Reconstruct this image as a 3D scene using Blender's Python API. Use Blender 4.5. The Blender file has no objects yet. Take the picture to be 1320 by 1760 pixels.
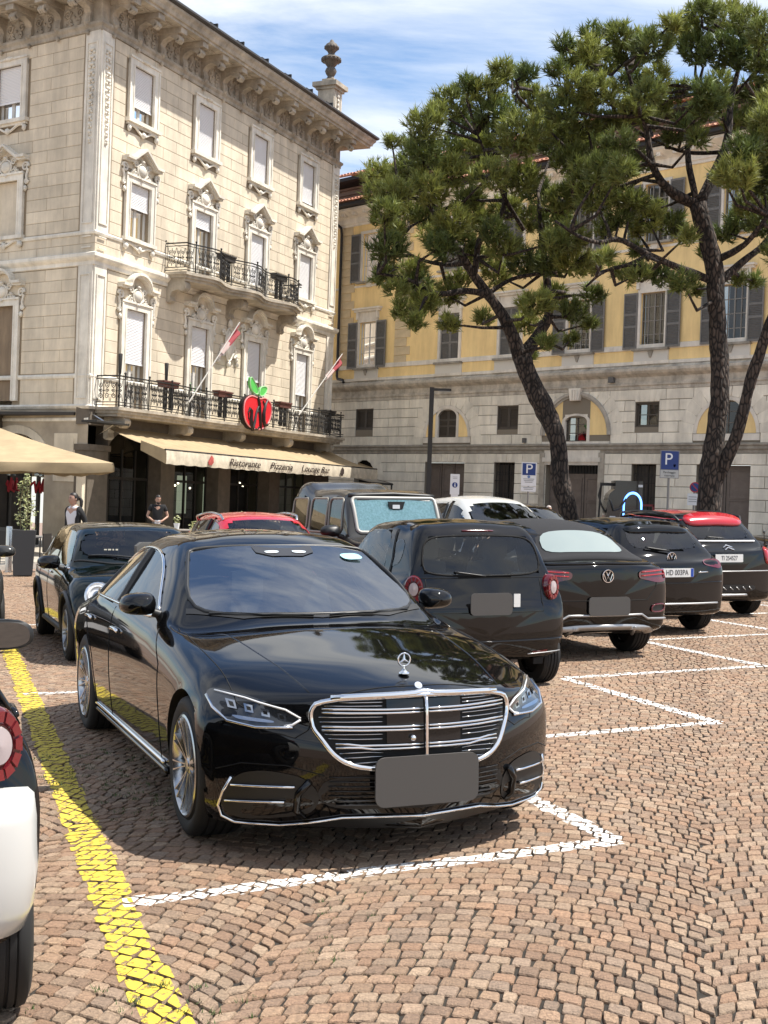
import bpy, bmesh, math, random
import numpy as np
from mathutils import Vector, Matrix
from mathutils.bvhtree import BVHTree
R = math.radians
random.seed(7); rng = np.random.default_rng(11)
scene = bpy.context.scene
C = scene.collection

# ---------------------------------------------------------------- camera
F_PX = 2200.0; CAM_H = 1.72; ROLL = R(2.1)
cr, sr = math.cos(ROLL), math.sin(ROLL)
PITCH = math.atan(18.0 * cr / F_PX)
cp, sp = math.cos(PITCH), math.sin(PITCH)
cam_d = bpy.data.cameras.new('camera'); cam = bpy.data.objects.new('camera', cam_d); C.objects.link(cam)
cam_d.sensor_fit = 'VERTICAL'; cam_d.sensor_height = 24.0; cam_d.lens = F_PX / 1760.0 * 24.0
cam_d.clip_start = 0.1; cam_d.clip_end = 3000
rt = Vector((cr, sp * sr, cp * sr)); up = Vector((-sr, sp * cr, cp * cr)); fw = Vector((0, cp, -sp))
cam.matrix_world = Matrix(((rt.x, up.x, -fw.x, 0), (rt.y, up.y, -fw.y, 0), (rt.z, up.z, -fw.z, CAM_H), (0, 0, 0, 1)))
scene.camera = cam

# ---------------------------------------------------------------- sky, sun, exposure
SUN_EL, SUN_AZ = R(64), R(88)          # azimuth measured clockwise from +Y
world = bpy.data.worlds.new('World'); scene.world = world; world.use_nodes = True
nt = world.node_tree; nt.nodes.clear()
def wn(t, **kw):
    n = nt.nodes.new(t)
    for k, v in kw.items(): setattr(n, k, v)
    return n
wo = wn('ShaderNodeOutputWorld'); bg = wn('ShaderNodeBackground'); bg.inputs['Strength'].default_value = 0.066
sky = wn('ShaderNodeTexSky', sky_type='NISHITA', sun_disc=False, sun_elevation=SUN_EL, sun_rotation=SUN_AZ, altitude=200, air_density=1.0, dust_density=0.6, ozone_density=2.0)
tc = wn('ShaderNodeTexCoord'); sep = wn('ShaderNodeSeparateXYZ'); nt.links.new(tc.outputs['Generated'], sep.inputs[0])
zc_ = wn('ShaderNodeMath', operation='MAXIMUM'); zc_.inputs[1].default_value = 0.0; nt.links.new(sep.outputs['Z'], zc_.inputs[0])
za = wn('ShaderNodeMath', operation='ADD'); za.inputs[1].default_value = 0.16; nt.links.new(zc_.outputs[0], za.inputs[0])
dx = wn('ShaderNodeMath', operation='DIVIDE'); nt.links.new(sep.outputs['X'], dx.inputs[0]); nt.links.new(za.outputs[0], dx.inputs[1])
dy = wn('ShaderNodeMath', operation='DIVIDE'); nt.links.new(sep.outputs['Y'], dy.inputs[0]); nt.links.new(za.outputs[0], dy.inputs[1])
cmb = wn('ShaderNodeCombineXYZ'); nt.links.new(dx.outputs[0], cmb.inputs[0]); nt.links.new(dy.outputs[0], cmb.inputs[1])
mp = wn('ShaderNodeMapping'); mp.inputs['Rotation'].default_value = (0, 0, R(20)); mp.inputs['Scale'].default_value = (0.75, 1.5, 1); mp.inputs['Location'].default_value = (7.15, 3.8, 0)
nt.links.new(cmb.outputs[0], mp.inputs[0])
n1 = wn('ShaderNodeTexNoise'); n1.inputs['Scale'].default_value = 1.1; n1.inputs['Detail'].default_value = 9; n1.inputs['Roughness'].default_value = 0.62; n1.inputs['Distortion'].default_value = 0.7
nt.links.new(mp.outputs[0], n1.inputs['Vector'])
cr1 = wn('ShaderNodeValToRGB'); cr1.color_ramp.elements[0].position = 0.39; cr1.color_ramp.elements[0].color = (0, 0, 0, 1); cr1.color_ramp.elements[1].position = 0.66; cr1.color_ramp.elements[1].color = (1, 1, 1, 1)
nt.links.new(n1.outputs['Fac'], cr1.inputs[0])
mixc = wn('ShaderNodeMix', data_type='RGBA'); nt.links.new(cr1.outputs[0], mixc.inputs['Factor'])
hs_ = wn('ShaderNodeHueSaturation'); hs_.inputs['Saturation'].default_value = 1.05; hs_.inputs['Value'].default_value = 1.75; nt.links.new(sky.outputs[0], hs_.inputs['Color']); nt.links.new(hs_.outputs[0], mixc.inputs['A']); mixc.inputs['B'].default_value = (10.8, 11.1, 11.4, 1)
nt.links.new(mixc.outputs['Result'], bg.inputs['Color']); nt.links.new(bg.outputs[0], wo.inputs[0])
sun_d = bpy.data.lights.new('sun', 'SUN'); sun_d.energy = 5.0; sun_d.angle = R(0.53); sun_d.color = (1.0, 0.95, 0.87)
sun = bpy.data.objects.new('sun', sun_d); C.objects.link(sun)
sdir = Vector((math.sin(SUN_AZ) * math.cos(SUN_EL), math.cos(SUN_AZ) * math.cos(SUN_EL), math.sin(SUN_EL)))
sun.rotation_euler = sdir.to_track_quat('Z', 'Y').to_euler(); sun.location = (30, 0, 40)
vs = scene.view_settings; vs.view_transform = 'Standard'; vs.look = 'None'; vs.exposure = 0.76; vs.gamma = 1.0; vs.use_curve_mapping = False
scene.render.engine = 'CYCLES'
scene.cycles.use_denoising = True
scene.cycles.max_bounces = 8; scene.cycles.transparent_max_bounces = 16
scene.cycles.sample_clamp_indirect = 8

# ---------------------------------------------------------------- helpers
def tag(o, label=None, cat=None, group=None, kind=None):
    if label: o['label'] = label
    if cat: o['category'] = cat
    if group: o['group'] = group
    if kind: o['kind'] = kind
    return o
def empty(name, loc=(0, 0, 0), rz=0.0, label=None, cat=None, group=None):
    o = bpy.data.objects.new(name, None); C.objects.link(o)
    o.location = loc; o.rotation_euler = (0, 0, rz); o.empty_display_size = 0.2
    return tag(o, label, cat, group)
_m = {}
def mat(name, col=(0.5, 0.5, 0.5), rough=0.6, metal=0.0, var=0.0, scale=8.0, bump=0.0, bscale=None, coat=0.0, spec=None, ior=None, col2=None, emit=None, alpha=None, attr=None, detail=6, stretch=None, world=False, stain=0.0):
    if name in _m: return _m[name]
    m = bpy.data.materials.new(name); m.use_nodes = True; _m[name] = m
    t = m.node_tree; b = t.nodes['Principled BSDF']
    b.inputs['Base Color'].default_value = (*col, 1); b.inputs['Roughness'].default_value = rough; b.inputs['Metallic'].default_value = metal
    if coat: b.inputs['Coat Weight'].default_value = coat; b.inputs['Coat Roughness'].default_value = 0.02
    if spec is not None: b.inputs['Specular IOR Level'].default_value = spec
    if ior: b.inputs['IOR'].default_value = ior
    if emit: b.inputs['Emission Color'].default_value = (*emit[:3], 1); b.inputs['Emission Strength'].default_value = emit[3]
    if var or bump or col2 or attr:
        tcn = t.nodes.new('ShaderNodeTexCoord'); src = t.nodes.new('ShaderNodeNewGeometry').outputs['Position'] if world else tcn.outputs['Object']
        if stretch:
            mpn = t.nodes.new('ShaderNodeMapping'); mpn.inputs['Scale'].default_value = stretch; t.links.new(src, mpn.inputs[0]); src = mpn.outputs[0]
        nz = t.nodes.new('ShaderNodeTexNoise'); nz.inputs['Scale'].default_value = scale; nz.inputs['Detail'].default_value = detail; nz.inputs['Roughness'].default_value = 0.62
        t.links.new(src, nz.inputs['Vector'])
        last = None
        if attr:
            at = t.nodes.new('ShaderNodeAttribute'); at.attribute_name = attr; last = at.outputs['Color']
        if var or col2:
            rp = t.nodes.new('ShaderNodeValToRGB'); rp.color_ramp.elements[0].position = 0.33; rp.color_ramp.elements[1].position = 0.67
            c2 = col2 or tuple(min(1, c * (1 + var)) for c in col); c1 = col if col2 else tuple(c * (1 - var) for c in col)
            if attr: c1, c2 = (1 - var,) * 3, (1 + var,) * 3
            rp.color_ramp.elements[0].color = (*c1, 1); rp.color_ramp.elements[1].color = (*c2, 1)
            t.links.new(nz.outputs['Fac'], rp.inputs[0])
            if last is not None:
                mx = t.nodes.new('ShaderNodeMix'); mx.data_type = 'RGBA'; mx.blend_type = 'MULTIPLY'; mx.inputs['Factor'].default_value = 1
                t.links.new(last, mx.inputs['A']); t.links.new(rp.outputs[0], mx.inputs['B']); last = mx.outputs['Result']
            else: last = rp.outputs[0]
        if stain and last is not None:                               # rain streaks and soot, running down the wall; each stone a little different
            ms = t.nodes.new('ShaderNodeMapping'); ms.inputs['Scale'].default_value = (1.1, 1.1, .16); t.links.new(src, ms.inputs[0]); ns = t.nodes.new('ShaderNodeTexNoise'); ns.inputs['Scale'].default_value = 1.6; ns.inputs['Detail'].default_value = 7; ns.inputs['Roughness'].default_value = .7; t.links.new(ms.outputs[0], ns.inputs['Vector'])
            rs = t.nodes.new('ShaderNodeMapRange'); rs.inputs['From Min'].default_value = .38; rs.inputs['From Max'].default_value = .60; rs.inputs['To Min'].default_value = 1 - stain; t.links.new(ns.outputs['Fac'], rs.inputs['Value'])
            oi = t.nodes.new('ShaderNodeObjectInfo'); ro = t.nodes.new('ShaderNodeMapRange'); ro.inputs['To Min'].default_value = .92; ro.inputs['To Max'].default_value = 1.06; t.links.new(oi.outputs['Random'], ro.inputs['Value'])
            mm = t.nodes.new('ShaderNodeMath'); mm.operation = 'MULTIPLY'; t.links.new(rs.outputs[0], mm.inputs[0]); t.links.new(ro.outputs[0], mm.inputs[1])
            mv = t.nodes.new('ShaderNodeVectorMath'); mv.operation = 'SCALE'; t.links.new(last, mv.inputs[0]); t.links.new(mm.outputs[0], mv.inputs['Scale']); last = mv.outputs[0]
        if last is not None: t.links.new(last, b.inputs['Base Color'])
        if bump:
            nb = t.nodes.new('ShaderNodeTexNoise'); nb.inputs['Scale'].default_value = bscale or scale * 3; nb.inputs['Detail'].default_value = 8; nb.inputs['Roughness'].default_value = 0.65
            t.links.new(src, nb.inputs['Vector'])
            bp = t.nodes.new('ShaderNodeBump'); bp.inputs['Strength'].default_value = bump; bp.inputs['Distance'].default_value = 0.02
            t.links.new(nb.outputs['Fac'], bp.inputs['Height']); t.links.new(bp.outputs[0], b.inputs['Normal'])
    return m
def glass_mat(name, tint=(0.3, 0.33, 0.33), ior=1.5, rough=0.0):
    if name in _m: return _m[name]
    m = bpy.data.materials.new(name); m.use_nodes = True; _m[name] = m
    t = m.node_tree; t.nodes.clear()
    o = t.nodes.new('ShaderNodeOutputMaterial'); mx = t.nodes.new('ShaderNodeMixShader'); fr = t.nodes.new('ShaderNodeFresnel'); fr.inputs[0].default_value = ior
    tr = t.nodes.new('ShaderNodeBsdfTransparent'); tr.inputs[0].default_value = (*tint, 1); gl = t.nodes.new('ShaderNodeBsdfGlossy'); gl.inputs['Roughness'].default_value = rough
    gl.inputs['Color'].default_value = (1, 1, 1, 1)
    t.links.new(fr.outputs[0], mx.inputs[0]); t.links.new(tr.outputs[0], mx.inputs[1]); t.links.new(gl.outputs[0], mx.inputs[2]); t.links.new(mx.outputs[0], o.inputs[0])
    return m
def mesh_obj(name, v, f, m=None, parent=None, smooth=0, data=None, mtx=None):
    if data is None:
        me = bpy.data.meshes.new(name); me.from_pydata([tuple(p) for p in v] if not isinstance(v, list) else v, [], f if isinstance(f, list) else f.tolist())
        if m is not None: me.materials.append(m)
        if smooth:
            me.shade_smooth()
            if smooth < 180: me.set_sharp_from_angle(angle=R(smooth))
        me.update()
    else: me = data
    o = bpy.data.objects.new(name, me); C.objects.link(o)
    if parent is not None: o.parent = parent
    if mtx is not None: o.matrix_basis = mtx
    return o
class MB:
    def __init__(s): s.v = []; s.f = []
    def add(s, v, f):
        k = len(s.v); s.v.extend(tuple(map(float, p)) for p in v); s.f.extend([tuple(i + k for i in q) for q in f]); return s
    def box(s, x0, x1, y0, y1, z0, z1, bev=0.0):
        if bev > 0:
            b = bev
            v = []
            for z, e in ((z0, b), (z0 + b, 0), (z1 - b, 0), (z1, b)):
                v += [(x0 + e, y0 + e, z), (x1 - e, y0 + e, z), (x1 - e, y1 - e, z), (x0 + e, y1 - e, z)]
            f = [(3, 2, 1, 0), (12, 13, 14, 15)]
            for r in range(3):
                for i in range(4): f.append((r * 4 + i, r * 4 + (i + 1) % 4, r * 4 + 4 + (i + 1) % 4, r * 4 + 4 + i))
            return s.add(v, f)
        v = [(x0, y0, z0), (x1, y0, z0), (x1, y1, z0), (x0, y1, z0), (x0, y0, z1), (x1, y0, z1), (x1, y1, z1), (x0, y1, z1)]
        return s.add(v, [(3, 2, 1, 0), (4, 5, 6, 7), (0, 1, 5, 4), (1, 2, 6, 5), (2, 3, 7, 6), (3, 0, 4, 7)])
    def tube(s, pts, r, n=8, closed=False, cap=True):
        pts = [Vector(p) for p in pts]; m = len(pts); rs = r if isinstance(r, (list, tuple, np.ndarray)) else [r] * m
        prev = None; v = []; f = []
        for i, p in enumerate(pts):
            if closed: d = pts[(i + 1) % m] - pts[i - 1]
            else: d = pts[min(i + 1, m - 1)] - pts[max(i - 1, 0)]
            if d.length < 1e-9: d = Vector((0, 0, 1))
            d.normalize()
            if prev is None: u = d.orthogonal().normalized()
            else: u = (prev - d * prev.dot(d)); u = u.normalized() if u.length > 1e-6 else d.orthogonal().normalized()
            prev = u; w = d.cross(u)
            for k in range(n):
                a = 2 * math.pi * k / n; v.append(p + (u * math.cos(a) + w * math.sin(a)) * rs[i])
        for i in range(m if closed else m - 1):
            j = (i + 1) % m
            for k in range(n): f.append((i * n + k, i * n + (k + 1) % n, j * n + (k + 1) % n, j * n + k))
        if cap and not closed: f.append(tuple(range(n - 1, -1, -1))); f.append(tuple(range((m - 1) * n, m * n)))
        return s.add(v, f)
    def lathe(s, prof, n=24, c=(0, 0, 0), axis='z', cap=True):
        v = []; f = []; m = len(prof)
        for r, h in prof:
            for k in range(n):
                a = 2 * math.pi * k / n; p = (r * math.cos(a), r * math.sin(a), h)
                if axis == 'x': p = (p[2], p[0], p[1])
                elif axis == 'y': p = (p[0], p[2], p[1])
                v.append((p[0] + c[0], p[1] + c[1], p[2] + c[2]))
        for i in range(m - 1):
            for k in range(n): f.append((i * n + k, i * n + (k + 1) % n, (i + 1) * n + (k + 1) % n, (i + 1) * n + k))
        if cap:
            if prof[0][0] > 1e-5: f.append(tuple(range(n - 1, -1, -1)))
            if prof[-1][0] > 1e-5: f.append(tuple(range((m - 1) * n, m * n)))
        return s.add(v, f)
    def prism(s, poly, h0, h1, fn):
        # poly in 2D, extruded between h0 and h1; fn maps (a, b, h) to xyz
        n = len(poly); v = [fn(a, b, h0) for a, b in poly] + [fn(a, b, h1) for a, b in poly]
        f = [tuple(range(n - 1, -1, -1)), tuple(range(n, 2 * n))] + [(i, (i + 1) % n, n + (i + 1) % n, n + i) for i in range(n)]
        return s.add(v, f)
    def grid(s, G, closed_u=False):
        G = np.asarray(G); m, n = G.shape[:2]; f = []
        for i in range(m - 1):
            for j in range(n if closed_u else n - 1): f.append((i * n + j, i * n + (j + 1) % n, (i + 1) * n + (j + 1) % n, (i + 1) * n + j))
        return s.add(G.reshape(-1, 3), f)
    def ico(s, c, r, sub=1, jit=0.0):
        bm = bmesh.new(); bmesh.ops.create_icosphere(bm, subdivisions=sub, radius=1)
        rr = r if isinstance(r, (tuple, list)) else (r, r, r)
        v = [(c[0] + p.co.x * rr[0] * (1 + random.uniform(-jit, jit)), c[1] + p.co.y * rr[1] * (1 + random.uniform(-jit, jit)), c[2] + p.co.z * rr[2] * (1 + random.uniform(-jit, jit))) for p in bm.verts]
        f = [tuple(x.index for x in q.verts) for q in bm.faces]; bm.free(); return s.add(v, f)
    def xf(s, M):
        s.v = [tuple(M @ Vector(p)) for p in s.v]; return s
    def build(s, name, m=None, parent=None, smooth=0, mtx=None): return mesh_obj(name, s.v, s.f, m, parent, smooth, mtx=mtx)
def ray_px(u, v):
    a = u - 660; b = v - 880; x = a * cr + b * sr; y = -a * sr + b * cr; fx = x / F_PX; fy = -y / F_PX
    return Vector((fx, cp + sp * fy, -sp + cp * fy))
def gpx(u, v, z=0.0):
    d = ray_px(u, v); return Vector((d.x * (z - CAM_H) / d.z, d.y * (z - CAM_H) / d.z, z))
def ypx(u, v, Y):
    d = ray_px(u, v); return Vector((d.x * Y / d.y, Y, CAM_H + d.z * Y / d.y))
def text(name, s, size, m, parent, mtx, ext=0.003, shear=0.0, sx=1.0, align='CENTER'):
    cu = bpy.data.curves.new(name, 'FONT'); cu.body = s; cu.size = size; cu.extrude = ext; cu.shear = shear; cu.align_x = align; cu.align_y = 'CENTER'; cu.materials.append(m)
    tmp = bpy.data.objects.new(name, cu); C.objects.link(tmp); dg = bpy.context.evaluated_depsgraph_get(); dg.update()
    me = bpy.data.meshes.new_from_object(tmp.evaluated_get(dg)); bpy.data.objects.remove(tmp)
    o = bpy.data.objects.new(name, me); C.objects.link(o); o.parent = parent; o.matrix_basis = mtx @ Matrix.Diagonal((sx, 1, 1, 1))
    return o
def crom(P, step, axis_len=None):
    """smooth interpolation of a control net along its first axis"""
    P = np.asarray(P, float); m = len(P)
    d = np.sqrt(((P[1:] - P[:-1]) ** 2).sum(-1)).mean(1); d = np.maximum(d, 1e-4)
    h = d[:, None, None]
    sl = (P[1:] - P[:-1]) / h
    T = np.zeros_like(P); T[0] = sl[0]; T[-1] = sl[-1]
    T[1:-1] = (sl[:-1] * h[1:] + sl[1:] * h[:-1]) / (h[1:] + h[:-1])
    out = []
    for i in range(m - 1):
        n = max(1, int(math.ceil(d[i] / step)))
        for k in range(n):
            u = k / n; a = 2 * u ** 3 - 3 * u ** 2 + 1; b = u ** 3 - 2 * u ** 2 + u; c = -2 * u ** 3 + 3 * u ** 2; e = u ** 3 - u ** 2
            out.append(a * P[i] + b * d[i] * T[i] + c * P[i + 1] + e * d[i] * T[i + 1])
    out.append(P[-1]); return np.array(out)

# ================================================================ ground
JOINT = mat('joint_soil', (0.016, 0.013, 0.010), 0.95, col2=(0.035, 0.028, 0.020), scale=14, bump=.4)
def stone_mat(name):
    m = mat(name, (.5, .5, .5), .72, attr='tint', var=.34, scale=60, bump=.85, bscale=110, detail=8)
    return m
COBBLE = stone_mat('porphyry')
def paint_mat(name, col, wear=.52):
    m = mat(name, col, .7, var=.10, scale=30, bump=.4, bscale=120); t = m.node_tree; b = t.nodes['Principled BSDF']
    tcn = t.nodes.new('ShaderNodeTexCoord'); nz = t.nodes.new('ShaderNodeTexNoise'); nz.inputs['Scale'].default_value = 24; nz.inputs['Detail'].default_value = 8; nz.inputs['Roughness'].default_value = .7
    t.links.new(tcn.outputs['Object'], nz.inputs['Vector'])
    rp = t.nodes.new('ShaderNodeValToRGB'); rp.color_ramp.elements[0].position = wear - .14; rp.color_ramp.elements[0].color = (0, 0, 0, 1); rp.color_ramp.elements[1].position = wear - .09
    t.links.new(nz.outputs['Fac'], rp.inputs[0]); t.links.new(rp.outputs[0], b.inputs['Alpha']); return m
YELLOW = paint_mat('yellow_road_paint', (.58, .44, .05), .545); WHITE_P = paint_mat('white_road_paint', (.72, .71, .68), .57)
ground = mesh_obj('ground', [(-1500, -1500, -.012), (1500, -1500, -.012), (1500, 1500, -.012), (-1500, 1500, -.012)], [(0, 1, 2, 3)], JOINT); tag(ground, kind='structure')
# paint strips as convex quads
LINES_W = []; LINES_Y = []
def strip(a, b, w):
    a = np.array(a, float); b = np.array(b, float); d = (b - a) / np.linalg.norm(b - a); n = np.array([-d[1], d[0]]) * w / 2
    return [tuple(a - n), tuple(b - n), tuple(b + n), tuple(a + n)]
B0 = np.array([1.24, 6.53]); STEP = np.array([1.45, 3.60]); HD = np.array([-2.31, -1.12]); SD = np.array([-.33, .944])
for k in range(5):
    b = B0 + STEP * k; LINES_W.append(strip(b + HD * .99, b + np.array([.03, .01]), .125)); LINES_W.append(strip(b, b + SD * (2.6 if k else 1.3), .125))
LINES_W.append(strip((-3.09, 11.17), (-2.3, 11.45), .11))
LINES_W.append(strip((5.3, 17.3), (11, 17.6), .12)); LINES_W.append(strip((6.3, 22.6), (13, 23.4), .12)); LINES_W.append(strip((-5.0, 17.2), (-3.9, 17.6), .11))
LINES_Y.append(strip((-.555, 3.9), (-1.11, 5.48), .17)); LINES_Y.append(strip((-1.11, 5.48), (-4.02, 14.0), .175)); LINES_Y.append(strip((-4.02, 14.0), (-5.6, 18.7), .17))
def clip_conv(poly, quad):
    out = list(poly)
    for i in range(4):
        a, b = quad[i], quad[(i + 1) % 4]; P, out = out, []
        if not P: return []
        side = lambda p: (b[0] - a[0]) * (p[1] - a[1]) - (b[1] - a[1]) * (p[0] - a[0])
        for k in range(len(P)):
            p, q = P[k - 1], P[k]; sp_, sq = side(p), side(q)
            if (sp_ >= 0) != (sq >= 0):
                t = sp_ / (sp_ - sq); out.append((p[0] + t * (q[0] - p[0]), p[1] + t * (q[1] - p[1])))
            if sq >= 0: out.append(q)
    return out
def make_cobbles():
    W = 1.62; Rr = W * .80; ph = math.asin(.5 * W / Rr); s = .089; ax = R(14); FAR = 30.0
    ca, sa = math.cos(ax), math.sin(ax)
    o = np.array([.66, 5.6])                                        # an apex of one fan
    quads = []
    for col in range(-14, 15):
        ks = np.arange(-30, 330)
        for k in ks:
            
            n = int(round(2 * ph * Rr / .081)) + (k % 3 - 1)
            # quick reject on the arc's apex
            v = k * s; cx, cy = col * W, v - Rr
            ap = o + np.array([cx * ca + (cy + Rr) * sa, -cx * sa + (cy + Rr) * ca])
            if ap[1] < 2.9 or ap[1] > FAR or abs(ap[0]) > .31 * ap[1] + 2.6: continue
            eL = .034 * (math.sin(k * 2.7 + col * 1.3) + .9 * math.sin(k * 1.1 + col)) / Rr; eR = .034 * (math.sin(k * 2.7 + (col + 1) * 1.3) + .9 * math.sin(k * 1.1 + col + 1)) / Rr
            cuts = np.linspace(-ph + eL, ph + eR, n + 1) + (rng.random(n + 1) - .5) * .016; cuts[0] = -ph + eL; cuts[-1] = ph + eR
            g = .0045 / Rr
            for i in range(n):
                a0, a1 = cuts[i] + g, cuts[i + 1] - g
                # rows crowd together towards the edges of the fan: keep the row height measured along the fan axis
                q = []
                for (a, dr) in ((a0, -1), (a1, -1), (a1, 1), (a0, 1)):
                    xx = Rr * math.sin(a); yy = Rr * math.cos(a) + dr * (s / 2 - .0045 / max(.5, math.cos(a)))
                    q.append((cx + xx, cy + yy))
                quads.append(q)
    Q = np.array(quads); Q += (rng.random(Q.shape) - .5) * .012
    P = np.empty_like(Q); P[..., 0] = o[0] + Q[..., 0] * ca + Q[..., 1] * sa; P[..., 1] = o[1] - Q[..., 0] * sa + Q[..., 1] * ca
    N = len(P); cen = P.mean(1); dist = cen[:, 1]
    vis = (np.abs(cen[:, 0] - cen[:, 1] * .0) < .30 * cen[:, 1] + .25)
    h = (rng.random(N) - .5) * .005; tilt = (rng.random((N, 2)) - .5) * .04
    base = np.array([[.37, .235, .165], [.39, .265, .195], [.35, .215, .15], [.38, .245, .17], [.34, .235, .18], [.41, .285, .21], [.36, .215, .145], [.31, .20, .145]])
    tint = base[rng.integers(0, len(base), N)] * (0.68 + .30 * rng.random((N, 1))) * np.array([1.0, 1.02, .93])
    e = np.roll(P, -1, 1) - P
    ring = np.empty((N, 8, 2)); ring[:, 0::2] = P + e * .10; ring[:, 1::2] = P + e * .90
    ring = np.stack([ring[:, 7], ring[:, 0], ring[:, 1], ring[:, 2], ring[:, 3], ring[:, 4], ring[:, 5], ring[:, 6]], 1)
    ins = cen[:, None] + (ring - cen[:, None]) * .915
    def zt(xy, dz): return h[:, None] + dz + ((xy - cen[:, None]) * tilt[:, None]).sum(-1)
    top = np.concatenate([ins, zt(ins, .0)[..., None]], -1); mid = np.concatenate([ring, zt(ring, -.0055)[..., None]], -1); bot = np.concatenate([ring, np.full((N, 8, 1), -.016)], -1)
    V = np.concatenate([top, mid, bot], 1)                            # N,24,3
    f8 = [tuple(range(8))] + [(8 + i, 8 + (i + 1) % 8, (i + 1) % 8, i) for i in range(8)] + [(16 + i, 16 + (i + 1) % 8, 8 + (i + 1) % 8, 8 + i) for i in range(8)]
    # nearest in view become objects, the rest one joined part
    order = np.argsort(np.where(vis & (dist > 4.35), dist, 99)); first = order[:300]; rest = order[300:]
    def tinted(me, cols):
        at = me.attributes.new('tint', 'FLOAT_COLOR', 'POINT'); at.data.foreach_set('color', np.concatenate([cols, np.ones((len(cols), 1))], 1).astype(np.float32).ravel())
    for i in first:
        c0 = np.array([cen[i, 0], cen[i, 1], 0]); me = bpy.data.meshes.new('cobblestone'); me.from_pydata([tuple(p) for p in V[i] - c0], [], f8); me.materials.append(COBBLE); tinted(me, np.repeat(tint[i][None], 24, 0))
        ob = bpy.data.objects.new('cobblestone', me); C.objects.link(ob); ob.parent = ground; ob.location = c0
    nearm = rest[dist[rest] < 13]; farm = rest[dist[rest] >= 13]
    verts = []; faces = []; cols = []; k = 0
    Vn = V[nearm]; nn = len(nearm)
    vall = [Vn.reshape(-1, 3)]; call = [np.repeat(tint[nearm], 24, 0)]
    for i in range(nn): faces.extend([tuple(j + i * 24 for j in f) for f in f8])
    k = nn * 24
    ct = np.concatenate([cen[farm][:, None] + (P[farm] - cen[farm][:, None]) * .86, np.repeat(h[farm][:, None, None], 4, 1)], -1); cb = np.concatenate([P[farm], np.full((len(farm), 4, 1), -.014)], -1)
    vall.append(np.concatenate([ct, cb], 1).reshape(-1, 3)); call.append(np.repeat(tint[farm], 8, 0))
    f4 = [(0, 1, 2, 3)] + [(4 + i, 4 + (i + 1) % 4, (i + 1) % 4, i) for i in range(4)]
    for i in range(len(farm)): faces.extend([tuple(j + k + i * 8 for j in f) for f in f4])
    me = bpy.data.meshes.new('cobblestones'); va = np.concatenate(vall); me.from_pydata(va.tolist(), [], faces); me.materials.append(COBBLE); tinted(me, np.concatenate(call))
    ob = bpy.data.objects.new('cobblestones', me); C.objects.link(ob); ob.parent = ground; tag(ob, kind='stuff')
    # paint clings to the stone tops
    def paint(name, quads_, m):
        v = []; f = []
        for q in quads_:
            qa = np.array(q); lo = qa.min(0) - .15; hi = qa.max(0) + .15
            cand = np.nonzero((cen[:, 0] > lo[0]) & (cen[:, 0] < hi[0]) & (cen[:, 1] > lo[1]) & (cen[:, 1] < hi[1]))[0]
            for i in cand:
                rag = [(x + random.uniform(-.018, .018), y + random.uniform(-.018, .018)) for x, y in q]
                c2 = cen[i] + (ring[i] - cen[i]) * .975
                pl = clip_conv([tuple(p) for p in c2], rag)
                if len(pl) < 3: continue
                b = len(v)
                for x, y in pl: v.append((x, y, h[i] + .0022 + (x - cen[i, 0]) * tilt[i, 0] + (y - cen[i, 1]) * tilt[i, 1] - (.004 if dist[i] < 13 else 0) * max(0, (math.hypot(x - cen[i, 0], y - cen[i, 1]) - .032) / .03) * .5))
                f.append(tuple(range(b, len(v))))
        tag(mesh_obj(name, v, f, m), kind='structure')
    paint('yellow_line', LINES_Y, YELLOW); paint('white_line', LINES_W, WHITE_P)
    # moss and grass tufts in the joints
    G = MB(); sel = np.nonzero((dist < 9) & (dist > 4.2) & vis)[0]
    patchn = np.sin(cen[:, 0] * 3.1 + 1.3) * np.cos(cen[:, 1] * 2.3) + np.sin(cen[:, 0] * 1.7 - cen[:, 1] * 1.1)
    for i in sel:
        if patchn[i] > .55 and random.random() < .45:
            x, y = P[i, random.randrange(4)]
            for _ in range(random.randint(6, 18)):
                a = random.uniform(0, 6.28); l = random.uniform(.006, .022); bx, by = x + random.gauss(0, .016), y + random.gauss(0, .012)
                ex, ey = math.cos(a) * l, math.sin(a) * l; w_ = .0022
                G.add([(bx - ey / l * w_, by + ex / l * w_, -.012), (bx + ey / l * w_, by - ex / l * w_, -.012), (bx + ex, by + ey, -.004 + random.uniform(0, .014))], [(0, 1, 2)])
    tag(G.build('grass', mat('joint_moss', (.05, .085, .018), .8, var=.4, scale=20)), kind='stuff')
    # paving further off, where single stones cannot be told apart
    m = mat('far_paving', (.30, .205, .15), .75, col2=(.17, .115, .085), scale=7, bump=.3); t = m.node_tree
    far = MB()
    for x0, x1, y0, y1 in ((-1500, 1500, FAR - .6, 1500), (-1500, -2.4, -1500, 3.1), (2.4, 1500, -1500, 3.1), (-2.4, 2.4, -1500, 3.1)): far.add([(x0, y0, -.006), (x1, y0, -.006), (x1, y1, -.006), (x0, y1, -.006)], [(0, 1, 2, 3)])
    far.add([(-1500, 3.1, -.006), (-3.4, 3.1, -.006), (-11.7, FAR - .6, -.006), (-1500, FAR - .6, -.006)], [(0, 1, 2, 3)]); far.add([(3.4, 3.1, -.006), (1500, 3.1, -.006), (1500, FAR - .6, -.006), (11.7, FAR - .6, -.006)], [(0, 1, 2, 3)])
    tag(far.build('paving', m), kind='structure')
make_cobbles()
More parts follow.
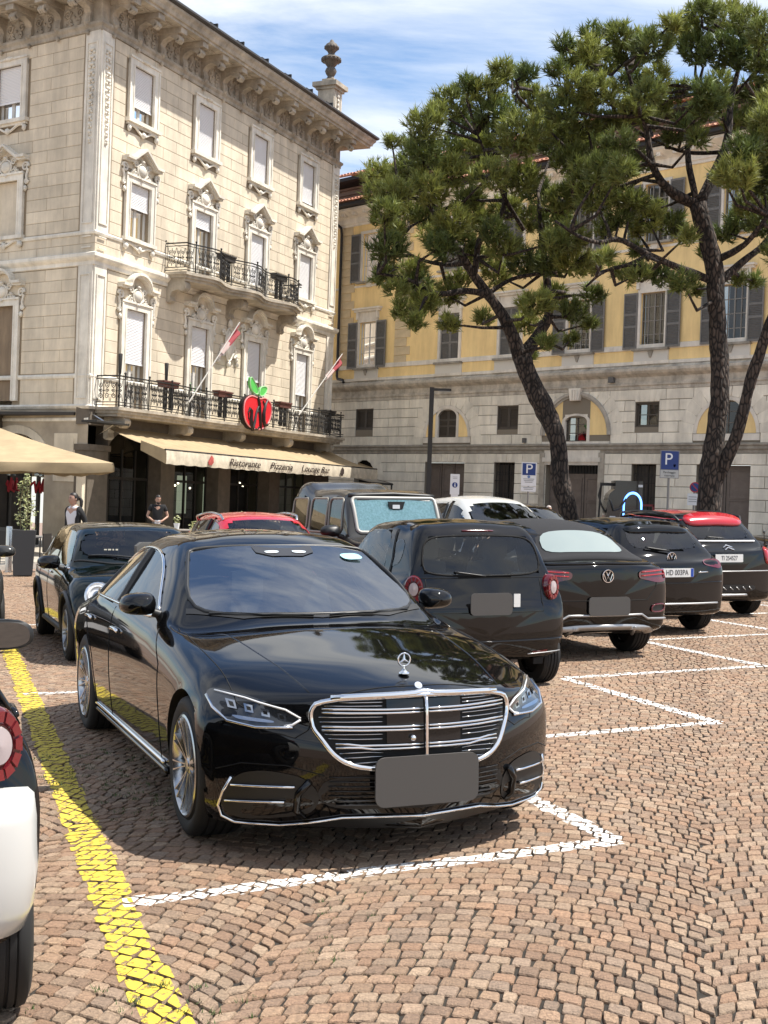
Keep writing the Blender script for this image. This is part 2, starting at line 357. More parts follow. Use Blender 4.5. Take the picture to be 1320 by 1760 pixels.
# ================================================================ buildings: helpers
class Frame:
    def __init__(f, P, t, n): f.P = np.array(P, float); f.t = np.array(t, float); f.n = np.array(n, float)
    def pt(f, s, d, z): q = f.P + f.t * s + f.n * d; return (q[0], q[1], z)
    def M(f, s=0, d=0, z=0):
        """matrix with local y = outward normal; local x runs along the wall (sign chosen to stay right-handed)"""
        h = f.t[0] * f.n[1] - f.t[1] * f.n[0]; k = 1 if h > 0 else -1; q = f.pt(s, d, z)
        return Matrix(((f.t[0] * k, f.n[0], 0, q[0]), (f.t[1] * k, f.n[1], 0, q[1]), (0, 0, 1, q[2]), (0, 0, 0, 1)))
    def T(f, s, d, z):
        """matrix for lettering: x to the viewer's right, y up, z out of the wall"""
        h = f.t[0] * f.n[1] - f.t[1] * f.n[0]; k = 1 if h < 0 else -1; q = f.pt(s, d, z)
        return Matrix(((f.t[0] * k, 0, f.n[0], q[0]), (f.t[1] * k, 0, f.n[1], q[1]), (0, 1, 0, q[2]), (0, 0, 0, 1)))
    def sgn(f): return 1 if f.t[0] * f.n[1] - f.t[1] * f.n[0] > 0 else -1
def inv_t(root): return Matrix.Translation(-root.location)
def fmesh(fr, mb, name, m, root, smooth=0):
    """mesh given in (s, d, z) wall coordinates"""
    v = [fr.pt(*p) for p in mb.v]; L = root.location
    v = [(a - L.x, b - L.y, c - L.z) for a, b, c in v]
    return mesh_obj(name, v, mb.f, m, root, smooth)
def wall_panel(fr, s0, s1, z0, z1, ops, d, name, m, root, depth=.28):
    S = sorted(set([s0, s1] + [x for o in ops for x in o[:2] if s0 < x < s1])); Z = sorted(set([z0, z1] + [x for o in ops for x in o[2:4] if z0 < x < z1]))
    B = MB()
    for a, b in zip(S, S[1:]):
        for c, e in zip(Z, Z[1:]):
            ms, mz = (a + b) / 2, (c + e) / 2
            if any(o[0] < ms < o[1] and o[2] < mz < o[3] for o in ops): continue
            B.add([(a, d, c), (b, d, c), (b, d, e), (a, d, e)], [(0, 1, 2, 3)])
    for a, b, c, e in [o[:4] for o in ops]:
        a, b, c, e = max(a, s0), min(b, s1), max(c, z0), min(e, z1)
        if a >= b or c >= e: continue
        q = [(a, c), (b, c), (b, e), (a, e)]
        for i in range(4):
            (p0, p1), (r0, r1) = q[i], q[(i + 1) % 4]; B.add([(p0, d, p1), (r0, d, r1), (r0, d - depth, r1), (p0, d - depth, p1)], [(0, 1, 2, 3)])
    return fmesh(fr, B, name, m, root)
_blk = {}
def block_mesh(L, H, m, dep=.03, bv=.012):
    k = (round(L, 2), round(H, 3), m.name, dep)
    if k not in _blk:
        l, h = L / 2, H / 2
        v = [(-l, -.03, -h), (l, -.03, -h), (l, -.03, h), (-l, -.03, h), (-l, dep - bv, -h), (l, dep - bv, -h), (l, dep - bv, h), (-l, dep - bv, h), (-l + bv, dep, -h + bv), (l - bv, dep, -h + bv), (l - bv, dep, h - bv), (-l + bv, dep, h - bv)]
        f = [(8, 9, 10, 11)] + [(a + i, a + (i + 1) % 4, a + 4 + (i + 1) % 4, a + 4 + i) for a in (0, 4) for i in range(4)]
        me = bpy.data.meshes.new('stone_block'); me.from_pydata(v, [], f); me.materials.append(m); _blk[k] = me
    return _blk[k]
class Blocks:
    """collects the squared stones of one building; the 300 largest in view become parts, the others one joined part"""
    def __init__(b, root, m, name='stone_block'): b.root = root; b.m = m; b.L = []; b.name = name
    def add(b, fr, s, z, L, H, d=0.0, dep=.03): b.L.append((fr, s, z, L, H, d, dep))
    def courses(b, fr, s0, s1, z0, z1, ch, ln, ops, joint=.011, d=0.0, dep=.03, seed=0, mn=.12):
        n = max(1, round((z1 - z0) / ch)); ch = (z1 - z0) / n; r = random.Random(seed)
        for i in range(n):
            a, e = z0 + i * ch, z0 + (i + 1) * ch; bl = []
            for o in ops:
                if o[2] < e - .02 and o[3] > a + .02:
                    if len(o) > 4:                     # round-headed: (s0, s1, z0, z1, centre, springing z, radius)
                        cx, zs, rad = o[4:7]; zz = max(a, zs)
                        if zz <= zs: hw = rad
                        else: hw = math.sqrt(max(0, rad ** 2 - (zz - zs) ** 2))
                        if hw > .02: bl.append((cx - hw, cx + hw))
                    else: bl.append((o[0], o[1]))
            bl.sort(); x = s0; free = []
            for p, q in bl:
                if p > x: free.append((x, min(p, s1)))
                x = max(x, q)
            if x < s1: free.append((x, s1))
            for p, q in free:
                if q - p < mn: continue
                cuts = [p]; off = (s0 + (ln / 2 if i % 2 else 0))
                k = math.ceil((p - off) / ln)
                while off + k * ln < q - .3:
                    c = off + k * ln + r.uniform(-.08, .08)
                    if c - cuts[-1] > .35: cuts.append(c)
                    k += 1
                cuts.append(q)
                for u, w in zip(cuts, cuts[1:]): b.add(fr, (u + w) / 2, (a + e) / 2, w - u - joint, ch - joint, d, dep)
    def emit(b, limit=300):
        def size(t):
            p = Vector(t[0].pt(t[1], 0, t[2])); return -(t[3] * t[4]) / max(1, p.length) ** 2 * (2 if abs(math.atan2(p.x, p.y)) < .31 else .01)
        b.L.sort(key=size); iv = inv_t(b.root)
        for fr, s, z, L, H, d, dep in b.L[:limit]:
            o = bpy.data.objects.new(b.name, block_mesh(L, H, b.m, dep)); C.objects.link(o); o.parent = b.root; o.matrix_basis = iv @ fr.M(s, d, z)
        B = MB()
        for fr, s, z, L, H, d, dep in b.L[limit:]:
            me = block_mesh(L, H, b.m, dep); M = fr.M(s, d, z); B.add([tuple(M @ v.co) for v in me.vertices], [tuple(p.vertices) for p in me.polygons])
        if B.v:
            L = b.root.location; B.v = [(x - L.x, y - L.y, z - L.z) for x, y, z in B.v]; tag(B.build(b.name + 's', b.m, b.root), kind='stuff')
def sweep(path, prof, name, m, root, smooth=0, caps=True):
    """moulding: profile (out, z) carried along a plan polyline, mitred; outward is to the right of travel"""
    P = [np.array(p, float) for p in path]; n = len(P); G = []
    for i in range(n):
        ds = []
        if i > 0: q = P[i] - P[i - 1]; ds.append(q / np.linalg.norm(q))
        if i < n - 1: q = P[i + 1] - P[i]; ds.append(q / np.linalg.norm(q))
        ns = [np.array([d[1], -d[0]]) for d in ds]
        if len(ns) == 2:
            mt = ns[0] + ns[1]; mt = mt / (1 + ns[0] @ ns[1])
        else: mt = ns[0]
        G.append([(P[i][0] + mt[0] * o - root.location.x, P[i][1] + mt[1] * o - root.location.y, z - root.location.z) for o, z in prof])
    B = MB().grid(np.array(G))
    if caps:
        k = len(prof); B.f.append(tuple(range(k))); B.f.append(tuple(range((n - 1) * k, n * k))[::-1])
    return B.build(name, m, root, smooth)
def child(parent, mb, name, m, mtx, smooth=0): return mb.build(name, m, parent, smooth, mtx)
def spiral(B, c, r0, turns, r, ax=(1, 0, 0), az=(0, 0, 1), flip=1, a0=0, n=20, k=5):
    ax, az, c = Vector(ax), Vector(az), Vector(c); pts = []; rs = []
    for i in range(n + 1):
        t = i / n; a = a0 + flip * t * turns * 2 * math.pi; rr = r0 * (1 - .8 * t); pts.append(c + ax * math.cos(a) * rr + az * math.sin(a) * rr); rs.append(r * (1 - .45 * t))
    B.tube(pts, rs, k); return pts[0]
def cartouche(B, w, h, d=.06, seed=1):
    """relief ornament around the origin in the x-z plane, standing out along +y: shield, scrolls, leaves"""
    r = random.Random(seed)
    B.ico((0, d * .6, 0), (w * .17, d, h * .30), 2)
    B.tube([(w * .2 * math.cos(a), d * .8, h * .34 * math.sin(a)) for a in np.linspace(0, 2 * math.pi, 18, endpoint=False)], w * .022, 5, True)
    for sx in (-1, 1):
        spiral(B, (sx * w * .26, d * .7, h * .22), w * .085, 1.4, w * .026, (sx, 0, 0), (0, 0, 1))
        spiral(B, (sx * w * .27, d * .7, -h * .2), w * .075, 1.4, w * .024, (sx, 0, 0), (0, 0, -1))
        for k in range(5):
            t = k / 4; B.ico((sx * w * (.30 + .17 * t), d * .4, -h * (.05 + .32 * t) + r.uniform(-.02, .02)), (w * .045, d * .7, h * .06), 1, .15)
    B.ico((0, d * .8, h * .42), (w * .07, d * .8, h * .1), 1, .1); B.ico((0, d * .7, -h * .40), (w * .06, d * .7, h * .08), 1, .1)
    return B
def rail_scroll(B, M, w, h, seed=0):
    """wrought-iron panel w x h in local x-z, filled with scrolls"""
    n = max(1, round(w / .36)); cw = w / n; r = .0125
    for i in range(n):
        x = -w / 2 + cw * (i + .5)
        for sx in (-1, 1):
            pts = [(x + sx * cw * .46, 0, .06), (x + sx * cw * .40, 0, h * .30), (x + sx * cw * .12, 0, h * .5), (x + sx * cw * .40, 0, h * .72), (x + sx * cw * .46, 0, h * .93)]
            B.tube([M @ Vector(p) for p in pts], r, 4, cap=False)
            for (cx, cz, fl, rad) in ((.24, .27, 1, .15), (.24, .74, -1, .15), (.30, .50, 1, .085)):
                q = []
                for k in range(11):
                    t = k / 10; a = t * 1.35 * 2 * math.pi; rr = rad * cw * 1.5 * (1 - .78 * t); q.append(M @ Vector((x + sx * (cx * cw + math.cos(a) * rr * .8), 0, cz * h + fl * math.sin(a) * rr)))
                B.tube(q, r, 4, cap=False)
        B.tube([M @ Vector((x, 0, h * .1)), M @ Vector((x, 0, h * .9))], r, 4, cap=False)
        B.ico(M @ Vector((x, 0, h * .5)), .035, 1); B.ico(M @ Vector((x, 0, h * .8)), .025, 1); B.ico(M @ Vector((x, 0, h * .2)), .025, 1)
IRON = mat('wrought_iron', (.015, .014, .013), .55)
STUCCO = mat('cream_stucco', (.70, .61, .47), .85, var=.10, scale=1.3, bump=.25, bscale=60, world=True, stain=.20)
STUCCO_JOINT = mat('stucco_joint', (.26, .205, .14), .9)
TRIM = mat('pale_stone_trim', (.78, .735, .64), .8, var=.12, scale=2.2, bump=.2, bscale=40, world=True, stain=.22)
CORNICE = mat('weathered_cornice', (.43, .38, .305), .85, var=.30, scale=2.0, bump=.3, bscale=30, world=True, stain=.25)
GREY_SHUTTER = mat('grey_roller_slats', (.80, .80, .81), .5)
SASH = mat('white_sash', (.62, .60, .55), .5)
PANE = glass_mat('window_pane', (.30, .32, .32), 1.5)
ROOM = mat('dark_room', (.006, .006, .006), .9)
# ================================================================ corner palazzo
P0 = np.array([-9.80, 42.0]); A1 = R(23.5); T1 = np.array([math.sin(A1), math.cos(A1)]); N1 = np.array([T1[1], -T1[0]])
T2 = np.array([-.8387, .5446]); N2 = np.array([-.5446, -.8387])
F1, F2 = Frame(P0, T1, N1), Frame(P0, T2, N2); LEN1, LEN2 = 18.0, 13.0
def palazzo():
    root = empty('palazzo', (P0[0], P0[1], -.4), 0, 'cream stucco corner palazzo with iron balconies, roller shutters and a deep bracketed cornice', 'building')
    iv = inv_t(root)
    E1, E2 = P0 + T1 * LEN1, P0 + T2 * LEN2; K1 = E1 - N1 * 11; path = [E2, P0, E1, K1]
    C1, C2 = [2.42, 6.55, 10.7, 14.93], [4.32, 8.5]
    ops1, ops2 = [], []
    for fr, cs, ops in ((F1, C1, ops1), (F2, C2, ops2)):
        for i, c in enumerate(cs):
            ops.append((c - .61, c + .61, 14.42, 16.25))
            ops.append((c - .61, c + .61, 9.72 if (fr is F1 and i in (1, 2)) else 10.40, 12.28))
            ops.append((c - .60, c + .60, 4.52, 7.98))
    # wall backing and scored stucco blocks
    Zb = 4.45
    wall_panel(F1, 0, LEN1, Zb, 17.2, ops1, 0, 'wall', STUCCO_JOINT, root, .3); wall_panel(F2, 0, LEN2, Zb, 17.2, ops2, 0, 'wall', STUCCO_JOINT, root, .3)
    Br = MB(); q = [np.array(p) for p in (E1, K1, E2 - N2 * 11, E2)]
    for a, b in zip(q, q[1:]): Br.add([(a[0] - P0[0], a[1] - P0[1], 0), (b[0] - P0[0], b[1] - P0[1], 0), (b[0] - P0[0], b[1] - P0[1], 18.6), (a[0] - P0[0], a[1] - P0[1], 18.6)], [(0, 1, 2, 3)])
    Br.build('side_wall', STUCCO, root)
    bl = Blocks(root, STUCCO)
    for fr, ops, L, sd in ((F1, ops1, LEN1, 1), (F2, ops2, LEN2, 2)):
        wide = [(a - .38, b + .38, c - .1, e + .12) for a, b, c, e in ops]
        for z0, z1 in ((4.5, 5.45), (5.6, 9.1), (10.1, 10.22), (10.3, 16.8)):
            if z1 - z0 < .3: continue
            bl.courses(fr, .76, L - .72, z0, z1, .40, 1.55, wide, d=.0, dep=.012, seed=sd + int(z0))
        bl.courses(fr, .0, L, 9.55, 10.15, .3, 1.4, [(x - .9, x + .9, 9, 12) for x in (C1[1:3] if fr is F1 else [])], dep=.012, seed=sd)
    # pilasters at the arris and at the far end, with raised borders and garland drops
    for fr, s in ((F1, .33), (F2, .33), (F1, LEN1 - .34)):
        B = MB(); B.box(s - .33, s + .33, -.02, .05, 4.5, 9.2); B.box(s - .33, s + .33, -.02, .05, 10.2, 16.82); fmesh(fr, B, 'pilaster', TRIM, root)
        B = MB()
        for z0, z1 in ((4.75, 8.85), (10.5, 16.45)):
            for a, b, c, e in ((-.24, -.20, z0, z1), (.20, .24, z0, z1), (-.20, .20, z0, z0 + .04), (-.20, .20, z1 - .04, z1)): B.box(s + a, s + b, .05, .085, c, e)
        B.box(s - .2, s + .2, .05, .08, 9.7, 9.74); B.box(s - .2, s + .2, .05, .08, 10.06, 10.10)
        fmesh(fr, B, 'pilaster_border', TRIM, root)
        B = MB(); r = random.Random(int(s * 10))
        for k in range(13):
            z = 16.2 - k * .245; w = .13 * (1 - k * .05)
            B.ico((s, .08, z), (w, .07, .07), 1, .1)
            for sx in (-1, 1): B.ico((s + sx * w * .7, .07, z - .09), (w * .5, .05, .06), 1, .2)
        fmesh(fr, B, 'garland', TRIM, root, 60)
    # string courses and bands
    sweep(path, [(0, 9.12), (.06, 9.14), (.06, 9.26), (.16, 9.34), (.20, 9.40), (.20, 9.50), (.05, 9.56), (0, 9.57)], 'string_course', TRIM, root)
    sweep(path, [(0, 10.14), (.05, 10.15), (.07, 10.22), (.05, 10.27), (0, 10.29)], 'string_course', TRIM, root)
    sweep(path, [(0, 5.42), (.05, 5.43), (.07, 5.50), (.04, 5.56), (0, 5.58)], 'string_course', TRIM, root)
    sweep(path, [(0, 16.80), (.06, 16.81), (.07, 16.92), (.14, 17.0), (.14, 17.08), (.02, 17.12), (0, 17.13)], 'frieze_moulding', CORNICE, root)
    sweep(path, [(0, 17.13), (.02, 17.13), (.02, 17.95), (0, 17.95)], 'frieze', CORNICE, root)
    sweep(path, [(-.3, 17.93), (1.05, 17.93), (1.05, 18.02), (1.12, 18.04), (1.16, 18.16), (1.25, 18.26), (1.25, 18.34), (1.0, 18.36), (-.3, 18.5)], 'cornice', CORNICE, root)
    sweep(path, [(1.0, 18.365), (1.30, 18.345), (1.36, 18.40), (1.36, 18.47), (1.28, 18.50), (-.3, 18.55)], 'gutter', mat('dark_gutter', (.045, .042, .04), .6), root)
    # brackets under the cornice, foliage between
    br = [(0, 17.10), (.10, 17.06), (.17, 17.12), (.16, 17.28), (.12, 17.42), (.20, 17.56), (.45, 17.66), (.62, 17.60), (.72, 17.50), (.80, 17.55), (.82, 17.68), (.80, 17.72), (.98, 17.72), (.98, 17.925), (0, 17.925)]
    B = MB(); B.prism(br[:12] + [(.80, 17.925), (0, 17.925)], -.15, .15, lambda a, b, h: (h, a, b - 17.5)); B.box(-.19, .19, .0, .98, .235, .425)
    for sx in (-.10, 0, .10): B.tube([(sx, .84, .12), (sx, .87, .02), (sx, .80, -.04), (sx, .72, -.02)], .05, 6)
    B.ico((0, .12, -.42), (.13, .12, .12), 1, .1)
    bme = B.build('bracket', CORNICE, root, 40); bme.matrix_basis = iv @ F1.M(.55, 0, 17.5); bdata = bme.data
    def cp(data, fr, s, d, z, name, par=root):
        o = bpy.data.objects.new(name, data); C.objects.link(o); o.parent = par; o.matrix_basis = iv @ fr.M(s, d, z); return o
    sp1 = [.55 + k * 1.41 for k in range(1, 13)]; sp2 = [.55 + k * 1.41 for k in range(0, 8)]
    for s in sp1: cp(bdata, F1, s, 0, 17.5, 'bracket')
    for s in sp2: cp(bdata, F2, s, 0, 17.5, 'bracket')
    B = MB(); r = random.Random(3)
    for k in range(26):
        x, z = r.uniform(-.5, .5), r.uniform(-.34, .36); B.ico((x, .03, z), (r.uniform(.03, .075), .055, r.uniform(.03, .075)), 1, .2)
    for sx in (-1, 1): spiral(B, (sx * .28, .06, .02), .16, 1.5, .03, (sx, 0, 0)); spiral(B, (sx * .22, .06, -.22), .10, 1.4, .025, (-sx, 0, 0))
    B.box(-.35, .35, .12, .75, .40, .44); B.tube([(.24 * math.cos(a), .46 + .2 * math.sin(a), .40) for a in np.linspace(0, 2 * math.pi, 14, endpoint=False)], .03, 5, True); B.ico((0, .46, .38), (.09, .09, .06), 1)
    fo = B.build('frieze_foliage', CORNICE, root, 50); fo.matrix_basis = iv @ F1.M(.55 + .705, 0, 17.5)
    for k in range(1, 12): cp(fo.data, F1, .55 + .705 + k * 1.41, 0, 17.5, 'frieze_foliage')
    for k in range(0, 7): cp(fo.data, F2, .55 + .705 + k * 1.41, 0, 17.5, 'frieze_foliage')
    B = MB(); B.ico((0, .10, 0), (.07, .07, .10), 1, .1); dr = B.build('frieze_drop', CORNICE, root, 50); dr.matrix_basis = iv @ F1.M(.55, 0, 16.78)
    for s in sp1: cp(dr.data, F1, s, 0, 16.78, 'frieze_drop')
    for s in sp2: cp(dr.data, F2, s, 0, 16.78, 'frieze_drop')
    # roof and corner pedestal
    Rf = MB(); pts = [np.array(p) for p in (E2 + N2 * 1.0, P0 + N1 * 1.1 + N2 * .9, E1 + N1 * 1.1 + T1 * 1.0, K1 + T1 * 1.0)]; ridge = [E2 - N2 * 5, P0 + T1 * 5 - N1 * 5.5, E1 - T1 * 3 - N1 * 6]
    vv = [(p[0] - P0[0], p[1] - P0[1], 18.93) for p in pts] + [(p[0] - P0[0], p[1] - P0[1], 20.6) for p in ridge]
    Rf.add(vv, [(0, 1, 5, 4), (1, 2, 6, 5), (2, 3, 6)]); Rf.build('roof', mat('slate_roof', (.10, .085, .07), .8, var=.2, scale=5), root)
    G = MB()
    for k in range(6): s = 5.2 + k * 1.9; G.box(s - .03, s + .03, .9, 1.2, 18.5, 18.72); G.box(s - .2, s + .2, .98, 1.02, 18.66, 18.74)
    fmesh(F1, G, 'snow_guard', IRON, root)
    s = 17.25; B = MB(); B.box(s - .52, s + .52, -.72, .28, 18.45, 18.95); B.box(s - .42, s + .42, -.62, .18, 18.95, 20.1); B.box(s - .50, s + .50, -.70, .26, 20.1, 20.22); B.box(s - .62, s + .62, -.82, .38, 20.22, 20.42); B.box(s - .30, s + .30, -.5, .08, 20.42, 20.62)
    ped = fmesh(F1, B, 'roof_pedestal', CORNICE, root)
    B = MB()
    for k in range(4): B.ico((s, .20, 19.85 - k * .2), (.11 - k * .015, .05, .09), 1, .1)
    B.box(s - .30, s - .26, .18, .21, 19.1, 20.0); B.box(s + .26, s + .30, .18, .21, 19.1, 20.0); o = fmesh(F1, B, 'pedestal_relief', TRIM, root, 50)
    B = MB().lathe([(.16, 20.62), (.20, 20.68), (.14, 20.78), (.22, 20.9), (.27, 21.02), (.22, 21.14), (.16, 21.2), (.30, 21.38), (.42, 21.5), (.46, 21.58), (.40, 21.64), (.22, 21.7), (.14, 21.82), (.20, 21.92), (.30, 22.02), (.32, 22.12), (.24, 22.24), (.12, 22.32), (.07, 22.42), (0, 22.47)], 16, (s, -.22, 0))
    r = random.Random(5)
    for k in range(14): a = k * 2 * math.pi / 14; B.ico((s + .40 * math.cos(a), -.22 + .40 * math.sin(a), 21.52), (.08, .08, .10), 1, .1); B.ico((s + .28 * math.cos(a), -.22 + .28 * math.sin(a), 22.08), (.07, .07, .09), 1, .1)
    fmesh(F1, B, 'roof_urn', mat('dark_urn', (.10, .085, .07), .7, var=.3, scale=6), root, 50)
    # ------------------------------------------------ windows
    def window(fr, c, z0, z1, kind, shut, seed, blind=None):
        iw = iv @ fr.M(c, 0, 0); hw = .61
        S = MB(); w = .27
        for sx in (-1, 1):
            x0, x1 = sorted((sx * hw, sx * (hw + w))); S.box(x0, x1, -.02, .085, z0 - .02, z1 + .16); x0, x1 = sorted((sx * (hw + w - .06), sx * (hw + w + .015))); S.box(x0, x1, .085, .12, z0, z1 + .16)
            x0, x1 = sorted((sx * (hw - .005), sx * (hw + .05))); S.box(x0, x1, .085, .105, z0, z1)
        S.box(-hw - w, hw + w, -.02, .087, z1, z1 + .26); S.box(-hw - w - .015, hw + w + .015, .087, .13, z1 + .20, z1 + .27)
        win = S.build('window', TRIM, root, 0, iw)
        z = z1
        if kind == 'top':
            B = MB(); B.box(-hw - w - .10, hw + w + .10, -.02, .19, z0 - .16, z0 - .03); B.box(-hw - w - .03, hw + w + .03, -.02, .10, z0 - .24, z0 - .16); B.build('sill', TRIM, win)
            B = MB(); B.tube([(x, .07, z0 - .34 - .10 * math.cos(x * 5.2)) for x in np.linspace(-.84, .84, 22)], .045, 5)
            B.ico((0, .09, z0 - .42), (.13, .09, .12), 1, .1)
            for sx in (-1, 1): B.ico((sx * .82, .07, z0 - .36), (.10, .08, .14), 1, .1)
            B.build('sill_scroll', TRIM, win, 60)
            B = MB(); B.ico((0, .13, z1 + .24), (.20, .07, .075), 1, .1); B.ico((-.16, .13, z1 + .24), (.09, .06, .05), 1); B.ico((.16, .13, z1 + .24), (.09, .06, .05), 1); B.build('lintel_crest', TRIM, win, 60)
        else:
            W = hw + w + .10; zt = z1 + .30
            B = MB()
            if kind == 'gable':
                pts = [(-W - .10, zt + .40), (-W + .30, zt + .40), (0, zt + .86), (W - .30, zt + .40), (W + .10, zt + .40)]
            else:
                pts = [(-W - .10, zt + .42), (-W + .28, zt + .42)] + [(.60 * math.cos(a), zt + .46 + .42 * math.sin(a)) for a in np.linspace(math.pi, 0, 13)] + [(W - .28, zt + .42), (W + .10, zt + .42)]
            for (dd, o0, th) in ((.30, .10, .09), (.21, .02, .08)):
                up_ = [(x, z_ + o0) for x, z_ in pts]; lo = [(x, z_ + o0 - th) for x, z_ in pts]
                for i in range(len(pts) - 1):
                    q = [lo[i], lo[i + 1], up_[i + 1], up_[i]]; B.prism(q, -.02, dd, lambda a, b, h: (a, h, b))
            B.build('pediment', TRIM, win)
            B = MB(); cartouche(B, 1.45, .74, .13, seed)
            B.v = [(x, y, z_ + zt + .18) for x, y, z_ in B.v]
            for sx in (-1, 1):
                spiral(B, (sx * (W - .02), .07, zt + .12), .16, 1.5, .05, (sx, 0, 0)); spiral(B, (sx * (W + .03), .06, zt - .36), .10, 1.4, .04, (sx, 0, 0), (0, 0, -1))
                B.tube([(sx * (W + .10), .06, zt + .05), (sx * (W + .02), .06, zt - .2), (sx * (W + .06), .06, zt - .42)], .05, 5); B.ico((sx * (W - .0), .07, zt - .62), (.07, .07, .12), 1)
            B.build('cartouche', TRIM, win, 60)
            if z0 > 10:
                B = MB(); B.box(-hw - w - .08, hw + w + .08, -.02, .17, z0 - .14, z0 - .02); B.build('sill', TRIM, win)
                B = MB(); B.tube([(x, .07, z0 - .28 - .08 * math.cos(x * 5.2)) for x in np.linspace(-.84, .84, 22)], .045, 5)
                for x in (-.8, 0, .8): B.ico((x, .08, z0 - .33), (.13, .09, .13), 1, .15)
                B.build('sill_scroll', TRIM, win, 60)
        # shutter, sash and panes
        if blind:
            B = MB(); B.box(-hw, hw, -.12, -.09, z0, z1); B.build('blind_panel', STUCCO if kind != 'arch' else mat('painted_panel', (.20, .145, .095), .85, col2=(.30, .22, .14), scale=1.6, stretch=(2.2, 1, .5), world=True), win); return win
        zs = z0 + (z1 - z0) * (1 - shut)
        if shut > 0:
            B = MB(); n = int((z1 - zs) / .052)
            for k in range(n):
                a = zs + (z1 - zs) * k / n; b = zs + (z1 - zs) * (k + .88) / n; B.add([(-hw, -.055, a), (hw, -.055, a), (hw, -.04, (a + b) / 2), (hw, -.055, b), (-hw, -.055, b), (-hw, -.04, (a + b) / 2)], [(0, 1, 2, 5), (5, 2, 3, 4)])
            B.add([(-hw, -.062, zs), (hw, -.062, zs), (hw, -.062, z1), (-hw, -.062, z1)], [(0, 1, 2, 3)]); B.box(-hw, hw, -.065, -.03, zs - .05, zs)
            B.build('roller_shutter', GREY_SHUTTER, win)
        if shut < .97:
            B = MB(); t = .065
            for a, b, c, e in ((-hw, -hw + t, z0, z1), (hw - t, hw, z0, z1), (-t, t, z0, z1), (-hw + t, -t, z0, z0 + t * 1.6), (t, hw - t, z0, z0 + t * 1.6), (-hw + t, -t, z1 - t, z1), (t, hw - t, z1 - t, z1)): B.box(a, b, -.20, -.14, c, e)
            B.build('sash', SASH, win)
            for sx in (-1, 1):
                a, b = sorted((sx * t, sx * (hw - t))); MB().add([(a, -.17, z0 + t), (b, -.17, z0 + t), (b, -.17, z1 - t), (a, -.17, z1 - t)], [(0, 1, 2, 3)]).build('pane', PANE, win)
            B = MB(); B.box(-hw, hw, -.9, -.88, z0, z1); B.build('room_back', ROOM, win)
            B = MB()
            for sx in (-1, 1):
                if (seed + sx) % 3: a, b = sorted((sx * .08, sx * .34)); B.add([(a, -.24, z0), (b, -.24, z0), (b, -.26, z1), (a, -.26, z1)], [(0, 1, 2, 3)])
            if B.v: B.build('curtain', mat('grey_curtain', (.25, .25, .24), .9), win)
        return win
    for i, c in enumerate(C1):
        window(F1, c, 14.42, 16.25, 'top', (.72, 1, 1, .90)[i], 10 + i)
        window(F1, c, 9.72 if i in (1, 2) else 10.40, 12.28, 'gable', (.42, .22, 1, 1)[i], 20 + i)
        window(F1, c, 4.52, 7.98, 'arch', (.52, .40, .45, .50)[i], 30 + i)
    for i, c in enumerate(C2):
        window(F2, c, 14.42, 16.25, 'top', .66, 40 + i); window(F2, c, 10.40, 12.28, 'gable', 0, 50 + i, True)
        window(F2, c, 4.72, 7.98, 'arch', 0, 60 + i, i == 0 or True)
    # painted curtain-like panel in the blind window of the shaded side
    # ------------------------------------------------ balconies
    def balcony(s0, s1, zf, d, bow, cons, name='balcony'):
        N = 40; S = np.linspace(s0, s1, N)
        def out(s):
            u = (s - s0) / (s1 - s0); return d * (1 + bow * (0.5 - 0.5 * math.cos(u * 2 * math.pi * 3)) * .18)
        plan = [(s0, 0)] + [(s, out(s)) for s in S] + [(s1, 0)]
        B = MB()
        for off, za, zb in ((0, zf - .10, zf), (-.07, zf - .20, zf - .10), (-.16, zf - .30, zf - .20)):
            q = [(s0 - off * 1, 0)] + [(s + (-off if k == 0 else (off if k == N - 1 else 0)), out(s) + off) for k, s in enumerate(S)] + [(s1 + off, 0)]
            B.prism(q, za, zb, lambda a, b, h: (a, b, h))
        bal = fmesh(F1, B, name, CORNICE, root, 30)
        # consoles
        pr = [(0, -.30), (0, -1.0), (.10, -1.06), (.2, -.98), (.16, -.82), (.24, -.66), (.5, -.60), (.68, -.66), (.80, -.56), (.82, -.42), (.74, -.30)]
        for s in cons:
            B = MB(); B.prism([(a * d / .95, b) for a, b in pr], -.17, .17, lambda a, b, h: (h, a, b))
            for sx in (-.12, 0, .12): spiral(B, (sx, .66 * d, -.50), .15, 1.5, .05, (0, 1, 0), (0, 0, 1), -1)
            o = child(bal, B, 'console', CORNICE, None, 40); M = iv @ F1.M(s, 0, zf); o.matrix_basis = M
        # railing
        B = MB(); H = 1.02; pts = [(s0 + .05, 0)] + [(s0 + .05 + (s1 - s0 - .1) * k / (N - 1), out(S[k]) - .06) for k in range(N)] + [(s1 - .05, 0)]
        loc = lambda s, dd, z: tuple(np.array(F1.pt(s, dd, z)) - np.array(root.location))
        for z in (zf + .06, zf + .16, zf + H - .1, zf + H): B.tube([loc(s, dd, z) for s, dd in pts], .016 if z < zf + H else .026, 5)
        L = [0]
        for a, b in zip(pts, pts[1:]): L.append(L[-1] + math.dist(a, b))
        tot = L[-1]
        def at_len(x):
            for k in range(len(L) - 1):
                if L[k + 1] >= x: t = (x - L[k]) / (L[k + 1] - L[k]); return tuple(pts[k][i] + (pts[k + 1][i] - pts[k][i]) * t for i in (0, 1))
            return pts[-1]
        npan = round(tot / 1.3); pw = tot / npan
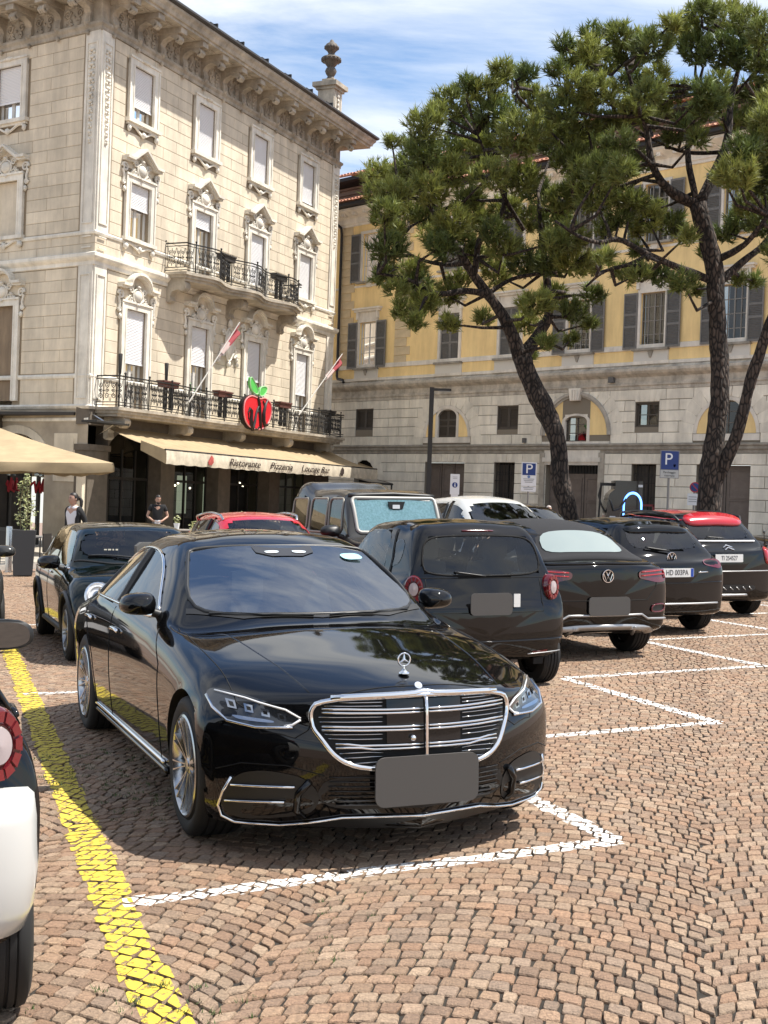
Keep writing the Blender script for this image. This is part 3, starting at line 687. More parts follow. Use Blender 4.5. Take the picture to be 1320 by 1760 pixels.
        for k in range(npan + 1):
            s, dd = at_len(k * pw); a = loc(s, dd, zf); b = loc(s, dd, zf + H + .1); B.tube([a, b], .024, 5); B.ico(b, .045, 1)
            for e in (-.09, .09): p = at_len(min(tot, max(0, k * pw + e))); B.tube([loc(*p, zf + .06), loc(*p, zf + H)], .010, 4)
            if k < npan:
                p, q = np.array(loc(*at_len(k * pw + .10), zf)), np.array(loc(*at_len((k + 1) * pw - .10), zf)); u = (q - p) / np.linalg.norm(q - p); c = (p + q) / 2
                M = Matrix(((u[0], -u[1], 0, c[0]), (u[1], u[0], 0, c[1]), (0, 0, 1, c[2] + .14), (0, 0, 0, 1)))
                rail_scroll(B, M, float(np.linalg.norm(q - p)), H - .22)
        o = B.build('railing', IRON, bal, 60)
        o.matrix_basis = Matrix.Identity(4)
        return bal
    balcony(.25, 17.55, 4.50, 1.0, 1, [1.0, 4.9, 8.7, 12.7, 16.6]); balcony(4.1, 13.1, 9.62, .95, 2.2, [4.45, 8.6, 12.75])
    B = MB(); cartouche(B, 1.5, 1.9, .16, 9); child(root, B, 'coat_of_arms', TRIM, iv @ F1.M(8.62, 0, 7.6), 60)
    # ------------------------------------------------ ground floor: piers, arches, shop glass behind the awning
    piers = [(0, 1.1), (4.3, 5.2), (8.3, 9.2), (12.4, 13.3), (16.6, 18.0)]
    B = MB()
    for a, b in piers: B.box(a, b, -.5, .04, 0 - .6, 3.05); B.box(a - .06, b + .06, -.5, .10, 3.05, 3.25)
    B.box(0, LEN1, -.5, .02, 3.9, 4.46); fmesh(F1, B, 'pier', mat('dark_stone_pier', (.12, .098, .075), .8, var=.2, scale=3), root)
    for (a, b), (c, e) in zip(piers, piers[1:]):
        m_, w_ = (b + c) / 2, (c - b) / 2; B = MB(); N = 16
        arc = [(m_ + w_ * math.cos(x), 3.05 + min(w_, .82) * math.sin(x)) for x in np.linspace(math.pi, 0, N)]
        for i in range(N - 1): B.prism([arc[i], arc[i + 1], (arc[i + 1][0], 3.92), (arc[i][0], 3.92)], -.5, .02, lambda x, z, h: (x, h, z))
        fmesh(F1, B, 'arch_spandrel', _m['dark_stone_pier'], root)
        B = MB(); g = w_ / 2
        for k in range(5): x = b + k * g; B.box(x - .035, x + .035, -.58, -.50, -.4, 3.2)
        B.box(b, c, -.58, -.5, 2.15, 2.24); B.box(b, c, -.58, -.5, .25, .33)
        sf = fmesh(F1, B, 'shop_front', mat('dark_metal_frame', (.05, .045, .04), .4, .6), root)
        B = MB(); B.add([(b, -.54, -.4), (c, -.54, -.4), (c, -.54, 3.9), (b, -.54, 3.9)], [(0, 1, 2, 3)]); o = fmesh(F1, B, 'shop_glass', PANE, root)
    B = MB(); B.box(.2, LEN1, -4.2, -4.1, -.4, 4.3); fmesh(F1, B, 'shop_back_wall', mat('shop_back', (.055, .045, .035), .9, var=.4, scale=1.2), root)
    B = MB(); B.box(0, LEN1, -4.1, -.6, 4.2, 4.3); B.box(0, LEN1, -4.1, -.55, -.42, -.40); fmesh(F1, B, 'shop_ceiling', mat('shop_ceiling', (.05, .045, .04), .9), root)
    B = MB(); r = random.Random(8)
    for k in range(14): B.ico((5.6 + k * .8 + r.uniform(-.3, .3), -.9 - r.random() * 1.8, 2.0 + r.uniform(-.25, .35)), .045, 1)
    fmesh(F1, B, 'pendant_bulb', mat('lit_bulb', (1, .9, .7), .5, emit=(1, .85, .6, 9)), root)
    B = MB(); B.box(9.6, 11.2, -3.9, -3.86, .9, 2.5); B.box(11.5, 12.2, -3.9, -3.86, .9, 2.5); B.box(13.6, 15.2, -3.9, -3.86, .9, 2.5); fmesh(F1, B, 'back_window', mat('courtyard_window', (.5, .5, .4), .5, emit=(.55, .6, .42, .75)), root)
    # shaded side, ground floor
    ops = [(2.0, 4.9, -1, 3.6), (6.2, 9.0, -1, 3.6)]
    wall_panel(F2, 0, LEN2, -.6, 4.46, ops, 0, 'lower_wall', mat('grey_lower_stucco', (.40, .335, .25), .85, var=.22, scale=1.0, bump=.25, bscale=40), root, .5)
    for m_, w_ in ((3.45, 1.45), (7.6, 1.4)):
        B = MB(); arc = [(m_ + w_ * math.cos(x), 2.55 + 1.05 * math.sin(x)) for x in np.linspace(math.pi, 0, 17)]
        for i in range(16): B.prism([arc[i], arc[i + 1], (arc[i + 1][0], 3.62), (arc[i][0], 3.62)], -.45, -.004, lambda x, z, h: (x, h, z))
        fmesh(F2, B, 'arch_spandrel', _m['grey_lower_stucco'], root)
        B = MB(); o2 = [(m_ + (w_ + .30) * math.cos(x), 2.55 + 1.33 * math.sin(x)) for x in np.linspace(math.pi, 0, 17)]
        for i in range(16): B.prism([arc[i], arc[i + 1], o2[i + 1], o2[i]], -.02, .045, lambda x, z, h: (x, h, z))
        fmesh(F2, B, 'archivolt', STUCCO, root, 30)
        B = MB(); B.add([(m_ - w_, -.42, -.5), (m_ + w_, -.42, -.5), (m_ + w_, -.42, 3.6), (m_ - w_, -.42, 3.6)], [(0, 1, 2, 3)]); fmesh(F2, B, 'shop_glass', PANE, root)
        B = MB()
        for k in range(5): x = m_ - w_ + k * w_ / 2; B.box(x - .05, x + .05, -.44, -.36, -.5, 3.5)
        fmesh(F2, B, 'shop_front', _m['dark_metal_frame'], root)
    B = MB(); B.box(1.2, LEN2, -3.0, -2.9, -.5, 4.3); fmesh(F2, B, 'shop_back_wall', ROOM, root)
    sweep(path[:3], [(0, 4.40), (.05, 4.42), (.10, 4.50), (.05, 4.56), (0, 4.57)], 'string_course', TRIM, root)
    sweep([E2, P0], [(0, 4.0), (.03, 4.02), (.03, 4.1), (0, 4.12)], 'string_course', TRIM, root)
    B = MB(); B.box(.45, 1.55, .004, .03, 2.0, 3.6); B.box(.6, 1.4, .03, .05, 2.15, 3.45); fmesh(F2, B, 'stucco_panel', STUCCO, root)
    B = MB(); B.box(.02, .30, -.02, .16, -.5, 2.3); B.box(-.04, .36, -.02, .22, 2.3, 2.5); B.box(-.02, .34, -.02, .2, -.5, .25); fmesh(F2, B, 'corner_pier', STUCCO, root)
    bl.emit(300)
    return root
palazzo()
# ================================================================ yellow palace behind the trees
PY = np.array([-1.874, 62.0]); TY = np.array([.70711, -.70711]); NY = np.array([-.70711, -.70711]); FY = Frame(PY, TY, NY)
def yellow_palace():
    root = empty('yellow_palace', (PY[0], PY[1], -.3), 0, 'long ochre yellow palace with a rusticated pale stone base, arched lunettes and grey louvred shutters', 'building')
    iv = inv_t(root); S0, S1 = -6.0, 31.0
    BASE = mat('rusticated_stone', (.84, .785, .66), .85, var=.12, scale=1.1, bump=.25, bscale=50, world=True, stain=.22)
    BASEJ = mat('stone_joint', (.22, .19, .145), .9)
    OCHRE = mat('ochre_plaster', (.95, .70, .33), .88, var=.08, scale=.8, bump=.15, bscale=40, world=True, stain=.16)
    BANDM = mat('pale_band', (.76, .71, .62), .85, var=.10, scale=2, world=True, stain=.2)
    GREYT = mat('grey_sill_stone', (.30, .275, .23), .85, var=.25, scale=3)
    SHUT = mat('grey_green_shutter', (.165, .16, .15), .6, var=.12, scale=10)
    DOOR = mat('taupe_door', (.155, .125, .105), .6, var=.12, scale=6)
    BROWN = mat('brown_louvre', (.075, .062, .048), .65)
    cs = [1.15, 6.45, 9.93, 13.57, 17.08, 20.55, 24.1, 27.6]
    arches = {6.45: 1.42, 13.57: 1.70, 20.45: 1.38, 27.5: 1.4}
    gops = [(0.55, 1.9, -1, 3.66, 1.22, 2.98, .68), (5.2, 7.58, -1, 3.58), (9.3, 10.44, -1, 3.58), (12.12, 14.8, -1, 3.86), (16.36, 17.48, -1, 3.56), (19.27, 21.5, -1, 3.55), (23.4, 24.6, -1, 3.56), (26.4, 28.6, -1, 3.55)]
    mops = [(.52, 1.71, 5.10, 6.10), (9.38, 10.53, 5.0, 6.02), (16.43, 17.52, 5.0, 5.98), (23.5, 24.6, 5.0, 5.98)]
    lun = [(c, r) for c, r in arches.items()]
    uops = []; two = []
    for c in cs:
        uops.append((c - .56, c + .56, 8.08, 10.25)); two.append((c - .54, c + .54, 12.22, 14.5))
    rects = lambda L: [(o[0], o[1], o[2], o[3]) for o in L]
    lops = [(c - .57, c + .57, 4.70 if r < 1.5 else 4.46, 5.9 if r < 1.5 else 5.45) for c, r in lun]
    wall_panel(FY, S0, S1, -.6, 6.5, rects(gops) + rects(mops) + lops, 0, 'base_wall', BASEJ, root, .4)
    wall_panel(FY, S0, S1, 6.5, 15.6, rects(uops) + rects(two), .02, 'upper_wall', OCHRE, root, .3)
    bl = Blocks(root, BASE)
    aops = [(c - r, c + r, 4.36, 4.72 + r, c, 4.72, r + .02) for c, r in lun]
    bl.courses(FY, S0, S1, .55, 3.97, .43, 1.25, [(o if len(o) > 4 else o) for o in gops], joint=.022, dep=.035, seed=5)
    bl.courses(FY, S0, S1, 4.36, 6.48, .425, 1.25, mops + aops, joint=.022, dep=.035, seed=6)
    # splayed stones over square heads, radial stones round the arches
    def wedge(pts, dep=.042):
        B = MB(); q = [np.array(p) for p in pts]; c = sum(q) / len(q); q = [c + (p - c) * (1 - .012 / max(.05, np.linalg.norm(p - c))) for p in q]; k = [c + (p - c) * (1 - .014 / max(.05, np.linalg.norm(p - c))) for p in q]
        n = len(q); v = [(p[0], -.02, p[1]) for p in q] + [(p[0], dep - .012, p[1]) for p in q] + [(p[0], dep, p[1]) for p in k]
        f = [tuple(range(2 * n, 3 * n))] + [(a + i, a + (i + 1) % n, a + n + (i + 1) % n, a + n + i) for a in (0, n) for i in range(n)]
        B.add(v, f); fmesh(FY, B, 'voussoir', BASE, root)
    for o in [g for g in gops if len(g) == 4] + mops:
        a, b, zt = o[0], o[1], o[3]; top = 3.965 if zt < 4 else 6.475
        if top - zt < .15: continue
        n = 5 if b - a < 1.5 else 7
        for k in range(n):
            u0, u1 = k / n, (k + 1) / n; sp = .16 * (1 if zt < 4 else 1); w = b - a
            wedge([(a + w * u0, zt + .0), (a + w * u1, zt), (a + w * u1 + (u1 - .5) * 2 * sp, top), (a + w * u0 + (u0 - .5) * 2 * sp, top)])
    for c, r in lun + [(1.22, .68)]:
        zs = 4.72 if r > 1 else 2.98; top = 6.475 if r > 1 else 3.965; n = 13 if r > 1 else 7
        for k in range(n):
            a0, a1 = math.pi * k / n, math.pi * (k + 1) / n; P = []
            for a, rr in ((a0, r), (a1, r)): P.append((c + rr * math.cos(a), zs + rr * math.sin(a)))
            for a in (a1, a0):
                ro = r + .62; 
                if zs + ro * math.sin(a) > top: ro = (top - zs) / math.sin(a)
                P.append((c + ro * math.cos(a), zs + ro * math.sin(a)))
            wedge(P[::-1])
    # quoin stones at the joint with the neighbouring building and beside the first window bay
    qb = Blocks(root, mat('quoin_stone', (.58, .47, .30), .85, var=.12, scale=2), 'quoin_stone')
    for k in range(17):
        z = 8.35 + k * .40
        for s in (-.5, 3.35): qb.add(FY, s + (.12 if k % 2 else 0), z, (1.0 if k % 2 else .78), .385, .02, .035)
    qb.emit(300)
    # mouldings
    A, E = PY + TY * S0, PY + TY * S1
    sweep([A, E], [(0, 3.97), (.05, 3.98), (.06, 4.08), (.12, 4.14), (.12, 4.24), (.18, 4.28), (.18, 4.34), (.03, 4.37), (0, 4.37)], 'string_course', GREYT, root)
    sweep([A, E], [(0, 6.47), (.05, 6.48), (.05, 6.60), (.09, 6.64), (.09, 6.72), (.04, 6.74), (.04, 6.96), (.12, 7.02), (.22, 7.08), (.30, 7.18), (.30, 7.28), (.10, 7.34), (.06, 7.40), (.03, 7.44), (0, 7.44)], 'cornice_band', mat('weathered_band', (.50, .455, .38), .85, var=.3, scale=2.5, world=True, stain=.3), root)
    sweep([A, E], [(.02, 8.02), (.07, 8.03), (.07, 8.22), (.02, 8.24)], 'sill_band', BANDM, root)
    sweep([A, E], [(.02, 7.44), (.075, 7.44), (.075, 7.56), (.02, 7.58)], 'sill_band', BANDM, root)
    sweep([A, E], [(.02, 11.95), (.05, 11.96), (.05, 12.05), (.02, 12.06)], 'sill_band', BANDM, root)
    sweep([A, E], [(.02, 14.95), (.08, 14.96), (.08, 15.05), (.14, 15.1), (.14, 15.35), (.40, 15.5), (.62, 15.62), (.62, 15.72), (0, 15.75)], 'cornice', BANDM, root)
    B = MB()
    for k in range(50): s = S0 + .4 + k * .74; B.box(s - .1, s + .1, .14, .5, 15.40, 15.55)
    fmesh(FY, B, 'cornice_block', BANDM, root)
    sweep([A, E], [(.0, 15.75), (.80, 15.75), (.86, 15.80), (.86, 15.95), (.80, 15.97), (0, 15.97)], 'gutter', IRON, root)
    B = MB(); B.box(S0, S1, .02, .10, -.6, .55); B.box(14.9, S1, .10, .22, -.6, .98); fmesh(FY, B, 'plinth', mat('grey_plinth', (.24, .225, .20), .9, var=.25, scale=3, bump=.3), root)
    # tiled roofs: a lower skirt, an attic wall and the upper roof
    TILE = mat('clay_tile', (.40, .155, .095), .85, col2=(.56, .30, .20), scale=9)
    def tiles(d0, z0, d1, z1, name, sa, sb):
        B = MB(); sp_ = .22; n = int((sb - sa) / sp_); L = math.hypot(d0 - d1, z1 - z0); rows = max(2, int(L / .36)); r = random.Random(3)
        for i in range(n):
            s = sa + i * sp_
            for j in range(rows):
                t0, t1 = j / rows, (j + 1.12) / rows; jt = r.uniform(-.012, .012)
                p0 = (d0 + (d1 - d0) * t0, z0 + (z1 - z0) * t0 + .03 + jt); p1 = (d0 + (d1 - d0) * t1, z0 + (z1 - z0) * t1 + .0 + jt)
                v = []
                for d_, z_ in (p0, p1):
                    for x, h in ((-.085, 0), (-.045, .06), (.045, .06), (.085, 0)): v.append((s + x, d_, z_ + h))
                B.add(v, [(0, 1, 5, 4), (1, 2, 6, 5), (2, 3, 7, 6), (0, 3, 2, 1)])
        B.add([(sa, d0, z0), (sb, d0, z0), (sb, d1, z1), (sa, d1, z1)], [(0, 1, 2, 3)])
        tag(fmesh(FY, B, name, TILE, root), kind='stuff')
    tiles(.95, 15.98, -1.2, 16.75, 'skirt_roof_tiles', S0, S1)
    B = MB(); B.box(S0, S1, -1.4, -1.2, 16.3, 17.65); B.box(S0, S1, -1.2, -1.12, 16.95, 17.05); B.box(S0, S1, -1.2, -1.10, 17.2, 17.3); fmesh(FY, B, 'attic_wall', mat('attic_boards', (.23, .16, .12), .85, var=.2, scale=2), root)
    sweep([PY + TY * S0 - NY * 1.2, E - NY * 1.2], [(0, 17.3), (.5, 17.42), (.62, 17.5), (.62, 17.66), (0, 17.7)], 'attic_gutter', IRON, root)
    tiles(-.45, 17.72, -5.2, 19.4, 'roof_tiles', S0, S1)
    B = MB(); q0 = MB().box(S0, S1, -9, -5.2, 17, 19.4); fmesh(FY, q0, 'roof_back', TILE, root)
    # ------------------------------------------------ openings
    def louvre(win, x0, x1, z0, z1, y, m, mid=True, ang=0.0, name='shutter', hinge=None):
        B = MB(); t = .055
        B.box(x0, x0 + t, y, y + .045, z0, z1); B.box(x1 - t, x1, y, y + .045, z0, z1)
        zz = [z0, z1] if not mid else [z0, z0 + (z1 - z0) * .40, z0 + (z1 - z0) * .62, z1]
        B.box(x0 + t, x1 - t, y + .002, y + .043, z0, z0 + .09); B.box(x0 + t, x1 - t, y + .002, y + .043, z1 - .08, z1)
        for z in zz[1:-1]: B.box(x0 + t, x1 - t, y + .002, y + .043, z - .045, z + .045)
        n = int((z1 - z0) / .062); S = MB()
        for k in range(1, n): z = z0 + (z1 - z0) * k / n; S.add([(x0 + t, y + .008, z + .022), (x1 - t, y + .008, z + .022), (x1 - t, y + .046, z - .02), (x0 + t, y + .046, z - .02)], [(0, 1, 2, 3)])
        S.add([(x0 + t, y + .003, z0), (x1 - t, y + .003, z0), (x1 - t, y + .003, z1), (x0 + t, y + .003, z1)], [(0, 1, 2, 3)])
        B.add(S.v, S.f)
        return B.build(name, m, win)
    def sash(win, hw, z0, z1, y, cols, rows, m, t=.05):
        B = MB(); B.box(-hw, hw, y, y + .05, z0, z0 + t); B.box(-hw, hw, y, y + .05, z1 - t, z1)
        for k in range(cols + 1): x = -hw + 2 * hw * k / cols; w = t if k % 2 == 0 else t * .6; B.box(max(-hw, x - w / 2), min(hw, x + w / 2), y - .002, y + .055, z0, z1)
        for k in range(1, rows): z = z0 + (z1 - z0) * k / rows; B.box(-hw, hw, y + .003, y + .047, z - .015, z + .015)
        B.build('sash', m, win)
        MB().add([(-hw, y + .02, z0), (hw, y + .02, z0), (hw, y + .02, z1), (-hw, y + .02, z1)], [(0, 1, 2, 3)]).build('pane', PANE, win)
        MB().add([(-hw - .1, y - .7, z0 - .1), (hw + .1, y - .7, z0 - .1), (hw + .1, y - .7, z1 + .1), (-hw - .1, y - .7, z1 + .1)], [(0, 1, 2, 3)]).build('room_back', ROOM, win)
    GSASH = mat('grey_sash', (.22, .21, .19), .55)
    for i, c in enumerate(cs):
        closed = i in (1, 2)
        for (z0, z1, hw, up_) in ((8.08, 10.25, .56, 0), (12.22, 14.5, .54, 1)):
            iw = iv @ FY.M(c, .02, 0); B = MB(); w = .13
            B.box(-hw - w, -hw, 0, .07, z0, z1 + w); B.box(hw, hw + w, 0, .07, z0, z1 + w); B.box(-hw, hw, 0, .068, z1, z1 + w)
            if not up_:
                B.box(-hw - .08, hw + .08, 0, .05, z1 + w, z1 + .50); B.box(-hw - .30, hw + .30, 0, .16, z1 + .50, z1 + .60); B.box(-hw - .36, hw + .36, 0, .24, z1 + .60, z1 + .68)
                for sx in (-1, 1): a, b = sorted((sx * (hw + .05), sx * (hw + .17))); B.box(a, b, 0, .14, z1 + .15, z1 + .5)
            win = B.build('window', BANDM, root, 0, iw)
            B = MB(); B.box(-hw - .26, hw + .26, 0, .20, z0 - .10, z0 - .01); B.build('sill', GREYT, win)
            if not up_:
                B = MB(); B.box(-hw - .22, hw + .22, 0, .075, 7.57, z0 - .10); B.build('sill_panel', mat('white_panel', (.62, .60, .54), .85), win)
                if not closed:
                    B = MB(); B.prism([(-.12, 7.95), (.12, 7.95), (.03, 7.70), (-.03, 7.70)], .075, .13, lambda a, b, h: (a, h, b)); B.build('sill_corbel', GREYT, win)
                B = MB(); B.box(-hw - .28, hw + .28, 0, .10, 7.45, 7.57); B.build('panel_foot', BANDM, win)
            else:
                B = MB(); B.box(-.16, .16, 0, .12, z0 - .30, z0 - .10); B.build('sill_corbel', BANDM, win)
            if closed:
                louvre(win, -hw, -.005, z0, z1, -.05, SHUT); louvre(win, .005, hw, z0, z1, -.05, SHUT)
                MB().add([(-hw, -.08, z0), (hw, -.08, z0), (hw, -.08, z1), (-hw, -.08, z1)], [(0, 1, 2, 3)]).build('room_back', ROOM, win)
            else:
                louvre(win, -hw - w - .60, -hw - w + .03, z0 - .02, z1 + .02, .075, SHUT); louvre(win, hw + w - .03, hw + w + .60, z0 - .02, z1 + .02, .075, SHUT)
                sash(win, hw, z0, z1, -.16, 4 if i > 2 else 2, 4 if i > 2 else 3, GSASH if i > 2 else SASH)
                if i in (3, 4, 6):
                    B = MB()
                    for a, b in ((-hw + .05, -.10), (.14, hw - .05)): B.add([(x, -.25 + .02 * (k % 2), z) for z in (z0, z1) for k, x in enumerate(np.linspace(a, b, 9))], [(k, k + 1, k + 10, k + 9) for k in range(8)])
                    B.build('curtain', mat('pale_curtain', (.50, .50, .47), .9), win)
    for a, b, c, e in mops:
        m_ = (a + b) / 2; hw = (b - a) / 2; iw = iv @ FY.M(m_, 0, 0); B = MB(); B.box(-hw, -hw + .05, -.2, .0, c, e); B.box(hw - .05, hw, -.2, 0, c, e); B.box(-hw + .05, hw - .05, -.2, 0, c, c + .05); B.box(-hw + .05, hw - .05, -.2, 0, e - .05, e)
        win = B.build('mezzanine_window', BROWN, root, 0, iw)
        if m_ > 16: sash(win, hw - .06, c + .05, e - .05, -.16, 2, 2, mat('brown_sash', (.10, .085, .07), .5))
        else: louvre(win, -hw + .05, -.01, c + .05, e - .05, -.12, BROWN, False); louvre(win, .01, hw - .05, c + .05, e - .05, -.12, BROWN, False)
    for c, r in lun:
        big = r > 1.5; iw = iv @ FY.M(c, 0, 0); zs = 4.72; hw = .56
        B = MB(); N = 24; ang = np.linspace(0, math.pi, N)
        for i in range(N - 1):
            q = [(r * math.cos(a), zs + r * math.sin(a)) for a in ang[i:i + 2]] + [((r - .14) * math.cos(a), zs + (r - .14) * math.sin(a)) for a in ang[i:i + 2][::-1]]; B.prism(q, -.1, .05, lambda a, b, h: (a, h, b))
        if big:
            for i in range(N - 1):
                q = [((r + .06) * math.cos(a), zs + (r + .06) * math.sin(a)) for a in ang[i:i + 2]] + [((r - .06) * math.cos(a), zs + (r - .06) * math.sin(a)) for a in ang[i:i + 2][::-1]]; B.prism(q, .04, .12, lambda a, b, h: (a, h, b))
        lw = B.build('lunette', BANDM if not big else mat('grey_archivolt', (.40, .37, .32), .85, var=.2, scale=3), root, 30, iw)
        pts = [((r - .13) * math.cos(a), zs + (r - .13) * math.sin(a)) for a in ang]
        # ochre infill either side of the window
        for sx in (-1, 1):
            B = MB(); seg = [(sx * (hw + .14), zs)] + [(sx * abs(x), z) for x, z in sorted([(abs(x), z) for x, z in pts if x > 0], reverse=True) if abs(x) > hw + .14]; xs_ = hw + .14; seg.append((sx * xs_, zs + math.sqrt(max(0, (r - .13) ** 2 - xs_ ** 2))))
            B.prism(seg, -.02, .008, lambda a, b, h: (a, h, b)); B.build('ochre_panel', OCHRE, lw)
        B = MB(); wt = 4.70 if not big else 4.46
        sp0, rise = (5.60, .36) if not big else (5.28, .24)
        for sx in (-1, 1): a, b = sorted((sx * hw, sx * (hw + .14))); B.box(a, b, -.14, .03, wt, sp0)
        inn = [(hw * math.cos(a), sp0 + rise * math.sin(a)) for a in np.linspace(0, math.pi, 12)]; oo = [((hw + .14) * math.cos(a), sp0 + (rise + .08) * math.sin(a)) for a in np.linspace(0, math.pi, 12)]
        for i in range(11): B.prism([inn[i], inn[i + 1], oo[i + 1], oo[i]], -.13, .028, lambda a, b, h: (a, h, b))
        for i in range(11): B.prism([inn[i], inn[i + 1], (inn[i + 1][0], sp0 + rise + .05), (inn[i][0], sp0 + rise + .05)], -.13, .009, lambda a, b, h: (a, h, b))
        B.box(-r, r, -.1, .04, wt - .25, wt); B.build('lunette_frame', BANDM, lw)
        ht = sp0 + rise
        if c < 7: louvre(lw, -hw, -.01, wt, ht, -.12, BROWN); louvre(lw, .01, hw, wt, ht, -.12, BROWN)
        else: sash(lw, hw, wt, ht, -.16, 2, 3, _m['brown_sash'])
        if big:
            B = MB(); B.prism([(-.22, 6.12), (.22, 6.12), (.30, 6.62), (-.30, 6.62)], .02, .20, lambda a, b, h: (a, h, b))
            for x in (-.12, 0, .12): B.box(x - .03, x + .03, .20, .24, 6.15, 6.55)
            B.build('keystone', BANDM, lw)
    def door(c, w, zt, leaves, nm='door', pan=3):
        iw = iv @ FY.M(c, 0, 0); B = MB(); B.box(-w / 2, w / 2, -.34, -.28, -.6, zt); dr = B.build(nm, DOOR, root, 0, iw); lw = w / leaves
        for k in range(leaves):
            x0 = -w / 2 + k * lw; F_ = MB()
            for j in range(pan):
                z0 = .1 + (zt - .2) * j / pan; z1 = .1 + (zt - .2) * (j + 1) / pan - .12
                a, b = x0 + .16, x0 + lw - .16
                F_.box(a, b, -.28, -.255, z0, z1, .012); 
                for q in ((a - .05, a, z0 - .05, z1 + .05), (b, b + .05, z0 - .05, z1 + .05), (a, b, z0 - .05, z0), (a, b, z1, z1 + .05)): F_.box(q[0], q[1], -.28, -.235, q[2], q[3])
            F_.build('door_leaf', DOOR, dr)
            F_ = MB(); F_.box(x0 - .012, x0 + .012, -.279, -.27, -.6, zt); F_.build('door_gap', DARKM, dr)
        return dr
    DARKM = mat('dark_gap', (.01, .009, .008), .9)
    door(6.39, 2.36, 3.56, 3); door(20.38, 2.2, 3.53, 2); door(27.5, 2.2, 3.53, 2); d = door(13.46, 2.66, 3.15, 3)
    B = MB(); B.box(-1.33, 1.33, -.34, -.30, 3.15, 3.5)
    for k in range(18): x = -1.3 + k * 2.6 / 17; B.box(x - .02, x + .02, -.28, -.25, 3.15, 3.5)
    B.build('door_grille', mat('black_grille', (.012, .012, .012), .6), d)
    B = MB(); B.box(-1.36, 1.36, -.28, .10, 3.5, 3.62); B.box(-1.45, 1.45, -.28, .16, 3.62, 3.80); B.box(-1.40, 1.40, -.28, .08, 3.80, 4.36); B.build('door_lintel', BANDM, d)
    B = MB()
    for sx in (-1, 1): a, b = sorted((sx * 1.36, sx * 1.62)); B.box(a, b, -.1, .12, -.6, 4.0)
    B.build('door_jamb', mat('grey_jamb', (.38, .345, .285), .85, var=.2, scale=3), d)
    B = MB(); B.box(.55, .80, -.235, -.22, 2.2, 3.0); nb = child(root, B, 'door_notice', mat('notice_paper', (.6, .58, .5), .7), iv @ FY.M(20.38, 0, 0))
    for c, w in ((9.87, 1.14), (16.92, 1.12), (24.0, 1.2)):
        iw = iv @ FY.M(c, 0, 0); B = MB(); B.box(-w / 2, w / 2, -.4, -.36, -.6, 3.58); gw = B.build('barred_window', DARKM, root, 0, iw); B = MB()
        for k in range(7): x = -w / 2 + w * (k + .5) / 7; B.tube([(x, -.08, .6), (x, -.08, 3.55)], .016, 5)
        for z in (1.0, 1.9, 2.8): B.box(-w / 2, w / 2, -.10, -.06, z - .015, z + .015)
        for k in range(6):
            for z in (1.3, 2.2, 3.1): x = -w / 2 + w * (k + 1) / 7; spiral(B, (x, -.08, z), .10, 1.2, .012, (1 if k % 2 else -1, 0, 0))
        B.build('window_bars', IRON, gw)
        B = MB(); B.box(-w / 2 + .02, -.04, -.36, -.34, .4, 3.5); B.box(.04, w / 2 - .02, -.36, -.34, .4, 3.5); B.build('inner_frame', mat('taupe_frame', (.06, .05, .042), .6), gw)
    iw = iv @ FY.M(1.22, 0, 0); B = MB(); B.box(-.7, .7, -.36, -.3, -.6, 3.7); B.build('arched_door', DARKM, root, 0, iw)
    # drainpipe, small fittings
    L = lambda s, d, z: tuple(np.array(FY.pt(s, d, z)) - np.array(root.location))
    B = MB(); B.tube([L(-1.25, .75, 15.85), L(-1.25, .62, 15.5), L(-.85, .16, 14.95), L(-.82, .14, 14.6), L(-.80, .14, 7.75), L(-.72, .16, 7.6), L(-.2, .30, 7.52), L(-.1, .34, 7.38)], .065, 8); B.build('drainpipe', mat('dark_copper_pipe', (.03, .026, .024), .5, .3), root, 60)
    B = MB(); B.box(10.9, 11.05, .02, .16, 4.42, 4.62); B.box(15.2, 15.45, .06, .2, 6.78, 7.0); fmesh(FY, B, 'wall_lamp', mat('lamp_grey_box', (.10, .10, .10), .5), root)
    bl.emit(300)
yellow_palace()
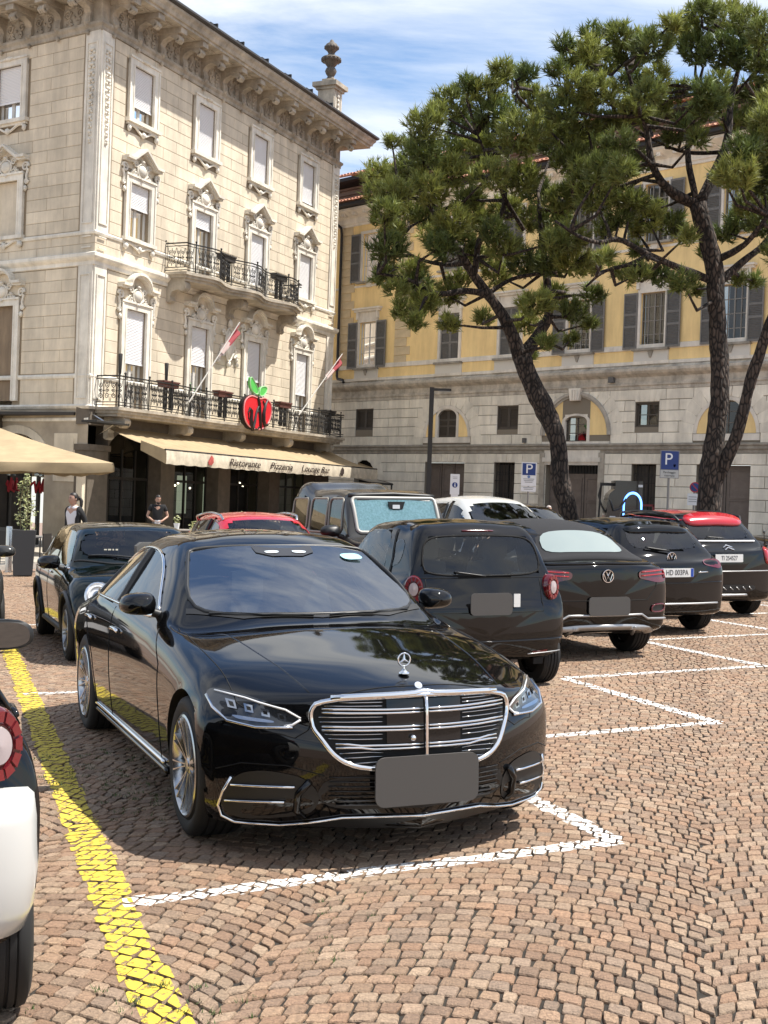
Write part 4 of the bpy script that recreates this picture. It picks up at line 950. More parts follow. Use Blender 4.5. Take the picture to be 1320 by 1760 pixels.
# ================================================================ awning, canopy, signs and furniture
def vec_mesh(name, quads, m, parent, smooth=0):
    B = MB()
    for q in quads: B.add(q, [tuple(range(len(q)))])
    return B.build(name, m, parent, smooth)
CANVAS = mat('beige_canvas', (.35, .265, .155), .85, var=.14, scale=1.6, bump=.12, bscale=20)
CANVAS_V = mat('pale_valance', (.50, .44, .34), .85, var=.22, scale=3.0)
LETTER = mat('dark_lettering', (.035, .02, .015), .8)
STEEL = mat('brushed_steel', (.55, .55, .55), .25, 1.0)
SIGN_BLUE = mat('sign_blue', (.01, .035, .17), .45); SIGN_WHITE = mat('sign_white', (.70, .71, .72), .5); SIGN_GREY = mat('sign_grey', (.42, .42, .40), .5); GALV = mat('galvanised_post', (.22, .21, .20), .5, .6)
DARKF = mat('dark_furniture', (.02, .018, .016), .6)
def awning():
    o = F1.pt(9, 0, 3); root = empty('awning', (o[0], o[1], 0), 0, 'long beige restaurant awning with dark italic lettering on its valance, below the lower balcony', 'awning')
    L = np.array(o) * [1, 1, 0]; loc = lambda s, d, z: tuple(np.array(F1.pt(s, d, z)) - L)
    G = []; N = 170; r = np.random.default_rng(4); ph = np.cumsum(r.normal(0, .35, N))
    for i in range(N):
        t = i / (N - 1); row = []
        for k in range(9):
            u = k / 8; s = (.9 + (18.2 - .9) * t) * (1 - u) + (.05 + (16.75 - .05) * t) * u
            d = .05 + 2.95 * u; z = 3.88 - .76 * u - .10 * math.sin(u * math.pi) + .022 * math.sin(i * 1.15 + .4 * math.sin(ph[i])) * math.sin(u * math.pi) * (1 + .5 * math.sin(ph[i]))
            row.append(loc(s, d, z))
        G.append(row)
    MB().grid(np.array(G)).build('canvas', CANVAS, root, 60)
    G = []
    for i in range(N):
        t = i / (N - 1); s = .05 + 16.7 * t; w = .018 * math.sin(i * .9 + ph[i]); G.append([loc(s, 3.0, 3.12), loc(s, 3.03 + w * .4, 3.0), loc(s, 3.04 + w, 2.80), loc(s, 3.03 + w * 1.2, 2.66 + .012 * math.sin(i * .8))])
    val = MB().grid(np.array(G)).build('valance', CANVAS_V, root, 60)
    for s0 in (.05, 16.75): vec_mesh('side_flap', [[loc(s0, 3.0, 3.12), loc(s0, 3.03, 2.66), loc(s0 + (.35 if s0 < 1 else .6), 1.8, 3.1), loc(s0 + (.35 if s0 < 1 else .6), 1.8, 3.42)]], CANVAS, root)
    B = MB(); B.tube([loc(.05, 2.98, 3.12), loc(16.75, 2.98, 3.12)], .035, 8)
    for s in (1.5, 5.5, 9.5, 13.5, 16.5): B.tube([loc(s + .6, .1, 3.6), loc(s + .3, 1.6, 3.15), loc(s, 2.95, 3.06)], .028, 6)
    B.build('awning_frame', DARKF, root, 60)
    B = MB(); B.box(-.01, .01, -.01, .01, 0, .01)
    for wd, c, w in (('Ristorante', 5.02, 2.2), ('Pizzeria', 7.75, 1.75), ('Lounge Bar', 10.6, 2.45)):
        M = F1.T(c, 3.075, 2.875); M.translation -= Vector((L[0], L[1], 0))
        ob = text('awning_lettering', wd, .36, LETTER, val, M, .004, shear=.28); x = ob.dimensions.x; ob.matrix_basis = ob.matrix_basis @ Matrix.Diagonal((w / max(.1, max(v.co.x for v in ob.data.vertices) - min(v.co.x for v in ob.data.vertices)), 1, 1, 1))
    for s, m in ((2.75, mat('faded_red_emblem', (.34, .06, .05), .8)), (13.1, LETTER)):
        B = MB(); B.ico((0, 0, 0), (.16, .015, .17), 1, .12); B.ico((.10, 0, -.07), (.13, .016, .11), 1, .1); M = F1.M(s, 3.07, 2.90); M.translation -= Vector((L[0], L[1], 0)); B.build('valance_emblem', m, val, 60, M)
    # second small awning beyond the end
    r2 = empty('awning', (o[0], o[1], 0), 0, 'small dark-framed awning folded at the far end of the restaurant front', 'awning')
    vec_mesh('canvas', [[loc(17.0, .1, 3.05), loc(20.0, .1, 3.05), loc(19.4, 2.6, 2.55), loc(16.9, 2.6, 2.55)]], mat('grey_canvas', (.28, .25, .20), .85), r2)
    B = MB(); B.tube([loc(16.9, 2.62, 2.52), loc(19.4, 2.62, 2.52)], .05, 6); B.tube([loc(20.0, .1, 3.02), loc(19.4, 2.62, 2.52)], .05, 6); B.tube([loc(16.95, 2.6, 2.5), loc(16.95, 2.6, -.4)], .05, 6); B.tube([loc(19.35, 2.6, 2.5), loc(19.35, 2.6, -.4)], .04, 6); B.build('awning_frame', DARKF, r2, 60)
awning()
def tent():
    A = np.array([-12.9, 39.4, 3.9]); Rt = np.array([-7.45, 35.05, 2.50]); v = A[:2] - Rt[:2]; pr = np.array([v[1], -v[0]])
    Cn = [Rt, np.array([*(A[:2] - np.array([-pr[0], -pr[1]]) * -1), 2.5]), np.array([*(A[:2] + v), 2.5]), np.array([*(A[:2] + pr), 2.5])]
    Cn = [np.array([*Rt[:2], 2.5]), np.array([*(A[:2] + np.array([-.63, -.78]) * 6.97), 2.5]), np.array([*(A[:2] + v), 2.5]), np.array([*(A[:2] - np.array([-.63, -.78]) * 2.6), 2.5])]
    root = empty('parasol', (A[0], A[1], -.3), 0, 'big square beige canvas parasol shading the restaurant terrace', 'parasol'); L = np.array([A[0], A[1], -.3])
    G = MB()
    for k in range(4):
        p, q = Cn[k], Cn[(k + 1) % 4]; rows = []
        for i in range(11):
            u = i / 10; row = []
            for j in range(17):
                w = j / 16; b = p + (q - p) * w; x = A + (b - A) * u; x = x.copy(); x[2] -= .16 * math.sin(u * math.pi) * .6 + .10 * math.sin(w * math.pi) * u ** 2; row.append(x - L)
            rows.append(row)
        G.grid(np.array(rows))
    G.build('canvas', CANVAS, root, 30)
    V = MB(); r = random.Random(2)
    for k in range(4):
        p, q = Cn[k], Cn[(k + 1) % 4]; rows = []
        for j in range(33):
            w = j / 32; b = (p + (q - p) * w).copy(); b[2] -= .10 * math.sin(w * math.pi); e = .03 * math.sin(w * 30 + k); nrm = np.array([*(b[:2] - A[:2]), 0]); nrm /= np.linalg.norm(nrm)
            rows.append([b - L, b - L + nrm * (.02 + e) + np.array([0, 0, -.12]), b - L + nrm * (e * 1.6) + np.array([0, 0, -.24 - .05 * abs(math.sin(w * math.pi * 4))])])
        V.grid(np.array(rows))
    V.build('valance', CANVAS, root, 60)
    B = MB(); B.tube([(0, 0, 0), (0, 0, 3.9)], .06, 8)
    for c in Cn: B.tube([(0, 0, 3.85), tuple(c - L - np.array([0, 0, .03]))], .025, 5)
    B.box(-.5, .5, -.5, .5, 0, .1); B.build('pole', DARKF, root, 60)
tent()
def apple_sign():
    M = F1.M(8.95, 1.28, 5.05); root = empty('apple_sign', (0, 0, 0), 0, 'red apple-shaped sign with green leaves and black script, fixed to the lower balcony rail', 'sign'); root.matrix_basis = Matrix.Translation(M.translation)
    T = F1.T(0, 0, 0); T.translation = (0, 0, 0)
    def shape(pts, h0, h1, name, m, par=root):
        return MB().prism(pts, h0, h1, lambda a, b, h: (a, b, h)).build(name, m, par, 0, T)
    W = 1.08; out = smooth_pts([(-.15, .62), (-.55, .66), (-.95, .42), (-1.05, .0), (-.92, -.5), (-.6, -.78), (-.1, -.86), (.4, -.80), (.82, -.5), (1.02, 0), (.98, .42), (.72, .58), (.45, .66), (.15, .56)])
    out = [(x * W, y * .84) for x, y in out]
    shape([(x * 1.06, y * 1.06) for x, y in out], -.16, -.01, 'sign_back', mat('sign_black', (.01, .008, .008), .5))
    shape(out, -.01, .03, 'sign_face', mat('sign_red', (.62, .02, .03), .4)); rim = MB().tube([(x, y, .03) for x, y in out], .03, 6, True).build('sign_rim', mat('sign_pink', (.65, .25, .25), .4), root, 60, T)
    G1 = mat('leaf_green_sign', (.10, .50, .10), .4)
    for pts in ([(-.05, .60), (-.55, .72), (-.72, 1.02), (-.66, 1.30), (-.35, 1.10), (-.05, .86)], [(.02, .62), (.32, .60), (.55, .72), (.68, .98), (.40, 1.0), (.10, .92)]):
        lf = shape(smooth_pts(pts), -.06, .04, 'sign_leaf', G1); MB().tube([(x, y, .04) for x, y in smooth_pts(pts)], .025, 5, True).build('leaf_rim', mat('leaf_pale', (.35, .65, .33), .4), lf, 60)
    K = mat('sign_script', (.012, .004, .004), .5)
    def stroke(pts, r): return MB().tube([(x, y, .035) for x, y in pts], r, 6).build('script_stroke', K, root, 60, T)
    stroke([(-.78, -.12), (-.66, .05), (-.52, -.02), (-.55, -.32), (-.50, -.62), (-.40, -.74), (-.26, -.45), (-.14, -.05), (.02, .18)], [.03, .06, .08, .10, .10, .09, .08, .06, .04])
    stroke([(-.06, .54), (.06, .30), (.14, -.1), (.22, -.55), (.30, -.72)], [.06, .08, .08, .07, .04]); stroke([(-.16, -.08), (-.02, -.02), (.08, .0)], .035); stroke([(-.2, -.7), (.0, -.72), (.12, -.62)], .04)
    stroke([(.74, .50), (.56, .30), (.42, -.05), (.44, -.35), (.56, -.52), (.74, -.50), (.88, -.42)], [.04, .07, .10, .10, .08, .06, .03]); stroke([(-.74, -.14), (-.72, -.34), (-.62, -.36)], .03); stroke([(.36, .42), (.46, .30)], .04)
def smooth_pts(P):
    for _ in range(3):
        Q = []
        for i in range(len(P)):
            a, b = P[i], P[(i + 1) % len(P)]; Q += [(a[0] * .75 + b[0] * .25, a[1] * .75 + b[1] * .25), (a[0] * .25 + b[0] * .75, a[1] * .25 + b[1] * .75)]
        P = Q
    return P
apple_sign()
# flags on slanting poles
def flag(s0, z0, s1, z1, lab, seed):
    a, b = np.array(F1.pt(s0, 1.05, z0)), np.array(F1.pt(s1, 1.9, z1)); root = empty('flag', tuple(a), 0, lab, 'flag', 'flags leaning out from the lower balcony'); b = b - a
    MB().tube([(0, 0, 0), tuple(b)], [.03, .02], 6).build('pole', mat('white_pole', (.6, .58, .54), .5), root, 60)
    r = random.Random(seed); u = b / np.linalg.norm(b); G = []
    for i in range(12):
        t = i / 11; p = b * (1.0 - .36 * t); row = []
        for k in range(9):
            w = k / 8; row.append(p + np.array([T1[0], T1[1], 0]) * (.06 * math.sin(w * 9 + t * 2 + seed) * (.3 + w) - .10 * w) + np.array([N1[0], N1[1], 0]) * (.08 * math.cos(w * 7 + t * 3)) + np.array([0, 0, -.5 * w * (1 - .4 * t)]))
        G.append(row)
    G = np.array(G); MB().grid(G[:7]).build('red_cloth', mat('flag_red', (.34, .06, .07), .8), root, 60); MB().grid(G[6:]).build('white_cloth', mat('flag_white', (.50, .38, .35), .8), root, 60)
flag(4.4, 5.0, 6.3, 8.1, 'red and white flag on a slanting pole between the first two lower balcony windows', 1); flag(12.9, 5.2, 15.1, 8.0, 'red and white flag on a slanting pole near the far end of the balcony', 3)
def flower_box(s, zt, d, lab, col, grp):
    o = F1.pt(s, d, zt); root = empty('flower_box', o, 0, lab, 'flower box', grp); M = F1.M(0, 0, 0); M.translation = (0, 0, 0)
    B = MB(); B.prism([(-.11, -.22), (.11, -.22), (.15, 0), (-.15, 0)], -.48, .48, lambda a, b, h: (h, a, b)); B.box(-.5, .5, -.17, .17, -.04, .01); B.build('trough', col, root, 0, M)
    B = MB(); 
    for x in (-.18, .18): B.box(x - .05, x + .05, -.06, .06, -.98, -.22)
    B.build('stand', DARKF, root, 0, M)
TERRA = mat('terracotta_box', (.12, .045, .035), .8, var=.2, scale=8); GREYBOX = mat('grey_box', (.05, .045, .04), .8)
for s, lab, m in ((3.3, 'terracotta flower box on the lower balcony rail by the first window', TERRA), (7.0, 'terracotta flower box on the lower balcony rail left of the apple sign', TERRA), (11.8, 'terracotta flower box on the lower balcony rail just beyond the apple sign', TERRA), (16.0, 'dark flower box at the far end of the lower balcony rail', GREYBOX)): flower_box(s, 5.62, .88, lab, m, 'flower boxes on the balconies')
for s, lab in ((6.95, 'grey flower box on the upper balcony rail by its tall door'), (11.1, 'grey flower box near the far end of the upper balcony rail')): flower_box(s, 10.72, .85, lab, GREYBOX, 'flower boxes on the balconies')
for s, lab in ((.6, 'thin black torch standing at the corner end of the lower balcony'), (3.35, 'thin black torch behind the first terracotta flower box')):
    o = F1.pt(s, .75, 4.5); root = empty('balcony_torch', o, 0, lab, 'torch'); MB().lathe([(.10, 0), (.03, .03), (.022, 1.05), (.05, 1.15), (.075, 1.75), (.06, 1.78)], 8).build('stem', DARKF, root, 60)
# small tables and chairs on the lower balcony
for k, s in enumerate((4.6, 6.0, 13.6)):
    o = F1.pt(s, .55, 4.5); root = empty('balcony_table', o, 0, ('round iron table on the lower balcony before its second window', 'round iron table on the lower balcony below the coat of arms', 'round iron table on the lower balcony before its last window')[k], 'table', 'tables on the lower balcony')
    MB().lathe([(0, .72), (.30, .72), (.30, .75), (0, .75)], 16).build('table_top', IRON, root, 30)
    B = MB(); 
    for a in range(3): c_, s_ = math.cos(a * 2.1), math.sin(a * 2.1); B.tube([(c_ * .25, s_ * .25, 0), (c_ * .06, s_ * .06, .4), (c_ * .2, s_ * .2, .72)], .015, 5)
    B.build('legs', IRON, root, 60)
# bracket heater panel at the building corner
o = F1.pt(.2, .5, 3.95); root = empty('corner_heater', o, 0, 'flat dark heater panel fixed on the corner under the balcony end', 'heater'); M = F1.M(0, 0, 0); M.translation = (0, 0, 0)
B = MB(); B.box(-.9, .9, -.25, .35, -.03, .05, .01); B.build('panel', DARKF, root, 0, M); B = MB(); B.tube([(0, -.5, .3), (0, 0, .05)], .03, 6); B.tube([(-.4, .1, 0), (-.4, -.5, -.35)], .02, 5); B.build('bracket_arm', STEEL, root, 60, M)
# ---------------------------------------------------------------- lamp post
p = ypx(738, 790, 49.0); root = empty('lamp_post', (p.x, p.y, -.1), 0, 'tall square black lamp post with a flat arm against the rusticated wall', 'street lamp')
B = MB(); B.box(-.085, .085, -.085, .085, 0, 6.25); B.box(-.14, .14, -.14, .14, 0, .06); B.build('post', DARKF, root); B = MB(); B.box(.085, .74, -.07, .07, 6.13, 6.22); B.build('arm', DARKF, root); B = MB(); B.box(.25, .70, -.06, .06, 6.11, 6.128); B.build('lamp_panel', mat('lamp_lens', (.3, .3, .3), .3), root)
# ---------------------------------------------------------------- signs
def sign_post(u, v, Y, h, name, lab, cat='sign', r=.028):
    p = ypx(u, v, Y); z0 = -.05 + p.x * .025; root = empty(name, (p.x, p.y, z0), 0, lab, cat); MB().tube([(0, .03, 0), (0, .03, p.z - z0 + h)], r, 8).build('post', GALV, root, 60); return root, p.z - z0
TX = Matrix(((1, 0, 0, 0), (0, 0, -1, 0), (0, 1, 0, 0), (0, 0, 0, 1)))
def face(root, x0, x1, z0, z1, m, name, y=0.0, th=.006, bev=0):
    return MB().box(x0, x1, y - th, y, z0, z1).build(name, m, root)
def put(root, s, size, x, z, m, y=-.0165, sx=1.0): return text('sign_lettering', s, size, m, root, Matrix.Translation((x, y, z)) @ TX, .0006, sx=sx)
root, zb = sign_post(908, 842, 40, .82, 'parking_sign', 'blue parking sign with a white text panel, left of the leaning pine')
w = .235; face(root, -w, w, zb + .12, zb + .86, SIGN_WHITE, 'panel'); face(root, -w + .03, w - .03, zb + .46, zb + .83, SIGN_BLUE, 'blue_field', -.007); put(root, 'P', .42, 0, zb + .645, SIGN_WHITE, sx=1.1); face(root, -w, w, zb - .05, zb + .10, SIGN_WHITE, 'lower_panel')
for k, (z, ww) in enumerate(((.34, .17), (.29, .15), (.24, .12), (.02, .14), (.07, .16))): face(root, -ww, ww, zb + z - .012, zb + z + .012, mat('blurred_print', (.30, .31, .32), .6), 'small_print', -.008, .002)
MB().lathe([(0, 0), (.045, 0), (.045, .004), (0, .004)], 16, axis='y').build('symbol', mat('print_blue', (.12, .2, .4), .5), root, 0, Matrix.Translation((0, -.011, zb + .41)))
root, zb = sign_post(1150, 822, 27.5, .62, 'parking_sign', 'blue parking sign with a grey lower panel, between the charger and the twin-trunked pine')
w = .205; face(root, -w, w, zb - .0, zb + .60, mat('sign_frame', (.20, .20, .21), .5), 'frame_panel'); face(root, -w + .02, w - .02, zb + .19, zb + .58, SIGN_BLUE, 'blue_field', -.007); face(root, -w + .012, w - .012, zb + .012, zb + .175, SIGN_GREY, 'lower_panel', -.007); put(root, 'P', .36, -.03, zb + .40, SIGN_WHITE)
face(root, .06, .15, zb + .22, zb + .32, SIGN_WHITE, 'symbol_field', -.009, .003); B = MB().prism([(.08, .30), (.13, .30), (.125, .26), (.105, .235), (.085, .26)], -.013, -.011, lambda a, b, h: (a, h, zb + b)); B.build('symbol', SIGN_BLUE, root)
put(root, 'Parcheggio', .062, 0, zb + .125, INK_S if 'INK_S' in globals() else mat('sign_ink', (.02, .02, .02), .6)); put(root, 'riservato', .062, 0, zb + .055, mat('sign_ink', (.02, .02, .02), .6))
root, zb = sign_post(781, 850, 40, .6, 'walk_sign', 'white upright sign with a blue pedestrian roundel, in front of the wide taupe door'); face(root, -.145, .145, zb - .0, zb + .64, SIGN_WHITE, 'panel', 0, .05); face(root, -.11, .11, zb - .09, zb + .02, SIGN_WHITE, 'foot_panel', 0, .04)
MB().lathe([(0, 0), (.085, 0), (.085, .006), (0, .006)], 24, axis='y').build('roundel', SIGN_BLUE, root, 0, Matrix.Translation((0, -.058, zb + .30)))
B = MB(); B.ico((0, -.062, zb + .345), .016, 1); B.tube([(0, -.062, zb + .33), (0, -.062, zb + .285), (.02, -.062, zb + .25)], .011, 5); B.tube([(0, -.062, zb + .285), (-.022, -.062, zb + .25)], .010, 5); B.build('walker_symbol', SIGN_WHITE, root)
for k in range(2): face(root, -.07, .07, zb + .54 - k * .045, zb + .555 - k * .045, mat('blurred_print', (.3, .31, .32), .6), 'small_print', -.052, .002)
root, zb = sign_post(1193, 870, 30.5, .5, 'no_parking_sign', 'round red and blue no-parking sign half hidden by the twin-trunked pine'); face(root, -.17, .10, zb + .02, zb + .30, SIGN_WHITE, 'plate')
for r_, m, y in ((.125, mat('sign_red_rim', (.40, .02, .03), .45), -.008), (.10, SIGN_BLUE, -.014)): MB().lathe([(0, 0), (r_, 0), (r_, .006), (0, .006)], 24, axis='y').build('roundel', m, root, 0, Matrix.Translation((.0, y, zb + .45)))
B = MB(); B.prism([(-.075, .06), (-.06, .075), (.075, -.06), (.06, -.075)], -.019, -.016, lambda a, b, h: (a, h, zb + .45 + b)); B.build('slash', _m['sign_red_rim'], root)
for k in range(3): face(root, -.14, .05, zb + .10 + k * .055, zb + .118 + k * .055, _m['blurred_print'], 'small_print', -.007, .002)
# ---------------------------------------------------------------- charging cabinet with a lit arch
p = ypx(1068, 900, 29.5); gz = p.x * .025; root = empty('charging_cabinet', (p.x, p.y, gz), 0, 'black vehicle charging cabinet with a glowing blue arch and a hanging cable', 'charger'); root.scale = (1, 1, 1.36)
B = MB(); prof = [(-.40, 0), (-.40, 1.28), (-.34, 1.44), (-.22, 1.52), (-.22, 1.66), (.40, 1.66), (.40, 0)]
B.prism(prof, -.30, .30, lambda a, b, h: (a, h, b)); B.build('cabinet', mat('charger_black', (.006, .006, .007), .2, coat=.6), root, 30)
B = MB(); arch = [(-.02, -.32, .2)] + [(.18 - .20 * math.cos(a), -.32, 1.26 + .20 * math.sin(a)) for a in np.linspace(0, math.pi, 15)] + [(.38, -.32, .2)]; B.tube(arch, .020, 8); B.build('light_strip', mat('blue_led', (.2, .4, .9), .4, emit=(.10, .30, 1.0, 3.2)), root, 60)
B = MB(); B.box(-.33, -.20, -.307, -.30, 1.03, 1.06); B.box(.30, .40, -.307, -.3, 1.56, 1.60); B.build('label_plate', SIGN_WHITE, root)
B = MB(); B.tube([(-.34, -.30, 1.33), (-.25, -.36, 1.16), (-.10, -.36, 1.2), (.02, -.33, 1.36)], .02, 6); B.tube([(-.36, 0, 1.60), (-.50, 0, 1.58), (-.56, -.05, 1.4), (-.48, -.1, 1.22), (-.40, -.1, 1.12)], .022, 6); B.tube([(-.5, 0, 1.58), (-.54, 0, .9), (-.62, 0, .05)], .022, 6); B.box(-.52, -.22, -.04, .04, 1.57, 1.62); B.build('cable', DARKF, root, 60)
p = ypx(1110, 880, 31.5); root = empty('red_frame_sign', (p.x, p.y, p.x * .025), 0, 'small red framed notice stand beside the charging cabinet', 'sign'); h = p.z - p.x * .025
B = MB(); 
for x in (-.22, .16): B.box(x, x + .05, -.03, .03, 0, h + .18)
B.box(-.22, .21, -.03, .03, h + .14, h + .19); B.build('frame', mat('dull_red_frame', (.16, .02, .025), .6), root); B = MB(); B.box(-.14, .13, -.02, 0, h - .16, h + .02); B.build('notice', SIGN_WHITE, root)
# ---------------------------------------------------------------- terrace pavement, bollard, planter, tables
k0, k1 = np.array(gpx(-60, 990)), np.array(gpx(330, 960)); TERR = mat('terrace_paving', (.36, .325, .27), .85, var=.14, scale=1.4, bump=.2)
def terrace():
    a = np.array([-13.0, 24.6]); b = np.array([1.5, 45.5]); d = (b - a) / np.linalg.norm(b - a); n = np.array([-d[1], d[0]])
    B = MB(); q = [a - d * 12, b, b + n * 26, a - d * 12 + n * 26]; B.prism([tuple(x) for x in q], -.02, .11, lambda x, y, h: (x, y, h)); o = B.build('pavement', TERR); tag(o, kind='structure')
    K = MB(); L = 46
    for k in range(L): p0 = a - d * 12 + d * .95 * k; p1 = p0 + d * .935; K.prism([tuple(p0 - n * .14), tuple(p1 - n * .14), tuple(p1 + n * .001), tuple(p0 + n * .001)], -.02, .118, lambda x, y, h: (x, y, h))
    K.build('kerb_stone', mat('kerb_granite', (.40, .37, .33), .85, var=.15, scale=9), o)
terrace()
g0 = -.22
p = gpx(8, 985); root = empty('bollard', (-8.55, 29.3, g0 + .0), 0, 'cylindrical brushed steel bollard at the edge of the terrace pavement', 'bollard'); MB().lathe([(.075, 0), (.075, 1.02), (.068, 1.06), (0, 1.065)], 20).build('post', STEEL, root, 40); MB().lathe([(.11, 0), (.11, .03), (.075, .035)], 20).build('base_ring', STEEL, root, 40)
def leafy(B, c, rx, rz, n, size, r):
    for _ in range(n):
        a = r.uniform(0, 6.28); t = r.uniform(-1, 1); q = math.sqrt(max(0, 1 - t * t)) * r.uniform(.55, 1); x, y, z = c[0] + rx * q * math.cos(a), c[1] + rx * q * math.sin(a), c[2] + rz * t
        d = Vector((r.gauss(0, 1), r.gauss(0, 1), r.gauss(0, .6))).normalized(); e = d.orthogonal().normalized(); s = size * r.uniform(.7, 1.3); P_ = Vector((x, y, z))
        B.add([P_ - d * s, P_ + e * s * .42, P_ + d * s, P_ - e * s * .42], [(0, 1, 2, 3)])
def planter(x, y, h, w, ph, lab, leaf):
    root = empty('tall_planter', (x, y, g0 + .05), .25, lab, 'planter'); B = MB(); B.prism([(-w * .8, 0), (w * .8, 0), (w, h), (-w, h)], -w, w, lambda a, b, c: (a, c, b)); B.build('pot', mat('anthracite_pot', (.035, .036, .038), .6), root)
    r = random.Random(6); B = MB()
    for k in range(5): a = k * 1.3; B.tube([(0.1 * math.cos(a), .1 * math.sin(a), h), (.14 * math.cos(a), .12 * math.sin(a), h + ph * .5), (.05 * math.cos(a), .05 * math.sin(a), h + ph)], .012, 4)
    B.build('stems', mat('plant_stem', (.10, .085, .04), .8), root, 60); B = MB()
    for k in range(15): t = k / 14; leafy(B, (r.uniform(-.10, .10), r.uniform(-.07, .07), h + .08 + ph * .95 * t), .22 * (1 - t * .85) * r.uniform(.6, 1.3) + .04, .09, 26, .038, r)
    B.build('foliage', leaf, root)
LEAF = mat('planter_leaf', (.16, .19, .06), .5, col2=(.36, .36, .16), scale=9)
planter(-7.85, 28.0, .98, .25, 1.12, 'tall anthracite planter with a slender leafy climber at the terrace edge', LEAF)
def bar_table(x, y, lab):
    root = empty('bar_table', (x, y, g0 + .05), random.uniform(-.2, .2), lab, 'table', 'dark tables on the shaded terrace'); B = MB(); B.box(-.38, .38, -.38, .38, .70, .735); B.build('table_top', mat('table_grey', (.20, .19, .175), .5), root)
    for sx in (-1, 1):
        for sy in (-1, 1): MB().tube([(sx * .33, sy * .33, 0), (sx * .33, sy * .33, .70)], .02, 5).build('leg', DARKF, root, 60)
def terrace_chair(x, y, rz, lab):
    root = empty('terrace_chair', (x, y, g0 + .05), rz, lab, 'chair', 'dark chairs on the shaded terrace'); B = MB(); B.box(-.22, .22, -.21, .21, .43, .46); B.build('seat', DARKF, root)
    B = MB(); B.box(-.22, .22, .19, .215, .46, .86); B.build('backrest', DARKF, root)
    for sx in (-1, 1):
        for sy in (-1, 1): MB().tube([(sx * .20, sy * .19, 0), (sx * .19, sy * .18, .44)], .015, 5).build('leg', DARKF, root, 60)
for i, (x, y) in enumerate(((-7.0, 29.5), (-8.6, 31.4), (-6.6, 33.2))): bar_table(x, y, ('square table on the terrace just right of the tall planter', 'square table on the terrace behind the tall planter', 'square table on the terrace further along towards the glass doors')[i])
for i, (x, y, a) in enumerate(((-7.6, 29.7, 1.4), (-6.5, 30.1, -1.4), (-8.9, 30.7, 3.0), (-7.3, 33.4, 1.5), (-9.2, 32.0, .3))): terrace_chair(x, y, a, ('dark chair at the table just right of the tall planter, on its near side', 'dark chair at the table right of the planter, towards the street', 'dark chair in front of the table behind the tall planter', 'dark chair on the terrace nearest the restaurant corner', 'dark chair at the back of the terrace under the parasol')[i])
for i, (x, y, a) in enumerate(((-5.9, 34.2, 2.2), (-8.2, 34.6, .8), (-5.3, 36.0, -1.0), (-9.8, 33.4, 2.6))): terrace_chair(x, y, a, ('dark chair towards the entrance counter', 'dark chair against the shaded arcade pier', 'dark chair right of the entrance counter', 'dark chair deep under the parasol')[i])
# red pot and white cups by the entrance
p = ypx(335, 902, 36); root = empty('red_planter', (p.x, p.y, g0 + .05), .2, 'small red square planter beside the entrance counter', 'planter'); B = MB(); B.box(-.17, .17, -.17, .17, 0, .86, .01); B.build('pot', mat('red_pot', (.5, .02, .02), .4), root); B = MB(); r = random.Random(9); leafy(B, (0, 0, .98), .16, .16, 60, .05, r); B.build('foliage', LEAF, root)
p = ypx(304, 893, 36); root = empty('counter_plant', (p.x, p.y, .70), .2, 'small green plant in a white pot on the entrance counter', 'plant'); MB().lathe([(.06, .02), (.09, .2), (.085, .2), (.06, .1)], 12).build('pot', SIGN_WHITE, root, 60); B = MB(); leafy(B, (0, 0, .30), .11, .12, 50, .04, random.Random(3)); B.build('foliage', LEAF, root)
p = ypx(305, 905, 36); root = empty('entrance_counter', (p.x, p.y, g0 + .05), R(20), 'low dark counter in front of the restaurant entrance', 'counter'); B = MB(); B.box(-1.4, .45, -.25, .25, 0, .86); B.build('cabinet', mat('dark_wood', (.04, .03, .024), .6), root); B = MB(); B.box(-1.45, .5, -.3, .3, .86, .90); B.build('counter_top', mat('pale_top', (.34, .31, .27), .5), root)
for (u, v, Y, lab) in ((513, 880, 45.5, 'leafy shrub by the arcade, left of the boxy off-road car'), (405, 885, 45.5, 'dim potted shrub inside the arcade')):
    p = ypx(u, v, Y); root = empty('potted_shrub', (p.x, p.y, g0), 0, lab, 'plant'); B = MB(); B.prism([(-.2, 0), (.2, 0), (.26, .55), (-.26, .55)], -.22, .22, lambda a, b, c: (a, c, b)); B.build('pot', mat('anthracite_pot', (.035, .036, .038), .6), root); B = MB(); [leafy(B, (q.uniform(-.25, .25), q.uniform(-.2, .2), .6 + q.random() * .7), .16, .16, 22, .06, q) for q in [random.Random(u)] for _ in range(9)]; B.build('foliage', LEAF, root)
# neon-like red emblems in the arcade windows on the shaded side
for s in (2.6, 4.2):
    o = F2.pt(s, -.30, 1.75); root = empty('window_decal', o, 0, 'red script emblem on dark arcade glass ' + ('nearer the corner pier' if s < 3 else 'behind the tall planter'), 'decal'); M = F2.T(0, 0, 0); M.translation = (0, 0, 0)
    B = MB(); B.tube([(-.35, .1, 0), (-.2, .22, 0), (-.12, -.15, 0), (.05, .2, 0), (.1, -.15, 0), (.25, .3, 0), (.22, -.1, 0), (.36, -.12, 0)], .05, 5); B.build('script', mat('decal_red', (.35, .02, .025), .6), root, 60, M); B = MB(); B.ico((-.1, .45, 0), (.14, .05, .02), 1); B.ico((.1, .42, 0), (.1, .04, .02), 1); B.build('leaf', mat('decal_leaf', (.5, .55, .5), .6), root, 60, M)
